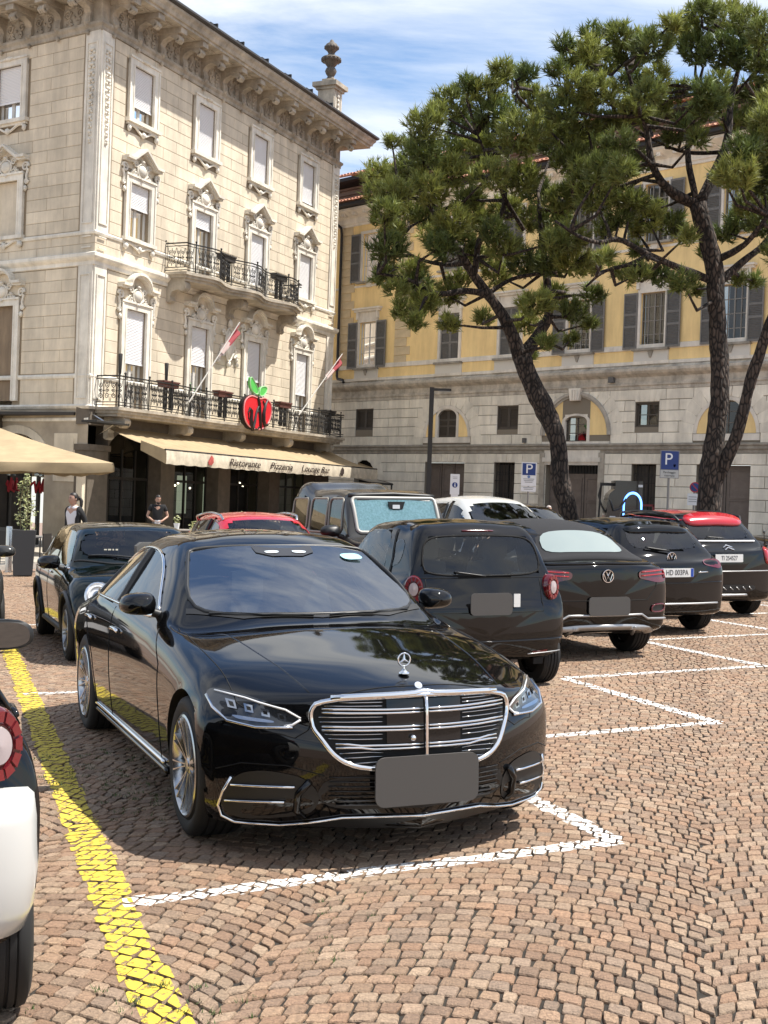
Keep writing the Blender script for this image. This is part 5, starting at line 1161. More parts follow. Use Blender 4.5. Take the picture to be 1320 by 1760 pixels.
# ================================================================ umbrella pines
BARK = mat('pine_bark', (.018, .012, .009), .95)
def bark_nodes():
    t = BARK.node_tree; b = t.nodes['Principled BSDF']; N = t.nodes.new; tcn = N('ShaderNodeTexCoord'); mpn = N('ShaderNodeMapping'); mpn.inputs['Scale'].default_value = (13, 13, 5); nz = N('ShaderNodeTexNoise'); nz.inputs['Scale'].default_value = 3; nz.inputs['Detail'].default_value = 5
    ad = N('ShaderNodeMix'); ad.data_type = 'RGBA'; ad.blend_type = 'LINEAR_LIGHT'; ad.inputs['Factor'].default_value = .25; vo = N('ShaderNodeTexVoronoi'); vo.feature = 'DISTANCE_TO_EDGE'; vo.inputs['Scale'].default_value = 1.0; v2 = N('ShaderNodeTexVoronoi'); v2.inputs['Scale'].default_value = 1.0
    rp = N('ShaderNodeValToRGB'); rp.color_ramp.elements[0].position = .03; rp.color_ramp.elements[0].color = (.014, .010, .008, 1); rp.color_ramp.elements[1].position = .22; rp.color_ramp.elements[1].color = (.11, .08, .062, 1)
    ml = N('ShaderNodeMix'); ml.data_type = 'RGBA'; ml.blend_type = 'MULTIPLY'; ml.inputs['Factor'].default_value = .7; bp = N('ShaderNodeBump'); bp.inputs['Strength'].default_value = 1.0; bp.inputs['Distance'].default_value = .06
    L = t.links.new; L(tcn.outputs['Object'], mpn.inputs[0]); L(tcn.outputs['Object'], nz.inputs['Vector']); L(mpn.outputs[0], ad.inputs['A']); L(nz.outputs['Color'], ad.inputs['B']); L(ad.outputs['Result'], vo.inputs['Vector']); L(ad.outputs['Result'], v2.inputs['Vector']); L(vo.outputs['Distance'], rp.inputs[0]); L(rp.outputs[0], ml.inputs['A']); bw = N('ShaderNodeRGBToBW'); L(v2.outputs['Color'], bw.inputs[0]); L(bw.outputs[0], ml.inputs['B']); L(ml.outputs['Result'], b.inputs['Base Color']); L(vo.outputs['Distance'], bp.inputs['Height']); L(bp.outputs[0], b.inputs['Normal'])
bark_nodes()
def foliage_mat():
    m = bpy.data.materials.new('pine_needles'); m.use_nodes = True; t = m.node_tree; b = t.nodes['Principled BSDF']; b.inputs['Roughness'].default_value = .55
    at = t.nodes.new('ShaderNodeAttribute'); at.attribute_name = 'tint'; t.links.new(at.outputs['Color'], b.inputs['Base Color'])
    tr = t.nodes.new('ShaderNodeBsdfTranslucent'); t.links.new(at.outputs['Color'], tr.inputs['Color']); mx = t.nodes.new('ShaderNodeMixShader'); mx.inputs[0].default_value = .28
    o = t.nodes['Material Output']; t.links.new(b.outputs[0], mx.inputs[1]); t.links.new(tr.outputs[0], mx.inputs[2]); t.links.new(mx.outputs[0], o.inputs[0]); return m
NEEDLE = foliage_mat()
def pine(D, trunk, limbs, blobs, lab, seed, dens=1.0):
    r = np.random.default_rng(seed); r2 = random.Random(seed); k = D / F_PX
    base = ypx(trunk[0][0], trunk[0][1], D); root = empty('pine_tree', (base.x, base.y, base.x * .025 - .1), 0, lab, 'tree', 'umbrella pines on the square'); L = np.array(root.location)
    def limb(pts, name, dy0=0.0, dy1=0.0, n=12):
        P = []; rs = []
        for i, (u, v, w) in enumerate(pts):
            t = i / max(1, len(pts) - 1); p = np.array(ypx(u, v, D + dy0 + (dy1 - dy0) * t)); P.append(p); rs.append(w * k / 2 * .9)
        P = np.array(P); Q = crom(P[:, None, :], .22)[:, 0]; dl = np.linspace(0, 1, len(Q)); RR = np.interp(dl, np.linspace(0, 1, len(P)), rs)
        B = MB(); B.tube([tuple(q - L) for q in Q], list(RR), n); V = np.array(B.v); off = n * len(Q)
        for i in range(len(Q)):
            c = Q[i] - L
            for j in range(n):
                q = V[i * n + j]; d = q - c; f = 1 + .11 * math.sin(j * 2.4 + i * .35 + seed) * math.cos(i * .9 + j) + r.normal(0, .035); V[i * n + j] = c + d * f
        B.v = [tuple(q) for q in V]; B.build(name, BARK, root, 180); return Q
    lines = [limb(trunk, 'trunk', 0, 0, 16)]
    for pts, a, b in limbs: lines.append(limb(pts, 'limb', a, b, 9))
    allp = np.concatenate(lines)
    V = []; T = []; tw = MB()
    for bi, (u, v, rp) in enumerate(blobs):
        dy = r.uniform(-2.4, 2.4); c = np.array(ypx(u, v, D + dy)); rad = rp * k * 1.0
        n = int(dens * (rad ** 2) * 470) + 10
        # twig from the nearest limb
        d = np.linalg.norm(allp - c, axis=1); q = allp[np.argmin(d + np.maximum(0, allp[:, 2] - c[2]) * 2)]
        mid = (q * .5 + c * .5) + r.normal(0, .15, 3) + np.array([0, 0, -.15]); tw.tube([tuple(q - L), tuple(mid - L), tuple(c - L)], [.05, .035, .015], 5, cap=False)
        lit = r.uniform(.0, 1.0)
        for _ in range(n):
            w = r.normal(0, 1, 3); w /= np.linalg.norm(w); rr = rad * r.uniform(.25, 1.0) ** .6
            p = c + w * rr * np.array([1, 1, .80]); ax = w * .55 + np.array([0, 0, .75]) + r.normal(0, .28, 3); ax /= np.linalg.norm(ax)
            if r.random() < .22: tw.tube([tuple((c + (p - c) * .4) - L), tuple(p - L)], [.014, .008], 3, cap=False)
            nn = 15; ln = r.uniform(.15, .25)
            e = np.cross(ax, [.3, .5, .8]); e /= np.linalg.norm(e); g = np.cross(ax, e)
            a = r.uniform(0, 6.28, nn); sp_ = r.uniform(.15, .95, nn); st = r.uniform(-.10, .06, nn)
            dirs = ax[None] * np.sqrt(1 - np.minimum(.92, sp_ ** 2))[:, None] + (e[None] * np.cos(a)[:, None] + g[None] * np.sin(a)[:, None]) * sp_[:, None]
            p0 = p[None] + ax[None] * st[:, None]; tip = p0 + dirs * (ln * r.uniform(.75, 1.1, nn))[:, None]; sd = np.cross(dirs, r.normal(0, 1, (nn, 3))); sd /= np.linalg.norm(sd, axis=1)[:, None]; sd *= .0145
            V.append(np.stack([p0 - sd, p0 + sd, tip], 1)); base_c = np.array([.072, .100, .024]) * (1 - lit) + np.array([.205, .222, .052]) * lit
            T.append(np.repeat((base_c * r.uniform(.6, 1.55) * (1 + .55 * max(0, w[2])))[None], nn * 3, 0))  # tint holds yellow-green new growth plus painted sunlight, brightest on clump tops
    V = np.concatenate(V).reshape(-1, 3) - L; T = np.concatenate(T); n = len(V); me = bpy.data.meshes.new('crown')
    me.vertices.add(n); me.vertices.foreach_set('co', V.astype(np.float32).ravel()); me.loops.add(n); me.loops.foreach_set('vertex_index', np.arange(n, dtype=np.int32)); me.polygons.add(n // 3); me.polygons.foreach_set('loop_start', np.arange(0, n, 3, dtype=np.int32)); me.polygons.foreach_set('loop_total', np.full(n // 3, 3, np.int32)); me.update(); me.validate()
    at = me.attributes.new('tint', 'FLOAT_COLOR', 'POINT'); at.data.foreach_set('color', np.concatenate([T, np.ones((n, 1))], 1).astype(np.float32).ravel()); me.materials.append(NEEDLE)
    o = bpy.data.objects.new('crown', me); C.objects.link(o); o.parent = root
    tw.build('twigs', BARK, root, 180)
def c7(L): return [(620 + x / 3, 90 + y / 3, rr / 3) for x, y, rr in L]
def c6(L): return [(880 + x / 3, y / 3, rr / 3) for x, y, rr in L]
B1 = c7([(100, 640, 105), (180, 720, 90), (330, 380, 100), (480, 260, 110), (640, 210, 105), (780, 130, 90), (890, 250, 105), (560, 400, 125), (700, 330, 120), (430, 520, 110), (320, 520, 90), (250, 600, 100), (640, 500, 120), (820, 430, 130), (940, 350, 80), (1000, 480, 105), (820, 640, 105), (900, 720, 105), (1040, 760, 100), (660, 640, 90), (480, 620, 105), (350, 700, 105), (240, 820, 100), (120, 830, 85), (350, 850, 105), (480, 880, 105), (600, 850, 95), (750, 800, 85), (880, 860, 100), (1000, 880, 110), (1080, 960, 100), (140, 1010, 100), (260, 1130, 80), (120, 1150, 80), (180, 1220, 60), (300, 1200, 80), (420, 1000, 85), (230, 1330, 85), (330, 1290, 90), (280, 1390, 50), (440, 1250, 80), (500, 1180, 70), (450, 1400, 60), (640, 1370, 60), (700, 1150, 90), (850, 1080, 105), (980, 1080, 95), (1100, 1080, 100), (1180, 1100, 70), (900, 1300, 90), (850, 1400, 75), (1000, 1250, 85), (1100, 1330, 75), (1200, 1250, 65), (950, 1500, 50), (870, 1560, 42), (1180, 1400, 45), (1080, 1480, 45), (740, 1000, 90), (600, 1050, 80), (560, 760, 90), (680, 920, 80), (540, 980, 80), (1000, 980, 80), (380, 960, 80), (160, 920, 70), (160, 460, 40), (240, 480, 55), (380, 300, 50), (560, 170, 55), (720, 90, 60), (860, 110, 60), (60, 720, 60)])
B2 = c6([(270, 230, 55), (230, 360, 55), (330, 300, 85), (400, 170, 60), (400, 260, 85), (560, 190, 85), (620, 280, 105), (480, 330, 105), (720, 240, 95), (830, 120, 55), (860, 180, 105), (980, 80, 95), (1100, 100, 100), (1210, 120, 100), (1310, 170, 100), (950, 250, 115), (1080, 260, 115), (1200, 280, 115), (1300, 330, 100), (330, 450, 105), (240, 560, 95), (450, 480, 105), (600, 430, 105), (560, 600, 95), (380, 620, 115), (280, 700, 105), (740, 400, 90), (160, 640, 80), (300, 820, 105), (430, 760, 105), (560, 740, 85), (380, 900, 105), (470, 880, 95), (420, 1020, 110), (540, 1000, 100), (560, 1120, 70), (700, 1130, 90), (820, 1150, 80), (900, 1220, 50), (1260, 480, 105), (1320, 620, 100), (1180, 620, 90), (1120, 640, 50), (1290, 750, 105), (1190, 780, 95), (1160, 890, 105), (1090, 920, 60), (1290, 930, 105), (1250, 1050, 105), (1180, 1130, 95), (1110, 1200, 70), (1310, 1150, 90), (640, 1190, 45), (760, 1420, 70), (880, 1460, 70), (940, 1490, 50), (660, 1410, 55), (560, 1400, 50), (600, 1440, 40), (480, 1330, 50), (1150, 1440, 50), (1250, 1450, 50), (1000, 1310, 40), (640, 1290, 40), (1400, 300, 140), (1400, 560, 140), (1420, 820, 150), (1400, 1060, 130), (1380, 1300, 90), (760, 560, 85), (860, 480, 75), (900, 640, 70), (1000, 560, 80), (820, 700, 60), (960, 710, 55), (1060, 520, 80), (700, 620, 70), (640, 560, 95), (700, 480, 80), (640, 840, 80), (560, 880, 85), (620, 1040, 80), (1000, 480, 80), (1080, 420, 80), (480, 1180, 60), (330, 1000, 70), (740, 1080, 60), (975, 40, 40), (1150, 40, 45), (500, 150, 40), (660, 200, 50)])
pine(30.0, [(983, 960, 40), (980, 900, 36), (972, 860, 34), (964, 830, 35), (962, 790, 33), (957, 755, 33), (944, 720, 36), (926, 682, 37), (908, 645, 35), (896, 612, 37)],
     [([(894, 615, 30), (880, 575, 23), (862, 540, 21), (838, 505, 20), (812, 470, 17), (788, 430, 13), (760, 390, 10), (730, 340, 6)], 0, -.6), ([(898, 612, 28), (922, 580, 21), (942, 545, 17), (942, 500, 15), (938, 465, 13), (930, 400, 9), (925, 330, 6)], 0, .8),
      ([(838, 505, 14), (800, 500, 11), (755, 505, 9), (700, 480, 7), (650, 470, 4)], -.3, -1.2), ([(815, 473, 12), (830, 400, 10), (860, 370, 9), (870, 300, 7), (880, 220, 5), (890, 150, 3)], -.4, .3), ([(838, 505, 10), (880, 480, 8), (930, 470, 7), (980, 465, 5), (1020, 450, 3)], 0, .6), ([(800, 452, 10), (770, 455, 8), (720, 445, 6), (680, 420, 4)], -.5, 1.0), ([(900, 395, 8), (870, 345, 8), (850, 300, 6), (820, 230, 4)], .3, -1)],
     B1, 'leaning umbrella pine with a forked trunk, the left of the two pines', 5)
pine(28.0, [(1216, 950, 54), (1217, 900, 48), (1219, 850, 44), (1224, 800, 40), (1229, 755, 36), (1235, 700, 34), (1237, 640, 33), (1234, 570, 33), (1230, 500, 32), (1226, 450, 32), (1216, 410, 33), (1205, 375, 33), (1198, 350, 32)],
     [([(1226, 838, 26), (1243, 800, 25), (1262, 760, 23), (1277, 710, 22), (1290, 655, 21), (1305, 610, 20), (1322, 560, 18), (1345, 490, 15), (1366, 400, 10), (1378, 330, 6), (1384, 280, 2)], 0, -1.2), ([(1196, 352, 22), (1160, 334, 18), (1137, 313, 15), (1122, 285, 13), (1110, 217, 11), (1093, 167, 8), (1075, 110, 5)], 0, -.8),
      ([(1202, 350, 22), (1227, 300, 18), (1250, 240, 15), (1257, 170, 12), (1270, 115, 8), (1280, 60, 5)], 0, .6), ([(1196, 345, 13), (1182, 262, 11), (1187, 207, 9), (1200, 150, 6)], 0, 1.2), ([(1222, 482, 17), (1173, 463, 14), (1113, 437, 12), (1060, 411, 11), (1030, 417, 9), (993, 405, 7), (955, 380, 5)], 0, -1.5), ([(1110, 440, 8), (1080, 455, 7), (1037, 467, 6), (1007, 493, 4)], -.8, -.4),
      ([(1236, 485, 17), (1280, 447, 14), (1313, 420, 12), (1340, 380, 9)], 0, .8), ([(1236, 445, 14), (1280, 420, 11), (1320, 370, 8)], 0, -1.0), ([(1120, 282, 9), (1080, 283, 7), (1030, 270, 5), (985, 290, 4)], -.5, 1.0), ([(1240, 262, 9), (1180, 262, 6), (1110, 235, 5)], .3, .6), ([(1100, 200, 8), (1060, 180, 6), (1020, 120, 4), (985, 90, 3)], -.6, -.2), ([(1262, 165, 7), (1300, 120, 5), (1330, 80, 3)], .5, 0)],
     B2, 'tall umbrella pine with twin trunks from one base, the right of the two pines', 6)
# ================================================================ people
SKIN = mat('skin', (.42, .25, .18), .55, var=.06, scale=20)
def skinned(name, pts, edges, m, root, lv=2, par=None):
    """one continuous surface grown round a jointed skeleton; pts: {name: (x, y, z, rx, ry)}"""
    ks = list(pts); ix = {k: i for i, k in enumerate(ks)}; me = bpy.data.meshes.new(name); me.from_pydata([pts[k][:3] for k in ks], [(ix[a], ix[b]) for a, b in edges], []); o = bpy.data.objects.new(name, me); C.objects.link(o)
    o.modifiers.new('skin', 'SKIN'); sk = me.skin_vertices[0].data
    for k in ks: p = pts[k]; sk[ix[k]].radius = (p[3], p[4] if len(p) > 4 else p[3])
    for d in sk: d.use_root = False
    sk[0].use_root = True; o.modifiers['skin'].use_smooth_shade = True; s = o.modifiers.new('sub', 'SUBSURF'); s.levels = lv; s.render_levels = lv
    dg = bpy.context.evaluated_depsgraph_get(); dg.update(); nm = bpy.data.meshes.new_from_object(o.evaluated_get(dg)); bpy.data.objects.remove(o); nm.materials.clear(); nm.materials.append(m); nm.shade_smooth()
    q = bpy.data.objects.new(name, nm); C.objects.link(q); q.parent = par or root; return q
def person(lab, loc, yaw, J, hair, top, legs_m, hair_m, extra=None, beard=None):
    """J: joint positions for a 1.70 m figure standing on z=0, facing -y"""
    root = empty('person', loc, yaw, lab, 'person')
    g = lambda k, *r: (*J[k], *r)
    P = {'pelvis': g('pelvis', .13, .09), 'waist': g('waist', .115, .08), 'chest': g('chest', .14, .095), 'neck0': g('neck0', .06, .055), 'neck1': g('neck1', .052, .05)}
    E = [('pelvis', 'waist'), ('waist', 'chest'), ('chest', 'neck0'), ('neck0', 'neck1')]
    for s in 'LR':
        P.update({'sh' + s: g('sh' + s, .055), 'el' + s: g('el' + s, .037), 'wr' + s: g('wr' + s, .025, .02), 'pa' + s: g('pa' + s, .036, .016), 'hp' + s: g('hp' + s, .085), 'kn' + s: g('kn' + s, .055), 'an' + s: g('an' + s, .036), 'ft' + s: g('ft' + s, .035, .028)})
        E += [('chest', 'sh' + s), ('sh' + s, 'el' + s), ('el' + s, 'wr' + s), ('wr' + s, 'pa' + s), ('pelvis', 'hp' + s), ('hp' + s, 'kn' + s), ('kn' + s, 'an' + s), ('an' + s, 'ft' + s)]
    body = skinned('body', P, E, SKIN, root)
    # fingers, each its own bent tube rooted in the palm
    for s in 'LR':
        w, p = Vector(J['wr' + s]), Vector(J['pa' + s]); d = (p - w).normalized(); sd = d.cross(Vector((0, 0, 1))); sd = (sd if sd.length > .2 else Vector((0, 1, 0))).normalized(); nrm = d.cross(sd)
        F_ = MB()
        for k, (o_, L) in enumerate(((-.026, .062), (-.009, .074), (.009, .070), (.025, .055))): b = p + sd * o_; F_.tube([b, b + d * L * .5 + nrm * .004, b + d * L * .85 + nrm * .018, b + d * L + nrm * .03], [.009, .0085, .0075, .005], 6)
        F_.tube([w + d * .03 - sd * .03, w + d * .055 - sd * .05, w + d * .085 - sd * .052], [.011, .010, .007], 6); F_.build('fingers', SKIN, root, 180)
    # head: cranium and jaw in one lathe-like grid with nose, eyes, ears, mouth
    hd = Vector(J['head']); fz = J.get('face', 0.0); Hm = Matrix.Translation(hd) @ Matrix.Rotation(fz, 4, 'Z') @ Matrix.Rotation(J.get('nod', 0.0), 4, 'X')
    G = []
    for i in range(15):
        t = math.pi * i / 14; z = .118 * math.cos(t); row = []
        for k in range(24):
            a = 2 * math.pi * k / 24; rx = .074 * math.sin(t) ** .8; ry = .092 * math.sin(t) ** .8; x, y = rx * math.cos(a), ry * math.sin(a)
            if z < 0: f = 1 + z * 2.3; x *= f; y = y * (1 + z * 1.2) - .012 * (-z / .118)
            if abs(x) < .016 and y < 0 and -.055 < z < .02: y -= .020 * (1 - abs(x) / .016) * (1 - abs(z + .03) / .05)
            row.append((x, y, z))
        G.append(row)
    hb = MB().grid(np.array(G), True); hb.xf(Hm); head = hb.build('head', SKIN, root, 180)
    E_ = MB(); 
    for sx in (-1, 1): E_.ico((sx * .030, -.081, .008), (.013, .006, .008), 1)
    E_.xf(Hm); E_.build('eyes', mat('eye_dark', (.03, .022, .018), .3), head, 180); E_ = MB()
    for sx in (-1, 1): E_.tube([(sx * .015, -.088, .028), (sx * .034, -.083, .033), (sx * .048, -.072, .027)], .005, 5)
    E_.xf(Hm); E_.build('eyebrows', hair_m, head, 180)
    E_ = MB(); E_.tube([(-.024, -.076, -.062), (0, -.084, -.060), (.024, -.076, -.062)], [.003, .006, .003], 5); E_.xf(Hm); E_.build('mouth', mat('lips', (.30, .10, .09), .5), head, 180); E_ = MB()
    for sx in (-1, 1): E_.ico((sx * .076, .012, -.008), (.010, .018, .030), 1)
    E_.xf(Hm); E_.build('ears', SKIN, head, 180)
    Hh = MB(); G = []
    for i in range(9):
        t = math.pi * .58 * i / 8; row = []
        for k in range(24):
            a = 2 * math.pi * k / 24; front = math.sin(a) < -.25; tt = min(t, math.pi * .27 + .12 * abs(math.cos(a))) if front else t; z = .128 * math.cos(tt); row.append((.083 * math.sin(tt) ** .8 * math.cos(a), .101 * math.sin(tt) ** .8 * math.sin(a) + .004, z))
        G.append(row)
    Hh.grid(np.array(G), True)
    if hair == 'pony': Hh.tube([(0, .09, .03), (0, .135, .02), (.02, .16, -.04), (.03, .15, -.14), (.02, .13, -.22)], [.03, .035, .036, .03, .008], 8)
    Hh.xf(Hm); Hh.build('hair', hair_m, head, 180)
    if beard: Bd = MB(); Bd.ico((0, -.055, -.085), (.055, .042, .04), 2, .05); Bd.xf(Hm); Bd.build('beard', hair_m, head, 180)
    # trousers and shoes
    P2 = {'pelvis': g('pelvis', .145, .105)}; E2 = []
    for s in 'LR':
        P2.update({'hp' + s: g('hp' + s, .098), 'kn' + s: g('kn' + s, .07), 'an' + s: (J['an' + s][0], J['an' + s][1], J['an' + s][2] + .02, .055)}); E2 += [('pelvis', 'hp' + s), ('hp' + s, 'kn' + s), ('kn' + s, 'an' + s)]
    skinned('trousers', P2, E2, legs_m, root)
    for s in 'LR': a, f = Vector(J['an' + s]), Vector(J['ft' + s]); MB().tube([(a.x, a.y + .04, .045), ((a.x + f.x) / 2, (a.y + f.y) / 2, .05), (f.x, f.y, .038), (f.x, f.y - .05, .03)], [.042, .05, .046, .02], 8).build('shoe', mat('dark_shoe', (.015, .013, .012), .5), root, 180)
    for nm, m, keys, rs, ed in top(J): skinned(nm, {k: (*J[k], *rs[k]) for k in keys}, ed, m, root)
    if extra: extra(root, J)
    return root
BASEJ = dict(pelvis=(0, 0, .95), waist=(0, -.005, 1.10), chest=(0, 0, 1.32), neck0=(0, .01, 1.46), neck1=(0, -.005, 1.52), head=(0, -.02, 1.60), shL=(.175, 0, 1.41), shR=(-.175, 0, 1.41), hpL=(.09, 0, .90), hpR=(-.09, 0, .90), knL=(.10, -.02, .50), knR=(-.10, -.02, .50), anL=(.10, .02, .09), anR=(-.10, .02, .09), ftL=(.12, -.12, .035), ftR=(-.12, -.12, .035),
            elL=(.23, .02, 1.13), elR=(-.23, .02, 1.13), wrL=(.25, -.06, .90), wrR=(-.25, -.06, .90), paL=(.25, -.08, .83), paR=(-.25, -.08, .83))
TORSO = ['pelvis', 'waist', 'chest', 'neck0']; TE = [('pelvis', 'waist'), ('waist', 'chest'), ('chest', 'neck0')]
def shirt(m, slv='short'):
    def f(J):
        ks = TORSO + ['shL', 'shR']; rs = dict(pelvis=(.14, .105), waist=(.128, .095), chest=(.155, .108), neck0=(.07, .065), shL=(.07,), shR=(.07,)); ed = TE + [('chest', 'shL'), ('chest', 'shR')]
        if slv == 'long': ks = ks + ['elL', 'elR', 'wrL', 'wrR']; rs.update(elL=(.052,), elR=(.052,), wrL=(.04,), wrR=(.04,)); ed = ed + [('shL', 'elL'), ('shR', 'elR'), ('elL', 'wrL'), ('elR', 'wrR')]
        elif slv == 'short':
            for s in 'LR': J['sl' + s] = tuple(np.array(J['sh' + s]) * .45 + np.array(J['el' + s]) * .55); ks = ks + ['sl' + s]; rs['sl' + s] = (.06,); ed = ed + [('sh' + s, 'sl' + s)]
        return [('shirt', m, ks, rs, ed)]
    return f
def cardigan(white, dark):
    def f(J):
        out = shirt(white, 'none')(J)
        for s, sg in (('L', 1), ('R', -1)):
            J['cp' + s] = (J['pelvis'][0] + sg * .115, J['pelvis'][1] + .02, J['pelvis'][2] - .12); J['cw' + s] = (J['waist'][0] + sg * .115, J['waist'][1] + .015, J['waist'][2]); J['cc' + s] = (J['chest'][0] + sg * .11, J['chest'][1] + .015, J['chest'][2])
            ks = ['cc' + s, 'cw' + s, 'cp' + s, 'sh' + s, 'el' + s, 'wr' + s]; out.append(('cardigan', dark, ks, {'cc' + s: (.075, .115), 'cw' + s: (.062, .115), 'cp' + s: (.068, .12), 'sh' + s: (.075,), 'el' + s: (.055,), 'wr' + s: (.042,)}, [('cc' + s, 'cw' + s), ('cw' + s, 'cp' + s), ('cc' + s, 'sh' + s), ('sh' + s, 'el' + s), ('el' + s, 'wr' + s)]))
        return out
    return f
DARKHAIR = mat('dark_hair', (.012, .008, .006), .5); BLACKC = mat('black_cloth', (.012, .012, .013), .9); WHITEC = mat('white_cloth', (.62, .62, .64), .9); DENIM = mat('dark_trousers', (.02, .022, .028), .9)
W = dict(BASEJ); W.update(knL=(.09, -.16, .52), anL=(.09, -.14, .10), ftL=(.10, -.28, .05), knR=(-.09, .05, .50), anR=(-.09, .24, .14), ftR=(-.10, .12, .045), elR=(-.25, .12, 1.15), wrR=(-.22, .02, .93), paR=(-.22, -.03, .87), elL=(.24, .10, 1.15), wrL=(.26, -.03, .94), paL=(.26, -.06, .87), face=R(-12))
p = ypx(127, 880, 24.8); person('woman with dark tied hair, white top and open black cardigan, walking along the terrace edge', (p.x, p.y, -.05), R(-38), W, 'pony', cardigan(WHITEC, BLACKC), DENIM, DARKHAIR)
W = dict(BASEJ); W.update(elL=(.28, .0, 1.14), wrL=(.12, -.18, 1.02), paL=(.05, -.22, 1.01), elR=(-.28, .0, 1.14), wrR=(-.12, -.18, 1.02), paR=(-.05, -.22, 1.01), face=R(18), nod=R(14))
def towel(root, J):
    B = MB(); G = [[(x + .012 * math.sin(z * 40 + x * 30), -.245 - .02 * math.cos(x * 40), 1.01 - z) for x in np.linspace(-.07 - z * .12, .07 + z * .12, 7)] for z in np.linspace(-.03, .22, 7)]; B.grid(np.array(G)); B.grid(np.array(G) + np.array([0, .02, 0])); B.build('white_towel', WHITEC, root, 180)
def apron(root, J): towel(root, J)
p = ypx(271, 880, 35.0); person('bearded man in a black short-sleeved shirt holding a white cloth before the restaurant entrance', (p.x, p.y, -.05), R(12), W, 'short', shirt(BLACKC), BLACKC, DARKHAIR, apron, True)
W = dict(BASEJ); W.update(face=R(20)); p = ypx(943, 890, 34.0); person('grey-haired person in dark clothes standing beside the leaning pine trunk', (p.x, p.y, p.x * .025 - .06), R(-20), W, 'short', shirt(BLACKC, 'long'), DENIM, mat('grey_hair', (.45, .40, .37), .6))
# ================================================================ cars
PAINT_BLACK = mat('black_paint', (0.002, 0.002, 0.0025), 0.035, col2=(.0045, .0043, .0042), scale=240, detail=3)
RUBBER = mat('tyre_rubber', (0.012, 0.012, 0.012), 0.75)
RIM = mat('alloy_rim', (0.5, 0.5, 0.5), 0.22, 1.0)
RIM_DARK = mat('dark_rim', (0.05, 0.05, 0.052), 0.3, 0.8)
CHROME = mat('chrome', (0.82, 0.82, 0.82), 0.06, 1.0)
PLASTIC = mat('black_plastic', (0.012, 0.012, 0.012), 0.45)
DARK = mat('dark_void', (0.004, 0.004, 0.004), 0.8)
SEAM = mat('panel_gap', (0.001, 0.001, 0.001), 0.9)
INTERIOR = mat('cabin_trim', (0.07, 0.066, 0.06), 0.7)
DISC = mat('brake_disc', (0.3, 0.3, 0.3), 0.35, 1.0)
RED_LENS = mat('red_lens', (0.35, 0.008, 0.012), 0.12, coat=1.0)
RED_DARK = mat('dark_red_lens', (0.10, 0.004, 0.008), 0.1, coat=1.0)
CLEAR = mat('clear_lens', (0.75, 0.75, 0.75), 0.08, coat=1.0)
CAR_GLASS = glass_mat('car_glass', (0.70, 0.74, 0.73), 1.6)
WIND_GLASS = glass_mat('coated_windscreen', (0.30, 0.35, 0.40), 3.6)
PLATE_GREY = mat('blank_plate_grey', (0.075, 0.07, 0.065), 0.55)
PLATE_WHITE = mat('plate_white', (0.72, 0.72, 0.7), 0.4)
PLATE_BLUE = mat('plate_blue', (0.01, 0.06, 0.35), 0.4)
INK = mat('plate_ink', (0.01, 0.01, 0.012), 0.5)

def inside(poly, x, y):
    c = np.zeros(np.shape(x), bool); n = len(poly)
    for i in range(n):
        x0, y0 = poly[i]; x1, y1 = poly[(i + 1) % n]
        if y0 == y1: continue
        c ^= ((y0 > y) != (y1 > y)) & (x < (x1 - x0) * (y - y0) / (y1 - y0) + x0)
    return c
def clip_rect(poly, x0, x1, y0, y1):
    def cl(P, ax, val, keep_ge):
        o = []
        for i in range(len(P)):
            a, b = P[i - 1], P[i]; ia = (a[ax] >= val) == keep_ge or a[ax] == val; ib = (b[ax] >= val) == keep_ge or b[ax] == val
            if ia != ib:
                t = (val - a[ax]) / (b[ax] - a[ax]); o.append((a[0] + t * (b[0] - a[0]), a[1] + t * (b[1] - a[1])))
            if ib: o.append(b)
        return o
    for ax, v, k in ((0, x0, True), (0, x1, False), (1, y0, True), (1, y1, False)):
        poly = cl(poly, ax, v, k)
        if len(poly) < 3: return []
    return poly
def smooth_poly(P, n=6, closed=True):
    """Chaikin corner rounding"""
    P = [tuple(p) for p in P]
    for _ in range(2 if n <= 6 else 3):
        Q = []
        m = len(P)
        for i in range(m if closed else m - 1):
            a, b = P[i], P[(i + 1) % m]
            Q.append(tuple(a[k] * .78 + b[k] * .22 for k in range(len(a)))); Q.append(tuple(a[k] * .22 + b[k] * .78 for k in range(len(a))))
        if not closed: Q = [P[0]] + Q + [P[-1]]
        P = Q
    return P
def mirror_poly(P): return [(-a, b) for a, b in P][::-1]

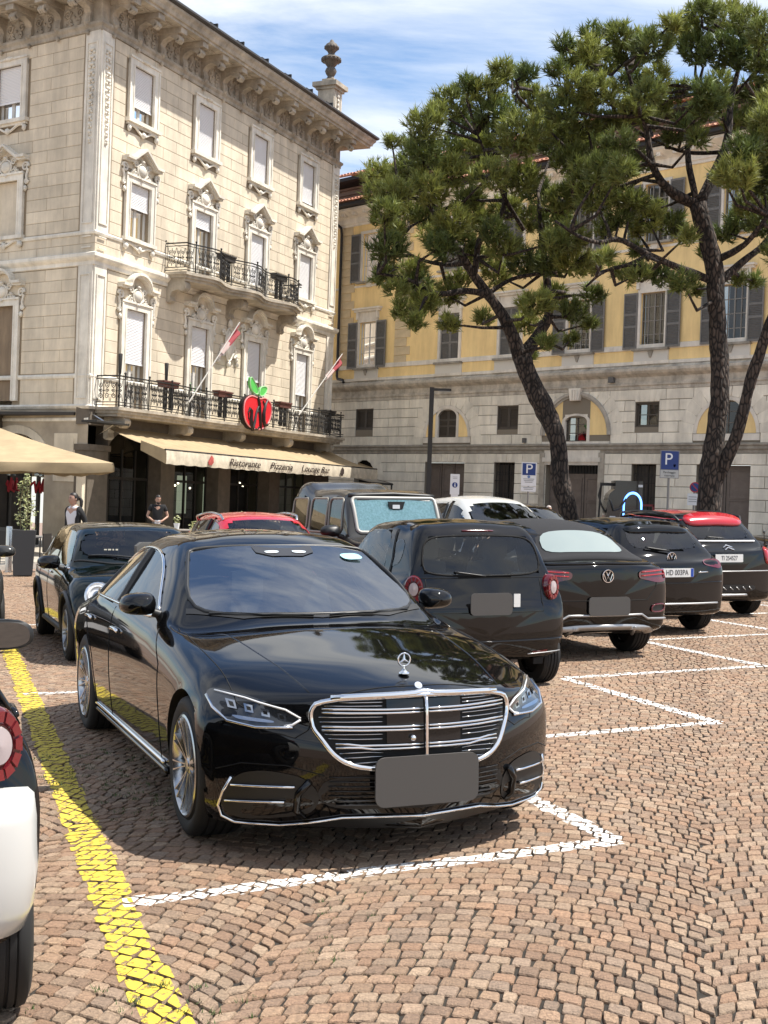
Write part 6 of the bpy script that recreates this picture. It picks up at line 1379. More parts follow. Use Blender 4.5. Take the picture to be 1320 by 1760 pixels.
class Car:
    """Lofted body. s runs from the nose backwards; local +Y is forwards, +X the car's own right."""
    def __init__(c, name, L, stations, paint, label, group=None, loc=(0, 0), yaw=0.0, nose_z=0.45, tail_z=0.6, bulge=0.03, step=0.05, cat='car', lower=None):
        c.L = L; c.y0 = L / 2; c.paint = paint
        c.root = empty(name, (loc[0], loc[1], 0), yaw, label, cat, group)
        rings = []
        for st in stations:
            s, w, zs, zb, xb, zc, xr, crn, ds = st
            h = zc - zb
            pts = [(0.0, zs + 0.01), (w - .16, zs), (w - .055, zs + .015), (w - .018, zs + .16 * (zb - zs) / .7), (w, zs + .52 * (zb - zs)), (w - .006, zs + .78 * (zb - zs)), (w - .3 * (w - xb) - .008, zb - .055), (xb, zb)]
            if xr is None:
                for fr in (.94, .80, .58, .30, 0): pts.append((xb * fr, zb + h * (1 - fr ** 2.2)))
            else:
                zr = zc - crn
                pts += [(xb - .022, zb + min(.022, .3 * max(h, 0))), (xr + (xb - xr) * .47 + .012, zb + (zr - zb) * .55), (xr, zr), (xr * .62, zr + crn * .72), (0, zc)]
            rings.append([(x, s + ds * (x / max(xb, .3)) ** 2 if x < xb else s + ds * (x / xb) ** .5, z) for x, z in pts])
        rings = np.array(rings)                                     # (m, k, 3) as x, s, z
        def cap(ring, zf, off, lst):
            out = []
            s_c = ring[-1, 1]
            for k, o in lst:
                q = ring.copy(); q[:, 0] *= k; q[:, 2] = zf + (q[:, 2] - zf) * k
                q[:, 1] = s_c + (ring[:, 1] - s_c) * k ** 2 + off * o
                out.append(q)
            return out
        front = cap(rings[0], nose_z, -bulge, [(0, 1.25), (.35, 1.2), (.7, 1.05), (.9, .85), (.965, .6)])
        back = cap(rings[-1], tail_z, bulge, [(.965, .6), (.9, .85), (.7, 1.05), (.35, 1.2), (0, 1.25)])
        net = np.array(front + list(rings) + back)
        half = crom(net, step)
        full = np.concatenate([half, (half * np.array([-1, 1, 1]))[:, -2::-1]], 1)
        G = crom(full.transpose(1, 0, 2), step).transpose(1, 0, 2)
        for _ in range(2):
            I = G.copy(); I[1:-1, 1:-1] = .5 * G[1:-1, 1:-1] + .125 * (G[2:, 1:-1] + G[:-2, 1:-1] + G[1:-1, 2:] + G[1:-1, :-2]); G = I
        c.G = G; m, n = G.shape[:2]
        c.V = np.stack([G[..., 0], c.y0 - G[..., 1], G[..., 2]], -1).reshape(-1, 3)
        idx = np.arange(m * n).reshape(m, n)
        Fq = np.stack([idx[:-1, :-1], idx[:-1, 1:], idx[1:, 1:], idx[1:, :-1]], -1).reshape(-1, 4)
        # orientation: outwards
        c.F = Fq[:, ::-1]
        c.cen = c.V[c.F].mean(1)
        a = c.V[c.F]; nn = np.cross(a[:, 2] - a[:, 0], a[:, 3] - a[:, 1]); c.nrm = nn / np.maximum(np.linalg.norm(nn, axis=1)[:, None], 1e-9)
        out = (c.nrm * (c.cen - np.array([0, 0, .6]))).sum(1)
        if np.median(out) < 0: c.F = c.F[:, ::-1]; c.nrm = -c.nrm
        c.bvh = BVHTree.FromPolygons([tuple(p) for p in c.V], [tuple(q) for q in c.F])
        c.keep = np.ones(len(c.F), bool)
        c.Vcut = c.V.copy()
    # ---- projection of 2D outlines on the body
    def hit(c, ax, a, b, inward=0.0):
        if ax == 'L': o, d = Vector((-3, c.y0 - a, b)), Vector((1, 0, 0))
        elif ax == 'R': o, d = Vector((3, c.y0 - a, b)), Vector((-1, 0, 0))
        elif ax == 'T': o, d = Vector((a, c.y0 - b, 5)), Vector((0, 0, -1))
        elif ax == 'F': o, d = Vector((a, c.y0 + 3, b)), Vector((0, -1, 0))
        elif ax == 'B': o, d = Vector((a, c.y0 - c.L - 3, b)), Vector((0, 1, 0))
        elif ax == 'FL': d = Vector((.64, -.77, 0)); o = Vector((a, c.y0, b)) - d * 4
        elif ax == 'FR': d = Vector((-.64, -.77, 0)); o = Vector((a, c.y0, b)) - d * 4
        h = c.bvh.ray_cast(o, d)
        if h[0] is None: return None, None
        return h[0], h[1] if h[1].dot(d) < 0 else -h[1]
    def patch(c, name, ax, poly, m, off=0.004, cell=0.045, parent=None, cut=False, thick=0.0, smooth=180, lam=3, fit=None):
        fit = cut if fit is None else fit
        xs = [p[0] for p in poly]; ys = [p[1] for p in poly]
        nx = max(2, int((max(xs) - min(xs)) / cell)); ny = max(2, int((max(ys) - min(ys)) / cell))
        gx = np.linspace(min(xs), max(xs), nx + 1); gy = np.linspace(min(ys), max(ys), ny + 1)
        ids = {}; pts = []; faces = []
        def vid(p):
            k = (round(p[0], 4), round(p[1], 4))
            if k not in ids: ids[k] = len(pts); pts.append(p)
            return ids[k]
        for i in range(nx):
            for j in range(ny):
                q = clip_rect(list(poly), gx[i], gx[i + 1], gy[j], gy[j + 1])
                if len(q) >= 3:
                    ii = []
                    for p in q:
                        t = vid(p)
                        if t not in ii: ii.append(t)
                    if len(ii) >= 3: faces.append(tuple(ii))
        P = []; N = []; last = None
        for p in pts:
            h, nn = c.hit(ax, *p)
            if h is None: h, nn = last if last else (Vector((0, 0, .5)), Vector((0, 0, 1)))
            last = (h, nn); P.append(np.array(h)); N.append(np.array(nn))
        P = np.array(P); N = np.array(N)
        # relax the projected surface a little along its normal so reflections run clean
        nb = [set() for _ in pts]
        for f in faces:
            for a, b in zip(f, f[1:] + f[:1]): nb[a].add(b); nb[b].add(a)
        for _ in range(lam):
            Q = P.copy(); M = N.copy()
            for i, s_ in enumerate(nb):
                if len(s_) >= 4:
                    l = list(s_); Q[i] = .5 * P[i] + .5 * P[l].mean(0); M[i] = N[i] + N[l].mean(0)
            P = P + (N * ((Q - P) * N).sum(1)[:, None]); N = M / np.linalg.norm(M, axis=1)[:, None]
        if fit and len(P) > 24:                                      # one clean curved pane: fit a smooth surface to the hits
            k_ = 2 if ax == 'T' else (0 if ax in 'LR' else 1); q_ = np.array(pts); q_ = (q_ - q_.mean(0)) / np.maximum(np.ptp(q_, axis=0), .01); dg = 2
            A_ = np.stack([q_[:, 0] ** i * q_[:, 1] ** j for i in range(dg + 2) for j in range(dg + 2) if i + j <= dg], 1); P[:, k_] = A_ @ np.linalg.lstsq(A_, P[:, k_], rcond=None)[0]
        P = P + N * off
        # face orientation outward
        ff = []
        for f in faces:
            a, b, d = P[f[0]], P[f[1]], P[f[2]]
            ff.append(f if np.dot(np.cross(b - a, d - a), N[f[0]]) > 0 else f[::-1])
        v = [tuple(p) for p in P]
        if thick:
            k = len(v); v += [tuple(p) for p in P - N * thick]; edges = {}
            for f in ff:
                for a, b in zip(f, f[1:] + f[:1]): edges[(a, b)] = edges.get((a, b), 0) + 1
            for (a, b) in list(edges):
                if (b, a) not in edges: ff.append((b, a, a + k, b + k))
        if cut: c.cut_poly(ax, poly)
        return mesh_obj(name, v, ff, m, parent or c.root, smooth)
    def cut_poly(c, ax, poly):
        x, s, z = c.cen[:, 0], c.y0 - c.cen[:, 1], c.cen[:, 2]
        if ax == 'L': c.keep &= ~(inside(poly, s, z) & (x < -.3))
        elif ax == 'R': c.keep &= ~(inside(poly, s, z) & (x > .3))
        elif ax == 'T': c.keep &= ~(inside(poly, x, s) & (z > .75) & (c.nrm[:, 2] > 0.1))
        elif ax == 'B': c.keep &= ~(inside(poly, x, z) & (s > c.L * .6) & (c.nrm[:, 1] < -.15))
        elif ax == 'F': c.keep &= ~(inside(poly, x, z) & (s < c.L * .4) & (c.nrm[:, 1] > .15))
    def path(c, ax, pts, off=0.004, sub=0.05, closed=False):
        out = []; m = len(pts)
        for i in range(m if closed else m - 1):
            a, b = pts[i], pts[(i + 1) % m]; L = math.dist(a, b); n = max(1, int(L / sub))
            for k in range(n): out.append((a[0] + (b[0] - a[0]) * k / n, a[1] + (b[1] - a[1]) * k / n))
        if not closed: out.append(pts[-1])
        res = []
        for p in out:
            h, nn = c.hit(ax, *p)
            if h is not None: res.append(h + nn * off)
        return res
    def line(c, name, ax, pts, r, m, off=0.0, closed=False, parent=None, n=6, sub=0.05, flat=None):
        p = c.path(ax, pts, off, sub, closed)
        if len(p) < 2: return None
        return MB().tube(p, r, n, closed).build(name, m, parent or c.root, 180)
    def arch(c, s, r, zc, w=None):
        x, ss, z = c.cen[:, 0], c.y0 - c.cen[:, 1], c.cen[:, 2]
        rem = (np.hypot(ss - s, z - zc) < r) & (np.abs(x) > .5) & (c.nrm[:, 2] < .6)
        rem |= (np.hypot(ss - s, z - zc) < r) & (z < zc)
        c.keep &= ~rem
        vr = np.unique(c.F[rem]); vk = np.unique(c.F[c.keep]); bv = np.intersect1d(vr, vk)
        for i in bv:
            p = c.Vcut[i]
            if abs(p[0]) < .5: continue
            a = c.y0 - p[1] - s; b = p[2] - zc; L = math.hypot(a, b)
            if L > 1e-4: p[1] = c.y0 - (s + a / L * r); p[2] = zc + b / L * r
        # liners
        for sx in (-1, 1):
            G = []; last_xo = None
            for k in range(25):
                a = R(-12 + 204 * k / 24); yy = c.y0 - (s + math.cos(a) * (r + .003)); zz = zc + math.sin(a) * (r + .003)
                h = c.bvh.ray_cast(Vector((sx * 3, c.y0 - (s + math.cos(a) * (r + .02)), max(.25, zz))), Vector((-sx, 0, 0)))
                xo = abs(h[0].x) - .004 if h[0] is not None else None; xo = min(xo, last_xo) if xo and last_xo and False else (xo or last_xo or .6); last_xo = xo
                G.append([(sx * xo, yy, zz), (sx * .5, yy, zz), (sx * .5, c.y0 - s, zc)])
            MB().grid(G).build('wheel_arch_liner', DARK, c.root, 40)
    def finish(c, split=None):
        F = c.F[c.keep]; used = np.unique(F); rem = -np.ones(len(c.V), int); rem[used] = np.arange(len(used))
        o = mesh_obj('body', c.Vcut[used].tolist(), rem[F].tolist(), c.paint, c.root, 50)
        return o
    def wheel(c, s, r, wd, x, m_rim, spokes=10, style='multi', rimr=.72):
        """tyre + rim; x = outer face distance from the centre line"""
        for sx in (-1, 1):
            T = MB(); rr = rimr * r
            prof = [(rr, 0), (rr + .012, -.012), (rr + (r - rr) * .55, .004), (r * .972, -.012), (r * .993, -.03), (r, -.045), *[q_ for g_ in (.24, .42, .60, .78) for q_ in ((r, -wd * g_ + .007), (r - .009, -wd * g_ + .004), (r - .009, -wd * g_ - .004), (r, -wd * g_ - .007))], (r, -wd + .045), (r * .993, -wd + .03), (r * .972, -wd + .012), (rr, -wd)]
            T.lathe([(a, b * sx) for a, b in prof], 44, axis='x', cap=False)
            M = Matrix.Translation((sx * x, c.y0 - s, r))
            w = T.build('wheel', RUBBER, c.root, 50, M)
            D = MB()
            D.lathe([(rr, -.002 * sx), (rr - .012, .004 * sx), (rr - .022, -.006 * sx), (rr - .03, -.05 * sx), (rr - .035, -.15 * sx)], 40, axis='x', cap=False)
            hub = .075 * r / .356
            for k in range(spokes):
                a0 = 2 * math.pi * k / spokes + .17
                if style == 'multi':
                    prs = [(-.10, .012), (.10, .012)]
                elif style == 'five': prs = [(-.14, .02), (.14, .02)]
                else: prs = [(0, .024)]
                for da, wd2 in prs:
                    for (ra, rb, aa, ab) in ((hub * .6, rr - .015, a0 + da * .7, a0 + da),):
                        v = []
                        for q in range(5):
                            t = q / 4; rad = ra + (rb - ra) * t; an = aa + (ab - aa) * t; dep = -.022 + .024 * t ** 1.5; ww = wd2 * (1.35 - .55 * math.sin(t * math.pi)) * .5
                            ex, ey = math.cos(an), math.sin(an)
                            for (wq, dq) in ((-ww, -.035), (-ww * .55, 0), (ww * .55, 0), (ww, -.035)):
                                v.append(((dep + dq) * sx, ex * rad - ey * wq, ey * rad + ex * wq))
                        f = [(i * 4 + j, i * 4 + j + 1, i * 4 + j + 5, i * 4 + j + 4) for i in range(4) for j in range(3)]
                        D.add(v, f)
            D.lathe([(0, -.012 * sx), (hub * .45, -.014 * sx), (hub * .5, -.02 * sx), (hub, -.03 * sx), (hub * 1.05, -.07 * sx)], 20, axis='x', cap=False)
            D.build('rim', m_rim, w, 40)
            B = MB(); B.lathe([(.02, -.09 * sx), (rr * .82, -.09 * sx), (rr * .82, -.1 * sx)], 28, axis='x', cap=False)
            B.build('brake_disc', DISC, w, 30)
            B = MB(); B.lathe([(0, -.16 * sx), (rr - .01, -.16 * sx)], 24, axis='x', cap=False); B.build('wheel_back', DARK, w)
    def cabin(c, s0, s1, w, zf=.45, top=1.15, seats=((.0, 1),), wheel_side=-1):
        """plain dark interior: floor tub, dashboard, seats, steering wheel"""
        T = MB(); T.box(-w, w, c.y0 - s1, c.y0 - s0, zf - .12, zf); T.build('cabin_floor', INTERIOR, c.root)
        D = MB(); yy = c.y0 - s0
        D.prism([(0, zf), (0, top - .26), (-.15, top - .16), (-.42, top - .18), (-.5, top - .3), (-.4, zf)], -w + .04, w - .04, lambda a, b, h: (h, yy + a, b)); D.build('dashboard', INTERIOR, c.root, 30)
        for row, ss in enumerate(seats):
            for sx in (-1, 1):
                S = MB(); x = sx * w * .52; ys = c.y0 - ss
                k_ = min(1.0, (top - zf + .22) / 1.0); S.box(x - .25, x + .25, ys - .1, ys + .42, zf, zf + .16, .05)
                v = []; 
                for t, yq, hw in ((0, 0, .25), (.35, -.08, .25), (.62, -.16, .22), (.64, -.165, .1), (.68, -.175, .13), (.83, -.2, .13), (.86, -.21, .09)):
                    v += [(x - hw, ys + yq, zf + .14 + t * k_), (x + hw, ys + yq, zf + .14 + t * k_), (x + hw, ys + yq - .1, zf + .14 + t * k_), (x - hw, ys + yq - .1, zf + .14 + t * k_)]
                f = [(r_ * 4 + i, r_ * 4 + (i + 1) % 4, r_ * 4 + 4 + (i + 1) % 4, r_ * 4 + 4 + i) for r_ in range(6) for i in range(4)] + [(24, 25, 26, 27)]
                S.add(v, f); S.build('seat', INTERIOR, c.root, 40)
        W = MB(); cx = wheel_side * w * .52; cy = c.y0 - s0 - .58; cz = top - .2
        W.tube([(cx + .18 * math.cos(a), cy + .18 * math.sin(a) * .35, cz + .18 * math.sin(a) * .93) for a in np.linspace(0, 2 * math.pi, 20, endpoint=False)], .014, 6, True)
        W.tube([(cx - .17, cy, cz), (cx + .17, cy, cz)], .018, 6); W.tube([(cx, cy, cz), (cx, cy + .3, cz - .12)], .03, 6); W.build('steering_wheel', PLASTIC, c.root, 60)
    def door_mirror(c, s, x, z, m, sc=1.0, sides=(-1, 1), glass=True):
        for sx in sides:
            G = []
            for i, t in enumerate(np.linspace(0, 1, 8)):               # front shell to rear rim
                k = [0.05, .55, .8, .92, .98, 1.0, 1.0, .97][i]; yy = [.115, .10, .075, .045, .01, -.02, -.045, -.05][i]
                ring = []
                for a in np.linspace(0, 2 * math.pi, 20, endpoint=False):
                    ca, sa = math.cos(a), math.sin(a); ex = abs(ca) ** .7 * np.sign(ca) * .125; ez = abs(sa) ** .75 * np.sign(sa) * (.085 if sa > 0 else .07)
                    ring.append((sx * x + ex * k * sc + (0.02 * sx if False else 0), c.y0 - s + yy * sc, z + ez * k * sc * (1 - .15 * sx * np.sign(ca) * abs(ca))))
                G.append(ring)
            mb_ = MB().grid(G, True); mb_.f.append(tuple(range(7 * 20, 8 * 20))); me = mb_.build('door_mirror', m, c.root, 60)
            g = MB(); ring = G[-1]; ctr = np.mean(ring, 0) + np.array([0, .004, 0]); g.add([tuple(ctr + np.array([0, -.012, 0]))] + [(p[0] * .86 + ctr[0] * .14, p[1] - .008, p[2] * .86 + ctr[2] * .14) for p in ring], [(0, i + 1, (i + 1) % 20 + 1) for i in range(20)])
            g.build('mirror_glass', mat('mirror_glass', (.14, .15, .155), .02, 1.0), me)  # base colour darkened in place of the dark trees it would reflect
            MB().tube([(sx * (x - .10 * sc), c.y0 - s, z - .05 * sc), (sx * (x - .22 * sc), c.y0 - s + .02, z - .09 * sc)], [.03 * sc, .035 * sc], 8).build('mirror_arm', PLASTIC, me, 60)
def plate(c, ax, x, s_or, z, w, h, m, tilt=0.0, parent=None, name='number_plate', rnd=.012):
    """flat plate with rounded corners set upright on the nose (ax F) or the tail (ax B)"""
    pts = []
    for (cx, cz, a0) in ((w / 2 - rnd, h / 2 - rnd, 0), (-w / 2 + rnd, h / 2 - rnd, 90), (-w / 2 + rnd, -h / 2 + rnd, 180), (w / 2 - rnd, -h / 2 + rnd, 270)):
        for k in range(5): a = R(a0 + 22.5 * k); pts.append((cx + rnd * math.cos(a), cz + rnd * math.sin(a)))
    sg = 1 if ax == 'F' else -1
    hts = [c.hit(ax, x + dx_, z + dz_)[0] for dx_ in (-w / 2, 0, w / 2) for dz_ in (-h / 2, 0, h / 2)]
    ys = [p.y * sg for p in hts if p is not None]; y = sg * (max(ys) + (.04 if ax == 'F' and h > .2 else .012))
    B = MB().prism(pts, 0, .012, lambda a, b, q: (a, q * sg, b)); o = B.build(name, m, parent or c.root)
    o.matrix_basis = Matrix.Translation((x, y, z)) @ Matrix.Rotation(tilt * sg, 4, 'X'); return o
def plate_text(o, s, size, m, ax='B', dx_=0.0, sx=1.0, dz=0.0):
    Rm = Matrix.Rotation(R(90), 4, 'X') if ax == 'B' else Matrix.Rotation(R(180), 4, 'Z') @ Matrix.Rotation(R(90), 4, 'X')
    return text('plate_lettering', s, size, m, o, Matrix.Translation((dx_, -.0135 if ax == 'B' else .0135, dz)) @ Rm, .0008, sx=sx)
def black_saloon():
    L = 5.289
    st = [
        # s     w     zs    zb    xb    zc     xr    crn   ds
        (0.03, .938, .155, .750, .815, .815, None, 0, .42),
        (0.36, .952, .190, .840, .820, .890, None, 0, .29),
        (0.80, .955, .200, .900, .835, .958, None, 0, .16),
        (1.15, .955, .200, .940, .862, 1.008, None, 0, .16),
        (1.45, .955, .200, .962, .885, 1.040, .735, .055, .24),
        (1.60, .955, .200, .970, .890, 1.110, .725, .050, .20),
        (1.95, .955, .200, .980, .895, 1.285, .675, .045, .13),
        (2.26, .955, .200, .988, .900, 1.415, .625, .055, .08),
        (2.50, .955, .200, .995, .902, 1.485, .605, .070, .04),
        (2.95, .955, .200, 1.005, .905, 1.518, .595, .080, .0),
        (3.40, .955, .200, 1.015, .903, 1.495, .59, .080, .0),
        (3.78, .955, .200, 1.022, .895, 1.415, .575, .070, -.03),
        (4.12, .953, .205, 1.005, .868, 1.295, .575, .055, -.07),
        (4.42, .945, .210, .978, .84, 1.16, .60, .045, -.10),
        (4.62, .938, .215, .960, .815, 1.07, .66, .035, -.11),
        (4.80, .925, .220, .945, .785, 1.045, None, 0, -.12),
        (5.05, .895, .235, .93, .73, 1.03, None, 0, -.16),
        (5.23, .84, .260, .90, .67, 1.0, None, 0, -.24)]
    c = Car('saloon_car', L, st, PAINT_BLACK, 'glossy black luxury saloon facing the camera between the white bay lines', loc=(SAL[0], SAL[1]), yaw=R(SAL[2]), nose_z=.46, tail_z=.65, bulge=.035, step=.038)
    root = c.root
    # glazing
    side = smooth_poly([(1.93, 1.005), (2.14, 1.12), (2.46, 1.30), (2.76, 1.375), (3.15, 1.392), (3.52, 1.36), (3.88, 1.255), (4.14, 1.12), (4.26, 1.035), (4.12, 1.03), (3.0, 1.022)])
    front_door = [p for p in side if p[0] < 3.0] + [(3.0, 1.388), (2.94, 1.022)]
    def halves(poly, s):
        return clip_rect(poly, -9, s - .035, -9, 9), clip_rect(poly, s + .035, 9, -9, 9)
    for ax in 'LR':
        f_, r_ = halves(side, 3.02); r1, r2 = halves(r_, 3.86)
        for q in (f_, r1, r2):
            if len(q) > 2: c.patch('side_window', ax, q, CAR_GLASS, .002, .06, cut=True)
        c.line('window_trim', ax, side, .011, CHROME, .004, True)
        MB().tube(c.path(ax, [(3.0, 1.03), (3.03, 1.375)], .003), .026, 6).build('door_pillar', PLASTIC, root, 60)
        MB().tube(c.path(ax, [(3.86, 1.04), (3.87, 1.25)], .003), .012, 6).build('door_pillar', PLASTIC, root, 60)
    ws = smooth_poly([(-.73, 1.76), (-.45, 1.56), (0, 1.475), (.45, 1.56), (.73, 1.76), (.60, 2.30), (.57, 2.36), (0, 2.275), (-.57, 2.36), (-.60, 2.30)])
    c.patch('windscreen', 'T', ws, WIND_GLASS, .003, .07, cut=True, lam=6)
    rw = smooth_poly([(-.55, 3.80), (0, 3.84), (.55, 3.80), (.66, 4.46), (0, 4.60), (-.66, 4.46)])
    c.patch('rear_window', 'T', rw, CAR_GLASS, .003, .07, cut=True)
    c.line('windscreen_edge', 'T', ws, .013, PLASTIC, .001, True)
    # camera housing behind the glass, sticker, wipers
    for q in ([(-.20, 2.285), (.20, 2.285), (.19, 2.19), (.10, 2.13), (-.10, 2.13), (-.19, 2.19)],): c.patch('camera_housing', 'T', q, mat('housing_grey', (.03, .03, .032), .4), .008, .05)
    for sx in (-.09, .09): c.patch('camera_window', 'T', smooth_poly([(sx - .05, 2.20), (sx + .05, 2.20), (sx + .04, 2.165), (sx - .04, 2.165)]), mat('pale_lens', (.55, .6, .62), .2), .012, .05)
    c.patch('sticker', 'T', smooth_poly([(-.50, 2.24), (-.36, 2.20), (-.38, 2.12), (-.53, 2.16)]), mat('sticker_blue', (.30, .55, .62), .4), .006, .05)
    c.patch('cowl', 'T', [(-.74, 1.735), (-.45, 1.535), (0, 1.45), (.45, 1.535), (.74, 1.735), (.73, 1.775), (.45, 1.575), (0, 1.49), (-.45, 1.575), (-.73, 1.775)], PLASTIC, .004, .05)
    for x0, x1 in ((-.62, -.05), (.05, .62)):
        MB().tube(c.path('T', [(x0, 1.47 + .5 * x0 * x0), ((x0 + x1) / 2, 1.47 + .5 * ((x0 + x1) / 2) ** 2), (x1, 1.47 + .5 * x1 * x1)], .010), .006, 6).build('wiper', PLASTIC, root, 60)
    # shut lines
    for ax in 'LR':
        c.line('panel_gap', ax, [(1.50, .22), (1.47, .50), (1.52, .80), (1.78, .97)], .0035, SEAM)
        c.line('panel_gap', ax, [(3.02, .24), (3.03, .7), (3.02, 1.0)], .0035, SEAM)
        c.line('panel_gap', ax, [(4.12, 1.02), (4.02, .86), (3.72, .60), (3.66, .42), (3.62, .25)], .0035, SEAM)
        c.line('sill_trim', ax, [(1.40, .275), (3.60, .275)], .014, CHROME, .006)
        c.line('sill_edge', ax, [(1.36, .235), (3.66, .235)], .018, PAINT_BLACK, .012)
        for s in (2.72, 3.72): c.line('door_handle', ax, [(s, .862), (s + .08, .868), (s + .20, .868), (s + .25, .864)], [.006, .013] + [.014] * 3 + [.006] if False else .013, CHROME, .012, sub=.4)
    c.line('panel_gap', 'T', [(-.80, .60), (-.81, 1.2), (-.80, 1.66)], .003, SEAM); c.line('panel_gap', 'T', [(.80, .60), (.81, 1.2), (.80, 1.66)], .003, SEAM)
    hood_front = [(-.80, .42), (-.72, .27), (-.58, .175), (-.35, .115), (0, .09), (.35, .115), (.58, .175), (.72, .27), (.80, .42), (.80, .60)]
    c.line('panel_gap', 'T', hood_front, .0035, SEAM)
    for sx in (-1, 1): c.line('bonnet_crease', 'T', [(sx * .50, .22), (sx * .56, .7), (sx * .64, 1.45)], .005, PAINT_BLACK, -.002)
    # ---- grille
    gr = [(-.47, 0.777), (0, 0.800), (.47, 0.777), (.512, 0.720), (.49, 0.625), (.41, 0.515), (.30, 0.467), (0, 0.457), (-.30, 0.467), (-.41, 0.515), (-.49, 0.625), (-.512, 0.720)]
    grs = smooth_poly(gr)
    g = c.patch('grille', 'F', grs, DARK, .012, .06)
    c.line('grille_frame', 'F', grs, .0135, CHROME, .02, True, parent=g, n=8)
    c.line('grille_frame', 'F', [(-.42, 0.782), (-.25, 0.793), (0, 0.803), (.25, 0.793), (.42, 0.782)], .016, CHROME, .022, parent=g, n=8)
    def halfw(z):
        xs = [x for x in np.linspace(0, .62, 125) if inside(grs, np.array([x]), np.array([z]))[0]]
        return max(xs) if xs else 0
    for z in (.735, .655, .570):
        for dz in (-.008, .008):
            for sx in (-1, 1): c.line('grille_bar', 'F', [(sx * .015, z + dz), (sx * (halfw(z) - .035), z + dz - .004)], .0062, CHROME, .026, parent=g)
    for z in (.773, .757, .707, .685, .627, .605, .542, .522, .498, .481):
        for sx in (-1, 1): c.line('grille_slat', 'F', [(sx * .20, z), (sx * (halfw(z) - .03), z - .006)], .0032, mat('slat_chrome', (.45, .45, .45), .15, 1.0), .018, parent=g)
    c.line('grille_strip', 'F', [(0, .789), (0, .463)], .010, CHROME, .034, parent=g)
    for z0, z1 in ((.747, .783), (.669, .725), (.585, .643)):
        for a, b in ((-.185, -.012), (.012, .185)): c.patch('sensor_panel', 'F', [(a, z0), (b, z0), (b, z1), (a, z1)], mat('sensor_black', (.008, .008, .009), .08), .024, .06, parent=g)
    h, _ = c.hit('F', .07, .610)
    if h: MB().ico((h.x, h.y + .036, h.z), .016, 2).build('front_camera', CHROME, g, 180)
    # ---- bonnet badge and standing star
    h, nn = c.hit('F', 0, .805)
    bb = MB().lathe([(.0, .005), (.019, .004), (.021, 0)], 20, axis='y').build('bonnet_badge', mat('badge_silver', (.10, .12, .17), .45, .3), root, 40)
    bb.matrix_basis = Matrix.Translation((0, h.y - .05, .838)) @ Matrix.Rotation(R(40), 4, 'X')
    hs, _ = c.hit('T', 0, .24)
    S = MB(); zc = hs.z + .075; rr = .032
    S.tube([(rr * math.cos(a), 0, rr * math.sin(a)) for a in np.linspace(0, 2 * math.pi, 28, endpoint=False)], .0042, 8, True)
    for k in range(3):
        a = R(90 + 120 * k); S.tube([(0, 0, 0), (rr * math.cos(a), 0, rr * math.sin(a))], [.0075, .002], 6)
    S.tube([(0, 0, -rr), (0, 0, -rr - .02)], [.004, .006], 8)
    S.lathe([(.006, -rr - .012), (.014, -rr - .022), (.027, -rr - .03), (.027, -rr - .036)], 16)
    S.build('hood_star', CHROME, root, 60, Matrix.Translation((0, hs.y, zc)))
    # ---- headlights: dark lens wrapped round the corner, bright strips and lamp cubes inside
    for ax, sx in (('F', 1), ('F', -1)):
        P = [(sx * .53, .688), (sx * .60, .735), (sx * .75, .775), (sx * .865, .795), (sx * .905, .765), (sx * .90, .705), (sx * .85, .655), (sx * .74, .634), (sx * .60, .640)]
        if sx < 0: P = P[::-1]
        Ps = smooth_poly(P)
        hl = c.patch('headlight', ax, Ps, mat('headlamp_dark', (.045, .047, .05), .12, .6, coat=1.0), .004, .035, lam=2)
        c.line('daylight_strip', ax, [(sx * .55, .690), (sx * .61, .726), (sx * .76, .762), (sx * .865, .780)], .0048, CLEAR, .006, parent=hl)
        c.line('daylight_strip', ax, [(sx * .55, .684), (sx * .585, .656), (sx * .62, .648)], .0065, CLEAR, .006, parent=hl)
        c.line('lower_trim', ax, [(sx * .585, .645), (sx * .74, .640), (sx * .85, .661), (sx * .895, .710), (sx * .902, .757)], .0075, mat('lamp_chrome', (.75, .76, .78), .12, 1.0), .006, parent=hl)
        for x_, z_ in ((.625, .690), (.69, .705), (.755, .720), (.82, .733)):
            q = [(sx * (x_ - .017), z_ - .02), (sx * (x_ + .017), z_ - .015), (sx * (x_ + .017), z_ + .02), (sx * (x_ - .017), z_ + .015)]
            c.patch('lamp_cube', ax, q if sx > 0 else q[::-1], mat('lamp_silver', (.45, .46, .48), .12, 1.0), .007, .03, parent=hl)
            q = [(sx * (x_ - .008), z_ - .010), (sx * (x_ + .008), z_ - .007), (sx * (x_ + .008), z_ + .010), (sx * (x_ - .008), z_ + .007)]
            c.patch('lamp_lens', ax, q if sx > 0 else q[::-1], DARK, .009, .03, parent=hl)
        q = smooth_poly([(sx * .66, .660), (sx * .80, .668), (sx * .84, .69), (sx * .74, .680), (sx * .66, .672)]); c.patch('lamp_reflector', ax, q if sx > 0 else q[::-1], mat('lamp_grey', (.5, .5, .52), .15, 1.0), .0065, .04, parent=hl)
    # ---- bumper intakes
    mesh_m = mat('intake_mesh', (.008, .008, .008), .5)
    for sx in (1, -1):
        P = [(sx * .47, .335), (sx * .54, .420), (sx * .70, .445), (sx * .80, .425), (sx * .855, .36), (sx * .875, .285), (sx * .855, .225), (sx * .78, .198), (sx * .60, .222), (sx * .50, .24)]
        Ps = smooth_poly(P if sx > 0 else P[::-1]); bi = c.patch('bumper_intake', 'F', Ps, mesh_m, .005, .05)
        c.line('intake_strip', 'F', [(sx * .58, .372), (sx * .835, .362)], .0068, CHROME, .012, parent=bi)
        c.line('intake_strip', 'F', [(sx * .62, .298), (sx * .855, .283)], .0068, CHROME, .012, parent=bi)
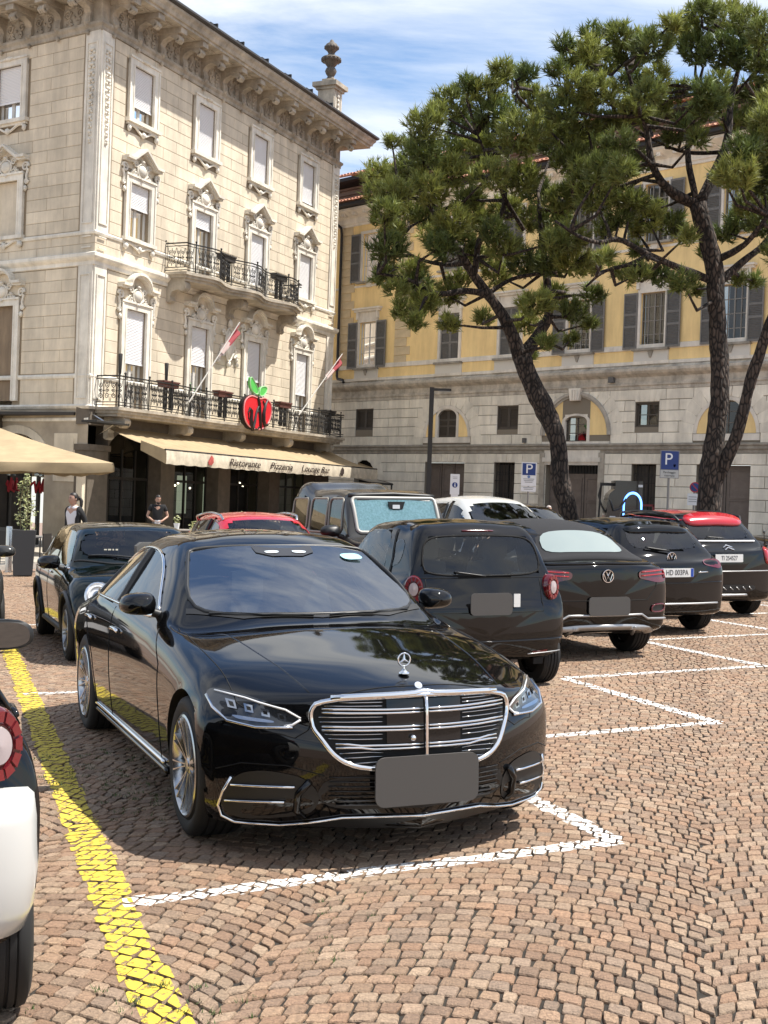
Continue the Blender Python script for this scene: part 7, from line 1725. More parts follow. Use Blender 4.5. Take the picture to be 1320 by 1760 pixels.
        c.line('intake_trim', 'F', [(sx * .835, .400), (sx * .865, .325), (sx * .88, .255), (sx * .865, .205), (sx * .81, .180), (sx * .62, .175), (sx * .50, .193), (sx * .36, .222), (0, .232)], .0075, CHROME, .008, parent=bi)
        c.line('intake_blade', 'F', [(sx * .52, .40), (sx * .565, .34), (sx * .57, .26), (sx * .53, .225)], .018, PAINT_BLACK, .008, parent=bi)
        c.line('panel_gap', 'F', [(sx * .46, .43), (sx * .62, .47), (sx * .80, .47), (sx * .90, .43)], .003, SEAM)
    Ps = smooth_poly([(-.44, .43), (0, .44), (.44, .43), (.50, .33), (.40, .262), (0, .27), (-.40, .262), (-.50, .33)]); li = c.patch('lower_intake', 'F', Ps, mesh_m, .004, .06)
    for z in (.290, .312): c.line('intake_slat', 'F', [(-.40, z), (.40, z)], .004, mat('slat_dark', (.10, .10, .10), .3, .8), .008, parent=li)
    for z in np.arange(.335, .43, .022): c.line('intake_slat', 'F', [(-.44, z), (.44, z)], .0025, PLASTIC, .006, parent=li)
    c.patch('splitter', 'F', [(-.62, .172), (-.30, .165), (.30, .165), (.62, .172), (.50, .196), (.34, .214), (0, .226), (-.34, .214), (-.50, .196)], PLASTIC, .006, .06)
    pl = plate(c, 'F', 0, 0, .412, .53, .232, PLATE_GREY, name='plate_holder', rnd=.045)
    # ---- mirrors, wheels, arches
    c.door_mirror(2.0, .965, 1.09, PAINT_BLACK, .86)
    for s in (.885, 4.10): c.arch(s, .392, .356)
    c.wheel(.885, .356, .255, .945, RIM, 10, 'multi', .735); c.wheel(4.10, .356, .275, .945, RIM, 10, 'multi', .735)
    # ---- tail (seen only from elsewhere)
    for sx in (1, -1):
        P = [(sx * .45, .90), (sx * .84, .93), (sx * .85, .82), (sx * .47, .83)]; c.patch('tail_light', 'B', P if sx > 0 else P[::-1], RED_LENS, .004, .05)
    c.cabin(1.75, 4.5, .80, .42, 1.16, (3.05, 3.98), wheel_side=1)
    c.finish(); return c
SAL = (-.755, 8.53, -157.9)
black_saloon()
PAINT_WHITE = mat('white_paint', (.52, .52, .50), .25, coat=.6); PAINT_RED = mat('red_paint', (.42, .012, .02), .2, coat=.7); PAINT_GREEN = mat('dark_green_paint', (.0025, .0050, .0045), .05); SOFT = mat('soft_top_fabric', (.012, .012, .014), .95, bump=.2, bscale=300); SILVER = mat('silver_trim', (.42, .42, .42), .35, .7)
SUNSHADE = mat('turquoise_sunshade', (.60, .95, .91), .5, .0, var=.25, scale=30, bump=.5, bscale=60)
def at_wheel(px, py, yaw, lx, ly):
    """car centre so that the tyre at local (lx, ly) stands on ground point (px, py)"""
    c, s = math.cos(R(yaw)), math.sin(R(yaw)); return (px - (c * lx - s * ly), py - (s * lx + c * ly))
HATCH = [(.05, .78, .22, .66, .74, .74, None, 0, .34), (.38, .86, .22, .86, .75, .92, None, 0, .2), (.9, .88, .22, .94, .79, 1.0, None, 0, .12), (1.12, .88, .22, .96, .80, 1.03, .66, .04, .16), (1.5, .88, .22, .97, .81, 1.24, .63, .04, .1), (1.85, .88, .22, .98, .81, 1.39, .60, .05, .05), (2.3, .88, .22, .99, .80, 1.455, .58, .06, 0), (3.1, .88, .22, 1.0, .79, 1.44, .57, .06, 0), (3.55, .88, .22, 1.01, .78, 1.39, .56, .06, -.03), (3.80, .875, .23, 1.0, .76, 1.17, .62, .05, -.06), (3.93, .86, .25, .98, .74, 1.0, .68, .03, -.07), (4.05, .83, .28, .94, .70, .92, None, 0, -.09)]
def scaled(st, L0, L, W0, W, H0, H):
    a, b, c = L / L0, W / W0, H / H0
    return [(s * a, w * b, zs, zb * c, xb * b, zc * c, None if xr is None else xr * b, cr_ * c, ds * a) for s, w, zs, zb, xb, zc, xr, cr_, ds in st]
def hatch(label, loc, yaw, L=4.1, W=1.76, H=1.46, paint=PAINT_BLACK, roof=None, group=None, wheel_r=.33, rim=RIM_DARK, detail='front', rear='plain', step=.07, glass=CAR_GLASS, st=HATCH, name='hatchback', seats=True, rails=None):
    a, b, h = L / 4.1, W / 1.76, H / 1.46
    c = Car(name, L, scaled(st, 4.1, L, 1.76, W, 1.46, H), paint, label, group, loc, R(yaw), nose_z=.46 * h, tail_z=.55 * h, step=step)
    S = lambda P: smooth_poly([(s * a, z * h) for s, z in P]); Tp = lambda P: smooth_poly([(x * b, s * a) for x, s in P])
    side = S([(1.32, .985), (1.62, 1.15), (1.92, 1.325), (2.3, 1.375), (3.05, 1.36), (3.45, 1.29), (3.62, 1.12), (3.60, 1.045), (2.6, 1.01)])
    f_ = clip_rect(side, -9, 2.34 * a - .03, -9, 9); q = clip_rect(side, 2.34 * a + .03, 9, -9, 9); r1 = clip_rect(q, -9, 3.16 * a - .02, -9, 9); r2 = clip_rect(q, 3.16 * a + .02, 9, -9, 9)
    for ax in 'LR':
        for w_ in (f_, r1, r2):
            if len(w_) > 2: c.patch('side_window', ax, w_, CAR_GLASS, .002, .09, cut=True)
        c.line('door_pillar', ax, [(2.34 * a, 1.02 * h), (2.36 * a, 1.355 * h)], .03, PLASTIC, .002)
        for s in (1.30, 2.34, 3.2): c.line('panel_gap', ax, [(s * a, .30), (s * a + .03, .6 * h), (s * a + .02, .95 * h)], .004, SEAM)
        for s in (2.08, 2.95): c.line('door_handle', ax, [(s * a, .87 * h), (s * a + .2, .875 * h)], .014, paint, .012, sub=.4)
        c.line('sill_trim', ax, [(1.2 * a, .30), (2.9 * a, .30)], .03, PLASTIC, .004)
    ws = Tp([(-.64, 1.34), (-.35, 1.20), (0, 1.15), (.35, 1.20), (.64, 1.34), (.55, 1.80), (0, 1.77), (-.55, 1.80)]); c.patch('windscreen', 'T', ws, glass, .003, .09, cut=True)
    rw = [(x * b, z * h) for x, z in [(-.52, 1.09), (0, 1.07), (.52, 1.09), (.50, 1.31), (.40, 1.335), (0, 1.345), (-.40, 1.335), (-.50, 1.31)]]; rwo = c.patch('rear_window', 'B', smooth_poly(rw), CAR_GLASS, .003, .08, cut=True)
    if roof: c.patch('roof_panel', 'T', Tp([(-.60, 1.92), (0, 1.88), (.60, 1.92), (.60, 3.45), (.50, 3.60), (0, 3.66), (-.50, 3.60), (-.60, 3.45)]), roof, .006, .12)
    if rails:
        for x in (-.56, .56):
            p = c.path('T', [(x * b, 1.98 * a), (x * b, 3.45 * a)], .055); q0 = c.path('T', [(x * b, 1.9 * a), (x * b, 1.95 * a)], .0); q1 = c.path('T', [(x * b, 3.5 * a), (x * b, 3.54 * a)], .0)
            MB().tube([q0[0]] + p + [q1[-1]], .019, 6).build('roof_rail', rails, c.root, 60)
    if detail in ('front', 'both'):
        for sx in (-1, 1):
            P = smooth_poly([(sx * x * b, z * h) for x, z in [(.50, .68), (.62, .76), (.77, .80), (.82, .76), (.80, .68), (.66, .63), (.52, .63)]]); c.patch('headlight', 'F', P if sx > 0 else P[::-1], CLEAR, .004, .06)
        g = c.patch('grille', 'F', smooth_poly([(x * b, z * h) for x, z in [(-.42, .66), (.42, .66), (.40, .56), (-.40, .56)]]), DARK, .006, .08); c.line('grille_bar', 'F', [(-.42 * b, .61 * h), (.42 * b, .61 * h)], .012, CHROME, .012, parent=g)
        c.patch('lower_intake', 'F', smooth_poly([(x * b, z * h) for x, z in [(-.60, .44), (.60, .44), (.56, .30), (-.56, .30)]]), PLASTIC, .005, .08); plate(c, 'F', 0, 0, .40 * h, .52, .11, PLATE_WHITE)
    c.door_mirror(1.52 * a, .96 * b, 1.02 * h, paint, .95)
    for s in (.83, 3.38): c.arch(s * a, wheel_r + .045, wheel_r)
    c.wheel(.83 * a, wheel_r, .20, .875 * b, rim, 5, 'five', .68); c.wheel(3.38 * a, wheel_r, .20, .875 * b, rim, 5, 'five', .68)
    if seats: c.cabin(1.35 * a, 3.5 * a, .74 * b, .42 * h, 1.10 * h, (2.5 * a, 3.3 * a))
    c.rwo = rwo; c.h = h; c.b = b; c.a = a
    return c
def vw_logo(c, z, par, r=.068):
    h, n = c.hit('B', 0, z); S = MB(); S.tube([(r * math.cos(a), 0, r * math.sin(a)) for a in np.linspace(0, 2 * math.pi, 26, endpoint=False)], .007, 6, True)
    q = r * .9
    S.tube([(-.42 * q, 0, .86 * q), (-.06 * q, 0, .10 * q), (.06 * q, 0, .10 * q), (.42 * q, 0, .86 * q)], .0065, 5); S.tube([(-.90 * q, 0, .42 * q), (-.40 * q, 0, -.82 * q), (0, 0, -.02 * q), (.40 * q, 0, -.82 * q), (.90 * q, 0, .42 * q)], .0065, 5)
    S.build('round_emblem', CHROME, par, 60, Matrix.Translation((0, h.y - .016, z)))
    MB().lathe([(0, 0), (r, 0), (r, .006), (0, .006)], 24, axis='y').build('emblem_ground', DARK, par, 0, Matrix.Translation((0, h.y - .010, z)))
YW = 21.6
# ---- small black two-seater seen from behind
SM = [(.05, .76, .24, .70, .66, .76, None, 0, .22), (.25, .82, .22, .88, .72, .90, None, 0, .12), (.50, .83, .22, .94, .75, 1.0, .62, .04, .12), (.85, .83, .22, .95, .76, 1.30, .60, .04, .06), (1.10, .83, .22, .96, .765, 1.48, .585, .05, .03), (1.5, .83, .22, .97, .77, 1.55, .58, .06, 0), (2.1, .83, .22, .98, .765, 1.535, .57, .06, 0), (2.38, .835, .22, .985, .755, 1.475, .57, .05, -.03), (2.50, .84, .24, .98, .75, 1.24, .62, .04, -.05), (2.57, .84, .26, .96, .74, 1.02, .67, .03, -.06), (2.60, .84, .27, .93, .73, .95, None, 0, -.07), (2.66, .82, .30, .78, .72, .80, None, 0, -.10)]
def ring_light(c, sx, x=.685, z=.935, r=.090):
    h, _ = c.hit('B', sx * x, z); M = Matrix.Translation((h.x, h.y + .03, z)) @ Matrix.Rotation(R(24) * sx, 4, 'Z') @ Matrix.Diagonal((.92, 1, 1.3, 1)); tl = MB().lathe([(r * 1.05, .02), (r * 1.05, -.045), (r * .98, -.058), (r * .62, -.064), (r * .58, -.058), (0, -.056)], 32, axis='y', cap=False).build('tail_light', RED_DARK, c.root, 40, M)
    for k in range(12):
        a0 = k * 2 * math.pi / 12; B = MB(); q = [(math.cos(a0 + d) * rr * r, math.sin(a0 + d) * rr * r) for d, rr in ((-.2, .66), (.2, .66), (.21, .95), (-.21, .95))]; B.prism(q, -.072, -.055, lambda a, b, hh: (a, hh, b)); B.build('light_cell', mat('red_cell', (.16, .005, .010), .2, coat=1), tl)
    MB().lathe([(r * .54, -.055), (r * .5, -.072), (0, -.078)], 24, axis='y', cap=False).build('tail_lens', mat('milky_lens', (.40, .34, .34), .15), tl, 40)
def city_car(label, loc, yaw, paint, white_bumper=False):
    L = 2.695; c = Car('city_car', L, SM, paint, label, None, loc, R(yaw), nose_z=.45, tail_z=.50, bulge=.03, step=.03 if white_bumper else .045); root = c.root
    side = smooth_poly([(.72, 1.0), (.95, 1.22), (1.15, 1.40), (1.35, 1.455), (1.80, 1.45), (1.86, 1.30), (1.86, 1.02), (1.3, .99)]); q2 = smooth_poly([(1.98, 1.10), (2.22, 1.16), (2.20, 1.36), (1.99, 1.38)])
    for ax in 'LR':
        c.patch('side_window', ax, side, CAR_GLASS, .002, .07, cut=True); c.patch('quarter_window', ax, q2, CAR_GLASS, .003, .07)
        c.line('panel_gap', ax, [(.62, .35), (.60, .75), (.70, .97)], .004, SEAM); c.line('panel_gap', ax, [(1.90, .98), (1.92, .7), (1.80, .45), (1.70, .32)], .004, SEAM); c.line('safety_cell_edge', ax, [(1.92, 1.46), (2.02, 1.2), (2.02, .98), (1.98, .9)], .014, paint, .003)
        c.line('door_handle', ax, [(1.58, .90), (1.78, .90)], .016, paint, .014, sub=.4)
    c.patch('windscreen', 'T', smooth_poly([(-.58, .72), (0, .56), (.58, .72), (.52, 1.06), (0, 1.02), (-.52, 1.06)]), CAR_GLASS, .003, .08, cut=True)
    rw = smooth_poly([(-.57, 1.06), (0, 1.045), (.57, 1.06), (.60, 1.18), (.55, 1.36), (.42, 1.405), (0, 1.415), (-.42, 1.405), (-.55, 1.36), (-.60, 1.18)]); c.patch('rear_window', 'B', rw, CAR_GLASS, .003, .06, cut=True); c.line('window_seal', 'B', rw, .010, SEAM, .002, True)
    c.line('rear_wiper', 'B', [(0, 1.04), (-.30, 1.08)], .008, PLASTIC, .02); c.line('panel_gap', 'B', [(-.66, 1.03), (.66, 1.03)], .004, SEAM); c.line('panel_gap', 'B', [(-.58, 1.02), (-.58, .72), (.58, .72), (.58, 1.02)], .004, SEAM)
    c.line('brake_strip', 'B', [(-.16, 1.455), (.16, 1.455)], .008, RED_DARK, .004)
    for sx in (1, -1):
        ring_light(c, sx)
        P = [(sx * .45, .335), (sx * .62, .345), (sx * .62, .365), (sx * .45, .355)]; c.patch('reflector', 'B', P if sx > 0 else P[::-1], RED_DARK, .006, .05)
    if white_bumper:
        G = []
        for z, k, dz in ((.335, .90, -.05), (.35, .955, -.02), (.42, .985, .0), (.54, 1.0, .01), (.70, .995, .01), (.775, .985, 0), (.795, .965, -.02), (.80, .90, -.08)):
            row = []
            for t in np.linspace(0, math.pi, 41): ct, st_ = math.cos(t), math.sin(t); row.append((.848 * k * abs(ct) ** .42 * np.sign(ct), -(L / 2 - .42) - (.455 + dz) * st_ ** .42, z))
            G.append(row)
        MB().grid(np.array(G)).build('bumper_shell', PAINT_WHITE, root, 180)
    else:
        c.line('bumper_edge', 'B', [(-.80, .46), (0, .455), (.80, .46)], .012, PAINT_BLACK, .004); c.line('bumper_line', 'B', [(.40, .33), (.79, .345)], .006, SILVER, .004); c.line('bumper_line', 'B', [(-.40, .33), (-.79, .345)], .006, SILVER, .004)
    pl = plate(c, 'B', 0, 0, .80, .42 if not white_bumper else .40, .20, PLATE_GREY, name='plate_holder', rnd=.04)
    if not white_bumper: MB().box(.225, .29, -.008, 0, -.03, .09).build('plate_edge', PLATE_WHITE, pl)
    if white_bumper: c.door_mirror(.98, .85, 1.12, PLASTIC, .85)
    else: c.door_mirror(.98, .93, 1.04, PAINT_BLACK, 1.0)
    for s in (.42, 2.25): c.arch(s, .335, .295)
    c.wheel(.42, .295, .17, .815, RIM_DARK, 5, 'five', .66); c.wheel(2.25, .295, .19, .825, RIM_DARK, 5, 'five', .66)
    c.cabin(.75, 2.1, .70, .45, 1.14, (1.75,)); c.finish(); return c
l = at_wheel(1.62, 12.32, YW, .82, 1.3475 - 2.25); city_car('small black two-seater seen from behind, parked beside the saloon with a blank grey plate', l, YW, PAINT_BLACK)
l = at_wheel(-1.17, 4.36, 20.5, .82, 1.3475 - 2.25); city_car('black and white city car cut off by the picture edge, with red ring tail light', l, 20.5, PAINT_BLACK, True)
# ---- black open-top crossover with a fabric roof
def soft_top():
    L = 4.27; st = [(.05, .80, .26, .72, .74, .80, None, 0, .35), (.4, .89, .26, .92, .76, .97, None, 0, .2), (1.0, .905, .26, 1.0, .80, 1.06, None, 0, .12), (1.25, .905, .26, 1.02, .82, 1.09, .68, .04, .16), (1.6, .905, .26, 1.03, .83, 1.3, .63, .04, .1), (1.95, .905, .26, 1.04, .83, 1.46, .60, .05, .05), (2.4, .905, .26, 1.05, .82, 1.52, .58, .07, 0), (3.0, .905, .26, 1.06, .81, 1.50, .57, .07, 0), (3.35, .905, .26, 1.07, .80, 1.42, .57, .06, -.03), (3.75, .905, .26, 1.07, .79, 1.20, .60, .05, -.06), (3.92, .90, .27, 1.065, .78, 1.115, .66, .03, -.08), (4.02, .895, .28, 1.06, .77, 1.095, None, 0, -.08), (4.20, .87, .32, 1.02, .75, 1.06, None, 0, -.12)]
    loc = at_wheel(3.03, 15.06, YW, .88, L / 2 - 3.46); c = Car('soft_top_crossover', L, st, PAINT_BLACK, 'black crossover with a black fabric roof and silver rear skid plate, beside the two-seater', None, loc, R(YW), nose_z=.5, tail_z=.62, step=.055); root = c.root
    c.patch('fabric_roof', 'T', smooth_poly([(-.64, 2.0), (0, 1.95), (.64, 2.0), (.66, 3.2), (.70, 3.85), (.60, 3.95), (0, 3.98), (-.60, 3.95), (-.70, 3.85), (-.66, 3.2)]), SOFT, .012, .10, thick=.02)
    c.patch('rear_window', 'T', smooth_poly([(-.44, 3.42), (0, 3.40), (.44, 3.42), (.53, 3.78), (0, 3.83), (-.53, 3.78)]), mat('pale_glass', (.22, .26, .255), .06), .020, .07)  # opaque pane in one even pale grey-green
    for ax in 'LR':
        c.patch('fabric_side', ax, smooth_poly([(2.75, 1.09), (3.85, 1.11), (3.78, 1.2), (3.4, 1.38), (2.9, 1.43), (2.72, 1.43)]), SOFT, .010, .08)
        c.patch('side_window', ax, smooth_poly([(1.45, 1.06), (1.95, 1.36), (2.2, 1.41), (2.66, 1.41), (2.68, 1.09)]), CAR_GLASS, .002, .08, cut=True); c.line('panel_gap', ax, [(2.75, .35), (2.76, 1.03)], .004, SEAM); c.line('door_handle', ax, [(2.45, .93), (2.65, .93)], .015, PAINT_BLACK, .012, sub=.4)
    c.patch('windscreen', 'T', smooth_poly([(-.66, 1.46), (0, 1.28), (.66, 1.46), (.57, 1.92), (0, 1.88), (-.57, 1.92)]), CAR_GLASS, .003, .1, cut=True)
    c.line('boot_edge', 'B', [(-.70, 1.05), (0, 1.062), (.70, 1.05)], .016, PAINT_BLACK, .006); c.line('panel_gap', 'B', [(-.70, 1.0), (-.68, .80), (-.55, .66), (.55, .66), (.68, .80), (.70, 1.0)], .005, SEAM)
    for sx in (1, -1):
        P = smooth_poly([(sx * .42, .985), (sx * .74, 1.0), (sx * .84, .97), (sx * .83, .86), (sx * .70, .845), (sx * .52, .88), (sx * .42, .90)]); tl = c.patch('tail_light', 'B', P if sx > 0 else P[::-1], RED_DARK, .012, .05)
        for z0 in (.965, .925): c.line('light_strip', 'B', [(sx * .46, z0), (sx * .80, z0 + .012), (sx * .815, z0 - .03)], .008, RED_LENS, .016, parent=tl)
        P = smooth_poly([(sx * .62, .60), (sx * .82, .61), (sx * .80, .52), (sx * .60, .52)]); rf = c.patch('bumper_vent', 'B', P if sx > 0 else P[::-1], PLASTIC, .008, .06); c.line('vent_trim', 'B', P, .009, RED_DARK, .012, True, parent=rf)
    c.line('skid_line', 'B', [(-.84, .44), (-.55, .45), (-.46, .50), (.46, .50), (.55, .45), (.84, .44)], .014, SILVER, .012)
    sk = c.patch('skid_plate', 'B', smooth_poly([(-.74, .285), (-.52, .40), (.52, .40), (.74, .285), (.60, .28), (.45, .345), (-.45, .345), (-.60, .28)]), SILVER, .02, .05, thick=.02)
    for x in (-.38, .38): c.line('skid_rib', 'B', [(x * 1.12, .29), (x, .37)], .022, SILVER, .02, parent=sk)
    c.patch('diffuser', 'B', [(-.58, .34), (.58, .34), (.58, .275), (-.58, .275)], PLASTIC, .006, .08)
    vw_logo(c, .93, root); plate(c, 'B', .02, 0, .60, .52, .205, PLATE_GREY, name='plate_holder', rnd=.045)
    c.door_mirror(1.6, .97, 1.10, PAINT_BLACK, 1.0)
    for s in (.84, 3.46): c.arch(s, .385, .34)
    c.wheel(.84, .34, .22, .885, RIM_DARK, 5, 'five', .7); c.wheel(3.46, .34, .23, .885, RIM_DARK, 5, 'five', .7); c.cabin(1.5, 3.4, .74, .42, 1.08, (2.5, 3.1)); c.finish()
soft_top()
# ---- black hatchback with a readable plate
loc = at_wheel(4.42, 17.75, YW, .86, 2.05 - 3.38); c = hatch('black hatchback with a round chrome emblem and a white and blue rear plate', loc, YW, 4.1, 1.78, 1.53, detail='none', step=.055, wheel_r=.33)
for sx in (1, -1):
    P = smooth_poly([(sx * .46, .985), (sx * .72, 1.0), (sx * .80, .96), (sx * .77, .87), (sx * .60, .90), (sx * .46, .93)]); c.patch('tail_light', 'B', P if sx > 0 else P[::-1], RED_DARK, .010, .05)
c.line('rear_wiper', 'B', [(0, 1.09), (-.34, 1.14)], .012, PLASTIC, .03); vw_logo(c, 1.02, c.root); c.patch('roof_spoiler', 'T', smooth_poly([(-.5, 3.50), (.5, 3.50), (.48, 3.68), (-.48, 3.68)]), PAINT_BLACK, .02, .1, thick=.03)
pl = plate(c, 'B', .0, 0, .83, .52, .115, PLATE_WHITE)
for x0 in (-.255, .213): MB().box(x0, x0 + .042, -.0015, .0, -.055, .055).build('plate_band', PLATE_BLUE, pl, 0, Matrix.Translation((0, -.0125, 0)))
plate_text(pl, 'HD 003PA', .098, INK, sx=.80); c.line('badge_strip', 'B', [(.36, .83), (.52, .835)], .010, CHROME, .008)
c.line('bumper_line', 'B', [(-.78, .70), (0, .69), (.78, .70)], .010, PAINT_BLACK, .01); c.line('bumper_line', 'B', [(-.70, .42), (.70, .42)], .014, SILVER, .01); c.finish()
# ---- black utility car with a red roof
loc = at_wheel(5.88, 20.4, YW, .89, 2.08 - 3.38 * 4.16 / 4.1); c = hatch('black compact utility car with bright red roof, last in the row', loc, YW, 4.16, 1.80, 1.63, detail='none', roof=PAINT_RED, step=.055, wheel_r=.34, rails=PLASTIC, name='utility_car')
c.patch('roof_spoiler', 'T', smooth_poly([(-.52, 3.52), (.52, 3.52), (.50, 3.76), (-.50, 3.76)]), PAINT_RED, .03, .1, thick=.04); c.line('window_strip', 'B', [(-.60, 1.165), (.60, 1.165)], .016, SIGN_WHITE, .012)
for sx in (1, -1):
    P = smooth_poly([(sx * .66, 1.08), (sx * .80, 1.06), (sx * .82, .88), (sx * .76, .80), (sx * .68, .86)]); c.patch('tail_light', 'B', P if sx > 0 else P[::-1], RED_LENS, .02, .05, thick=.03)
c.line('rear_wiper', 'B', [(0, 1.20), (-.3, 1.22)], .012, PLASTIC, .03); pl = plate(c, 'B', -.05, 0, .92, .50, .12, PLATE_WHITE); plate_text(pl, 'TI 254527', .095, INK, sx=.76)
hb, _ = c.hit('B', 0, 1.10); c.line('chevron_emblem', 'B', [(-.08, 1.07), (0, 1.105), (.08, 1.07)], .010, CHROME, .012); c.line('chevron_emblem', 'B', [(-.08, 1.035), (0, 1.07), (.08, 1.035)], .010, CHROME, .012)
dz = c.patch('rear_intake', 'B', smooth_poly([(-.48, .52), (.48, .52), (.44, .40), (-.44, .40)]), PLASTIC, .010, .06)
for k in range(7): x = -.36 + k * .12; c.line('intake_mark', 'B', [(x - .03, .485), (x, .46), (x + .03, .44)], .008, SILVER, .016, parent=dz)
c.line('bumper_strip', 'B', [(-.42, .36), (.30, .36)], .022, SILVER, .012); c.line('bumper_line', 'B', [(-.78, .72), (.78, .72)], .010, SILVER, .008); c.finish()
# ---- dark green small car behind the saloon
def retro():
    st = [(.05, .78, .20, .58, .70, .62, None, 0, .30), (.18, .83, .20, .76, .70, .82, None, 0, .24), (.40, .86, .20, .86, .72, .90, None, 0, .18), (.80, .868, .20, .90, .75, .955, None, 0, .10), (1.05, .868, .20, .915, .775, .985, None, 0, .12), (1.16, .868, .20, .92, .785, 1.01, .64, .04, .14), (1.48, .868, .20, .93, .79, 1.25, .615, .035, .08), (1.72, .868, .20, .94, .79, 1.375, .59, .05, .05), (2.2, .868, .20, .95, .79, 1.425, .58, .055, 0), (3.2, .868, .20, .965, .785, 1.415, .57, .06, 0), (3.70, .868, .20, .97, .78, 1.375, .565, .06, -.03), (3.95, .86, .22, .97, .77, 1.18, .61, .05, -.05), (4.08, .84, .25, .95, .75, .99, .68, .03, -.06), (4.16, .80, .28, .91, .72, .90, None, 0, -.08)]
    L = 4.2; yaw = -159.0; loc = at_wheel(-3.32, 13.54, yaw, .86, 2.1 - .80); c = Car('retro_hatchback', L, st, PAINT_GREEN, 'very dark green rounded hatchback with round headlamps, parked behind the saloon', None, loc, R(yaw), nose_z=.44, tail_z=.55, step=.05); root = c.root
    side = smooth_poly([(1.34, .96), (1.60, 1.18), (1.80, 1.315), (2.1, 1.345), (3.3, 1.335), (3.68, 1.27), (3.74, 1.02), (2.6, .985)]); f_ = clip_rect(side, -9, 2.42, -9, 9); q = clip_rect(side, 2.48, 9, -9, 9); r1 = clip_rect(q, -9, 3.28, -9, 9); r2 = clip_rect(q, 3.33, 9, -9, 9)
    for ax in 'LR':
        for w_ in (f_, r1, r2): c.patch('side_window', ax, w_, CAR_GLASS, .002, .07, cut=True)
        c.line('belt_trim', ax, [(1.30, .945), (2.4, .965), (3.76, .985)], .012, CHROME, .006)
        for s in (1.28, 2.45, 3.30): c.line('panel_gap', ax, [(s, .3), (s + .03, .6), (s + .02, .93)], .004, SEAM)
        for s in (2.2, 3.08): c.line('door_handle', ax, [(s, .86), (s + .18, .865)], .014, CHROME, .012, sub=.4)
        c.line('sill_trim', ax, [(1.25, .285), (2.95, .285)], .035, PLASTIC, .004)
        for s in (.80, 3.55):
            p = [(s + .40 * math.cos(a), .315 + .40 * math.sin(a)) for a in np.linspace(-.15, math.pi + .15, 18)]; c.line('arch_trim', ax, p, .028, PLASTIC, .002)
    c.patch('windscreen', 'T', smooth_poly([(-.64, 1.38), (-.3, 1.24), (0, 1.20), (.3, 1.24), (.64, 1.38), (.56, 1.68), (0, 1.66), (-.56, 1.68)]), CAR_GLASS, .003, .08, cut=True); c.patch('rear_window', 'B', smooth_poly([(-.50, 1.05), (.50, 1.05), (.46, 1.30), (-.46, 1.30)]), CAR_GLASS, .003, .08, cut=True)
    c.line('cowl_trim', 'T', [(-.70, 1.36), (-.3, 1.16), (0, 1.12), (.3, 1.16), (.70, 1.36)], .012, PLASTIC, .002); c.line('wiper', 'T', [(-.1, 1.18), (.55, 1.34)], .010, PLASTIC, .02)
    for sx in (1, -1):
        ring = [(sx * .575 + .125 * math.cos(a), .70 + .125 * math.sin(a)) for a in np.linspace(0, 2 * math.pi, 24, endpoint=False)]; hl = c.patch('headlight', 'F', ring, CLEAR, .016, .035); c.line('headlight_ring', 'F', ring, .016, CHROME, .018, True, parent=hl)
        c.patch('lamp_lens', 'F', [(sx * .575 + .06 * math.cos(a), .70 + .06 * math.sin(a)) for a in np.linspace(0, 2 * math.pi, 16, endpoint=False)], mat('lamp_silver', (.45, .46, .48), .12, 1.0), .022, .04, parent=hl); c.line('daylight_ring', 'F', [(sx * .575 + .095 * math.cos(a), .70 + .095 * math.sin(a)) for a in np.linspace(0, 2 * math.pi, 22, endpoint=False)], .009, SIGN_WHITE, .022, True, parent=hl)
    g = smooth_poly([(-.40, .56), (0, .58), (.40, .56), (.44, .46), (.34, .38), (-.34, .38), (-.44, .46)]); gr = c.patch('grille', 'F', g, DARK, .008, .07); c.line('grille_frame', 'F', g, .014, CHROME, .012, True, parent=gr); plate(c, 'F', 0, 0, .42, .52, .11, PLATE_WHITE)
    c.line('bonnet_line', 'T', [(-.70, .48), (-.5, .30), (0, .22), (.5, .30), (.70, .48)], .004, SEAM); c.door_mirror(1.55, .95, 1.0, PAINT_BLACK, 1.0)
    for s in (.80, 3.55): c.arch(s, .36, .315)
    c.wheel(.80, .315, .20, .86, mat('grey_rim', (.30, .30, .30), .3, 1.0), 8, 'multi', .72); c.wheel(3.55, .315, .20, .86, _m['grey_rim'], 8, 'multi', .72); c.cabin(1.42, 3.6, .74, .42, 1.08, (2.6, 3.45)); c.finish(); return c
retro()
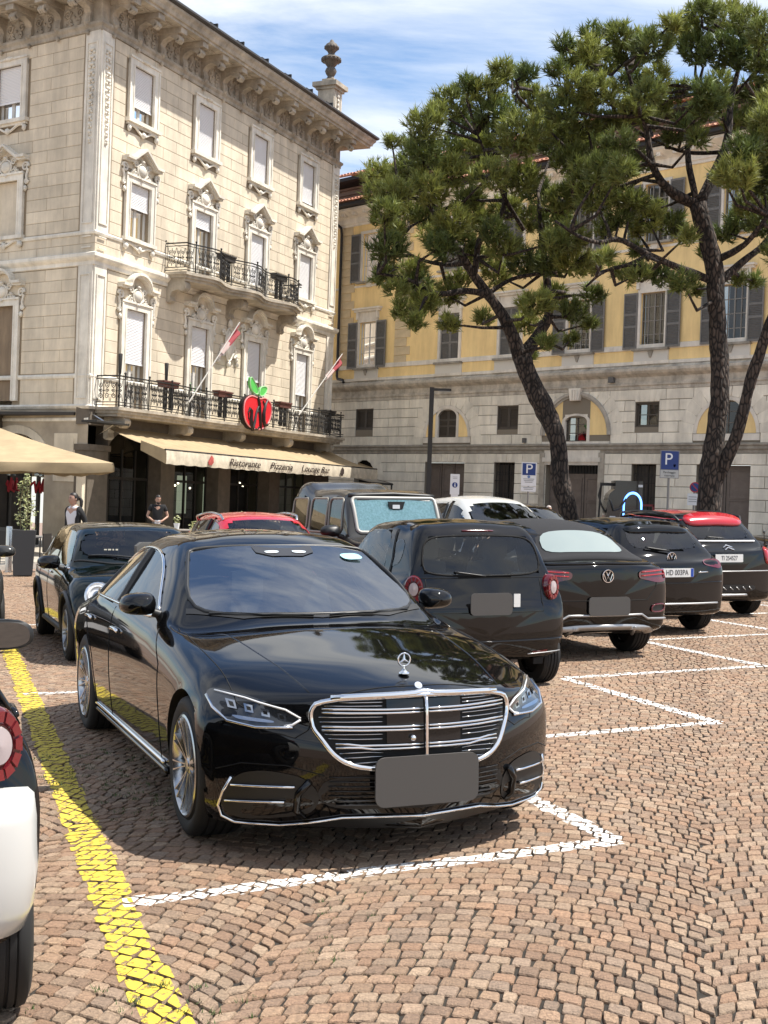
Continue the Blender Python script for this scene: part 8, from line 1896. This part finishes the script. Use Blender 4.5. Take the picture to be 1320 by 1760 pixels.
# ---- boxy off-roader facing us, sunshade behind its windscreen
def rrect(x0, x1, z0, z1, r, sh=0.0):
    P = []
    for cx, cz, a0 in ((x1 - r, z1 - r, 0), (x0 + r, z1 - r, 90), (x0 + r, z0 + r, 180), (x1 - r, z0 + r, 270)):
        for k in range(5): a = R(a0 + 22.5 * k); P.append((cx + r * math.cos(a) + sh * (cz - z0) / (z1 - z0), cz + r * math.sin(a)))
    return P
def boxy():
    st = [(.05, .88, .38, 1.02, .84, 1.06, None, 0, .08), (.3, .93, .36, 1.1, .86, 1.14, None, 0, .05), (1.2, .94, .36, 1.14, .88, 1.18, None, 0, .03), (1.42, .94, .36, 1.15, .88, 1.21, .80, .03, .05), (1.62, .94, .36, 1.16, .88, 1.56, .77, .03, .03), (1.80, .94, .36, 1.17, .88, 1.83, .74, .05, .02), (2.05, .94, .36, 1.17, .88, 1.88, .73, .05, 0), (3.3, .94, .36, 1.17, .88, 1.90, .73, .05, 0), (4.3, .94, .36, 1.17, .87, 1.87, .73, .05, 0), (4.42, .93, .40, 1.17, .87, 1.66, .75, .05, 0), (4.5, .92, .40, 1.15, .86, 1.25, .8, .04, 0), (4.56, .90, .45, 1.1, .84, 1.16, None, 0, 0)]
    L = 4.6; yaw = -157.5; c0 = np.array([-.02, 20.6]); c = Car('off_road_car', L, st, mat('dark_grey_paint', (.035, .034, .032), .15), 'boxy dark off-road car facing us with a turquoise sunshade behind its windscreen', None, tuple(c0), R(yaw), nose_z=.75, tail_z=.85, step=.07); root = c.root
    for ax in 'LR':
        for a, b in ((1.74, 2.42), (2.56, 3.34), (3.50, 4.28)):
            P = rrect(a + (.08 if a < 2 else 0), b, 1.22, 1.76, .09, .07 if a < 2 else .0); c.patch('side_window', ax, P, CAR_GLASS, .003, .09, cut=True); c.line('window_frame', ax, P, .018, mat('beige_frame_trim', (.26, .24, .20), .4), .006, True)
        for s in (1.62, 2.49, 3.42): c.line('panel_gap', ax, [(s, .45), (s, 1.15)], .005, SEAM); c.line('door_handle', ax, [(s + .6, 1.06), (s + .75, 1.06)], .02, PLASTIC, .015, sub=.4)
        for s in (.85, 3.7): c.line('arch_flare', ax, [(s + .46 * math.cos(a), .40 + .46 * math.sin(a)) for a in np.linspace(.05, math.pi - .05, 16)], .05, PLASTIC, .01)
    P = rrect(-.70, .70, 1.24, 1.77, .06); c.patch('windscreen', 'F', P, glass_mat('clear_screen', (.93, .95, .95), 1.35), .004, .09, cut=False); c.patch('sunshade', 'F', P, SUNSHADE, -.004, .09, cut=True); c.line('windscreen_frame', 'F', P, .03, mat('pale_screen_frame', (.34, .33, .30), .4), .004, True)
    h_, _ = c.hit('F', 0, 1.66); MB().prism([(-.14, .06), (.14, .06), (.12, -.05), (.04, -.07), (-.10, -.06)], -.02, .02, lambda a, b, q: (a, h_.y + .03 + q, 1.66 + b)).build('camera_housing', PLASTIC, root); MB().box(-.05, .07, h_.y + .052, h_.y + .058, 1.61, 1.67).build('mirror_face', SIGN_WHITE, root)
    c.line('roof_edge', 'F', [(-.72, 1.80), (0, 1.83), (.72, 1.80)], .03, PLASTIC, .01)
    g = c.patch('grille', 'F', [(-.5, .95), (.5, .95), (.5, .72), (-.5, .72)], DARK, .01, .1)
    for z in (.78, .84, .90): c.line('grille_bar', 'F', [(-.48, z), (.48, z)], .015, SILVER, .02, parent=g)
    for sx in (-1, 1): c.patch('headlight', 'F', [(sx * .66 + .11 * math.cos(a), .85 + .11 * math.sin(a)) for a in np.linspace(0, 2 * math.pi, 20, endpoint=False)], CLEAR, .015, .05)
    plate(c, 'F', 0, 0, .58, .52, .11, PLATE_WHITE); c.door_mirror(1.72, 1.06, 1.25, PLASTIC, 1.2)
    for s in (.85, 3.7): c.arch(s, .44, .40)
    c.wheel(.85, .40, .25, .92, RIM_DARK, 5, 'five', .62); c.wheel(3.7, .40, .25, .92, RIM_DARK, 5, 'five', .62); c.cabin(1.7, 4.2, .80, .7, 1.45, (2.7, 3.6)); c.finish()
boxy()
c = hatch('white people carrier facing us between the off-road car and a small black car', (1.95, 23.2), -157.5, 4.4, 1.86, 1.84, PAINT_WHITE, name='people_carrier', wheel_r=.33, glass=glass_mat('bright_screen', (.34, .37, .37), 1.9)); c.finish()
c = hatch('black car with a reflecting windscreen, beyond the white people carrier by the leaning pine', (2.95, 26.3), -157.5, 4.2, 1.78, 1.70, PAINT_BLACK, glass=_m['bright_screen']); c.finish()
c = hatch('bright red small car with roof rails, its roof showing above the saloon', (-1.85, 19.2), -158.5, 4.05, 1.78, 1.53, PAINT_RED, name='small_car', rails=RIM, wheel_r=.32); c.finish()
c = hatch('dark grey car at the picture edge with only its wing mirror showing beside the bollard', (-5.72, 15.9), -159, 4.3, 1.80, 1.50, mat('dark_grey_paint', (.035, .034, .032), .15)); c.finish()
c = hatch('black car parked by the wall behind the red-roofed car', (7.0, 28.6), -135, 4.3, 1.80, 1.60, PAINT_BLACK); c.finish()
# ---- a scooter standing at the edge of the picture
def scooter():
    root = empty('scooter', (7.45, 23.2, 0), R(60), 'black scooter half seen at the picture edge beside the red-roofed car', 'scooter'); body = mat('scooter_black', (.012, .012, .013), .25, coat=.5)
    for y in (-.62, .62):
        w = MB().lathe([(.16, -.05), (.22, -.055), (.245, -.03), (.25, 0), (.245, .03), (.22, .055), (.16, .05)], 28, axis='x', cap=False).build('wheel', RUBBER, root, 50, Matrix.Translation((0, y, .25))); MB().lathe([(0, -.03), (.15, -.035), (.16, .035), (0, .03)], 20, axis='x').build('rim', RIM_DARK, w, 40)
    B = MB(); B.prism([(-.75, .45), (-.82, .72), (-.70, .78), (-.10, .74), (.0, .55), (.02, .32), (.35, .30), (.45, .45), (.40, .85), (.48, .98), (.56, .95), (.58, .55), (.52, .28), (.30, .18), (-.2, .18), (-.45, .30)], -.15, .15, lambda a, b, h: (h, a, b)); B.build('body', body, root, 30)
    B = MB(); B.prism([(-.78, .76), (-.70, .84), (-.25, .82), (-.08, .76)], -.13, .13, lambda a, b, h: (h, a, b)); B.build('saddle', PLASTIC, root, 30)
    B = MB(); B.tube([(-.33, .38, 1.06), (-.2, .46, 1.02), (.2, .46, 1.02), (.33, .38, 1.06)], .018, 6); B.tube([(0, .50, .9), (0, .46, 1.04)], .03, 6); B.build('handlebar', PLASTIC, root, 60); MB().ico((0, .60, .82), (.09, .05, .09), 2).build('headlight', CLEAR, root, 180)
    for sx in (-1, 1): B = MB(); B.tube([(sx * .22, .45, 1.03), (sx * .30, .44, 1.22)], .008, 5); B.ico((sx * .33, .43, 1.25), (.07, .02, .045), 1); B.build('mirror', PLASTIC, root, 60)
scooter()
for o_ in C.objects:
    if o_.parent is None and (o_.get('category') in ('car', 'scooter')): o_['slope'] = True; o_.get('category') == 'car' and o_.__setitem__('group', 'cars parked in the square')
# ================================================================ the square falls gently from right to left: cars and paving follow the slope
TILT = Matrix.Rotation(-R(1.45), 4, 'Y')
for o_ in [o for o in C.objects if o.parent is None and (o.get('kind') == 'structure' or o.get('slope'))]:
    o_.matrix_basis = TILT @ o_.matrix_basis
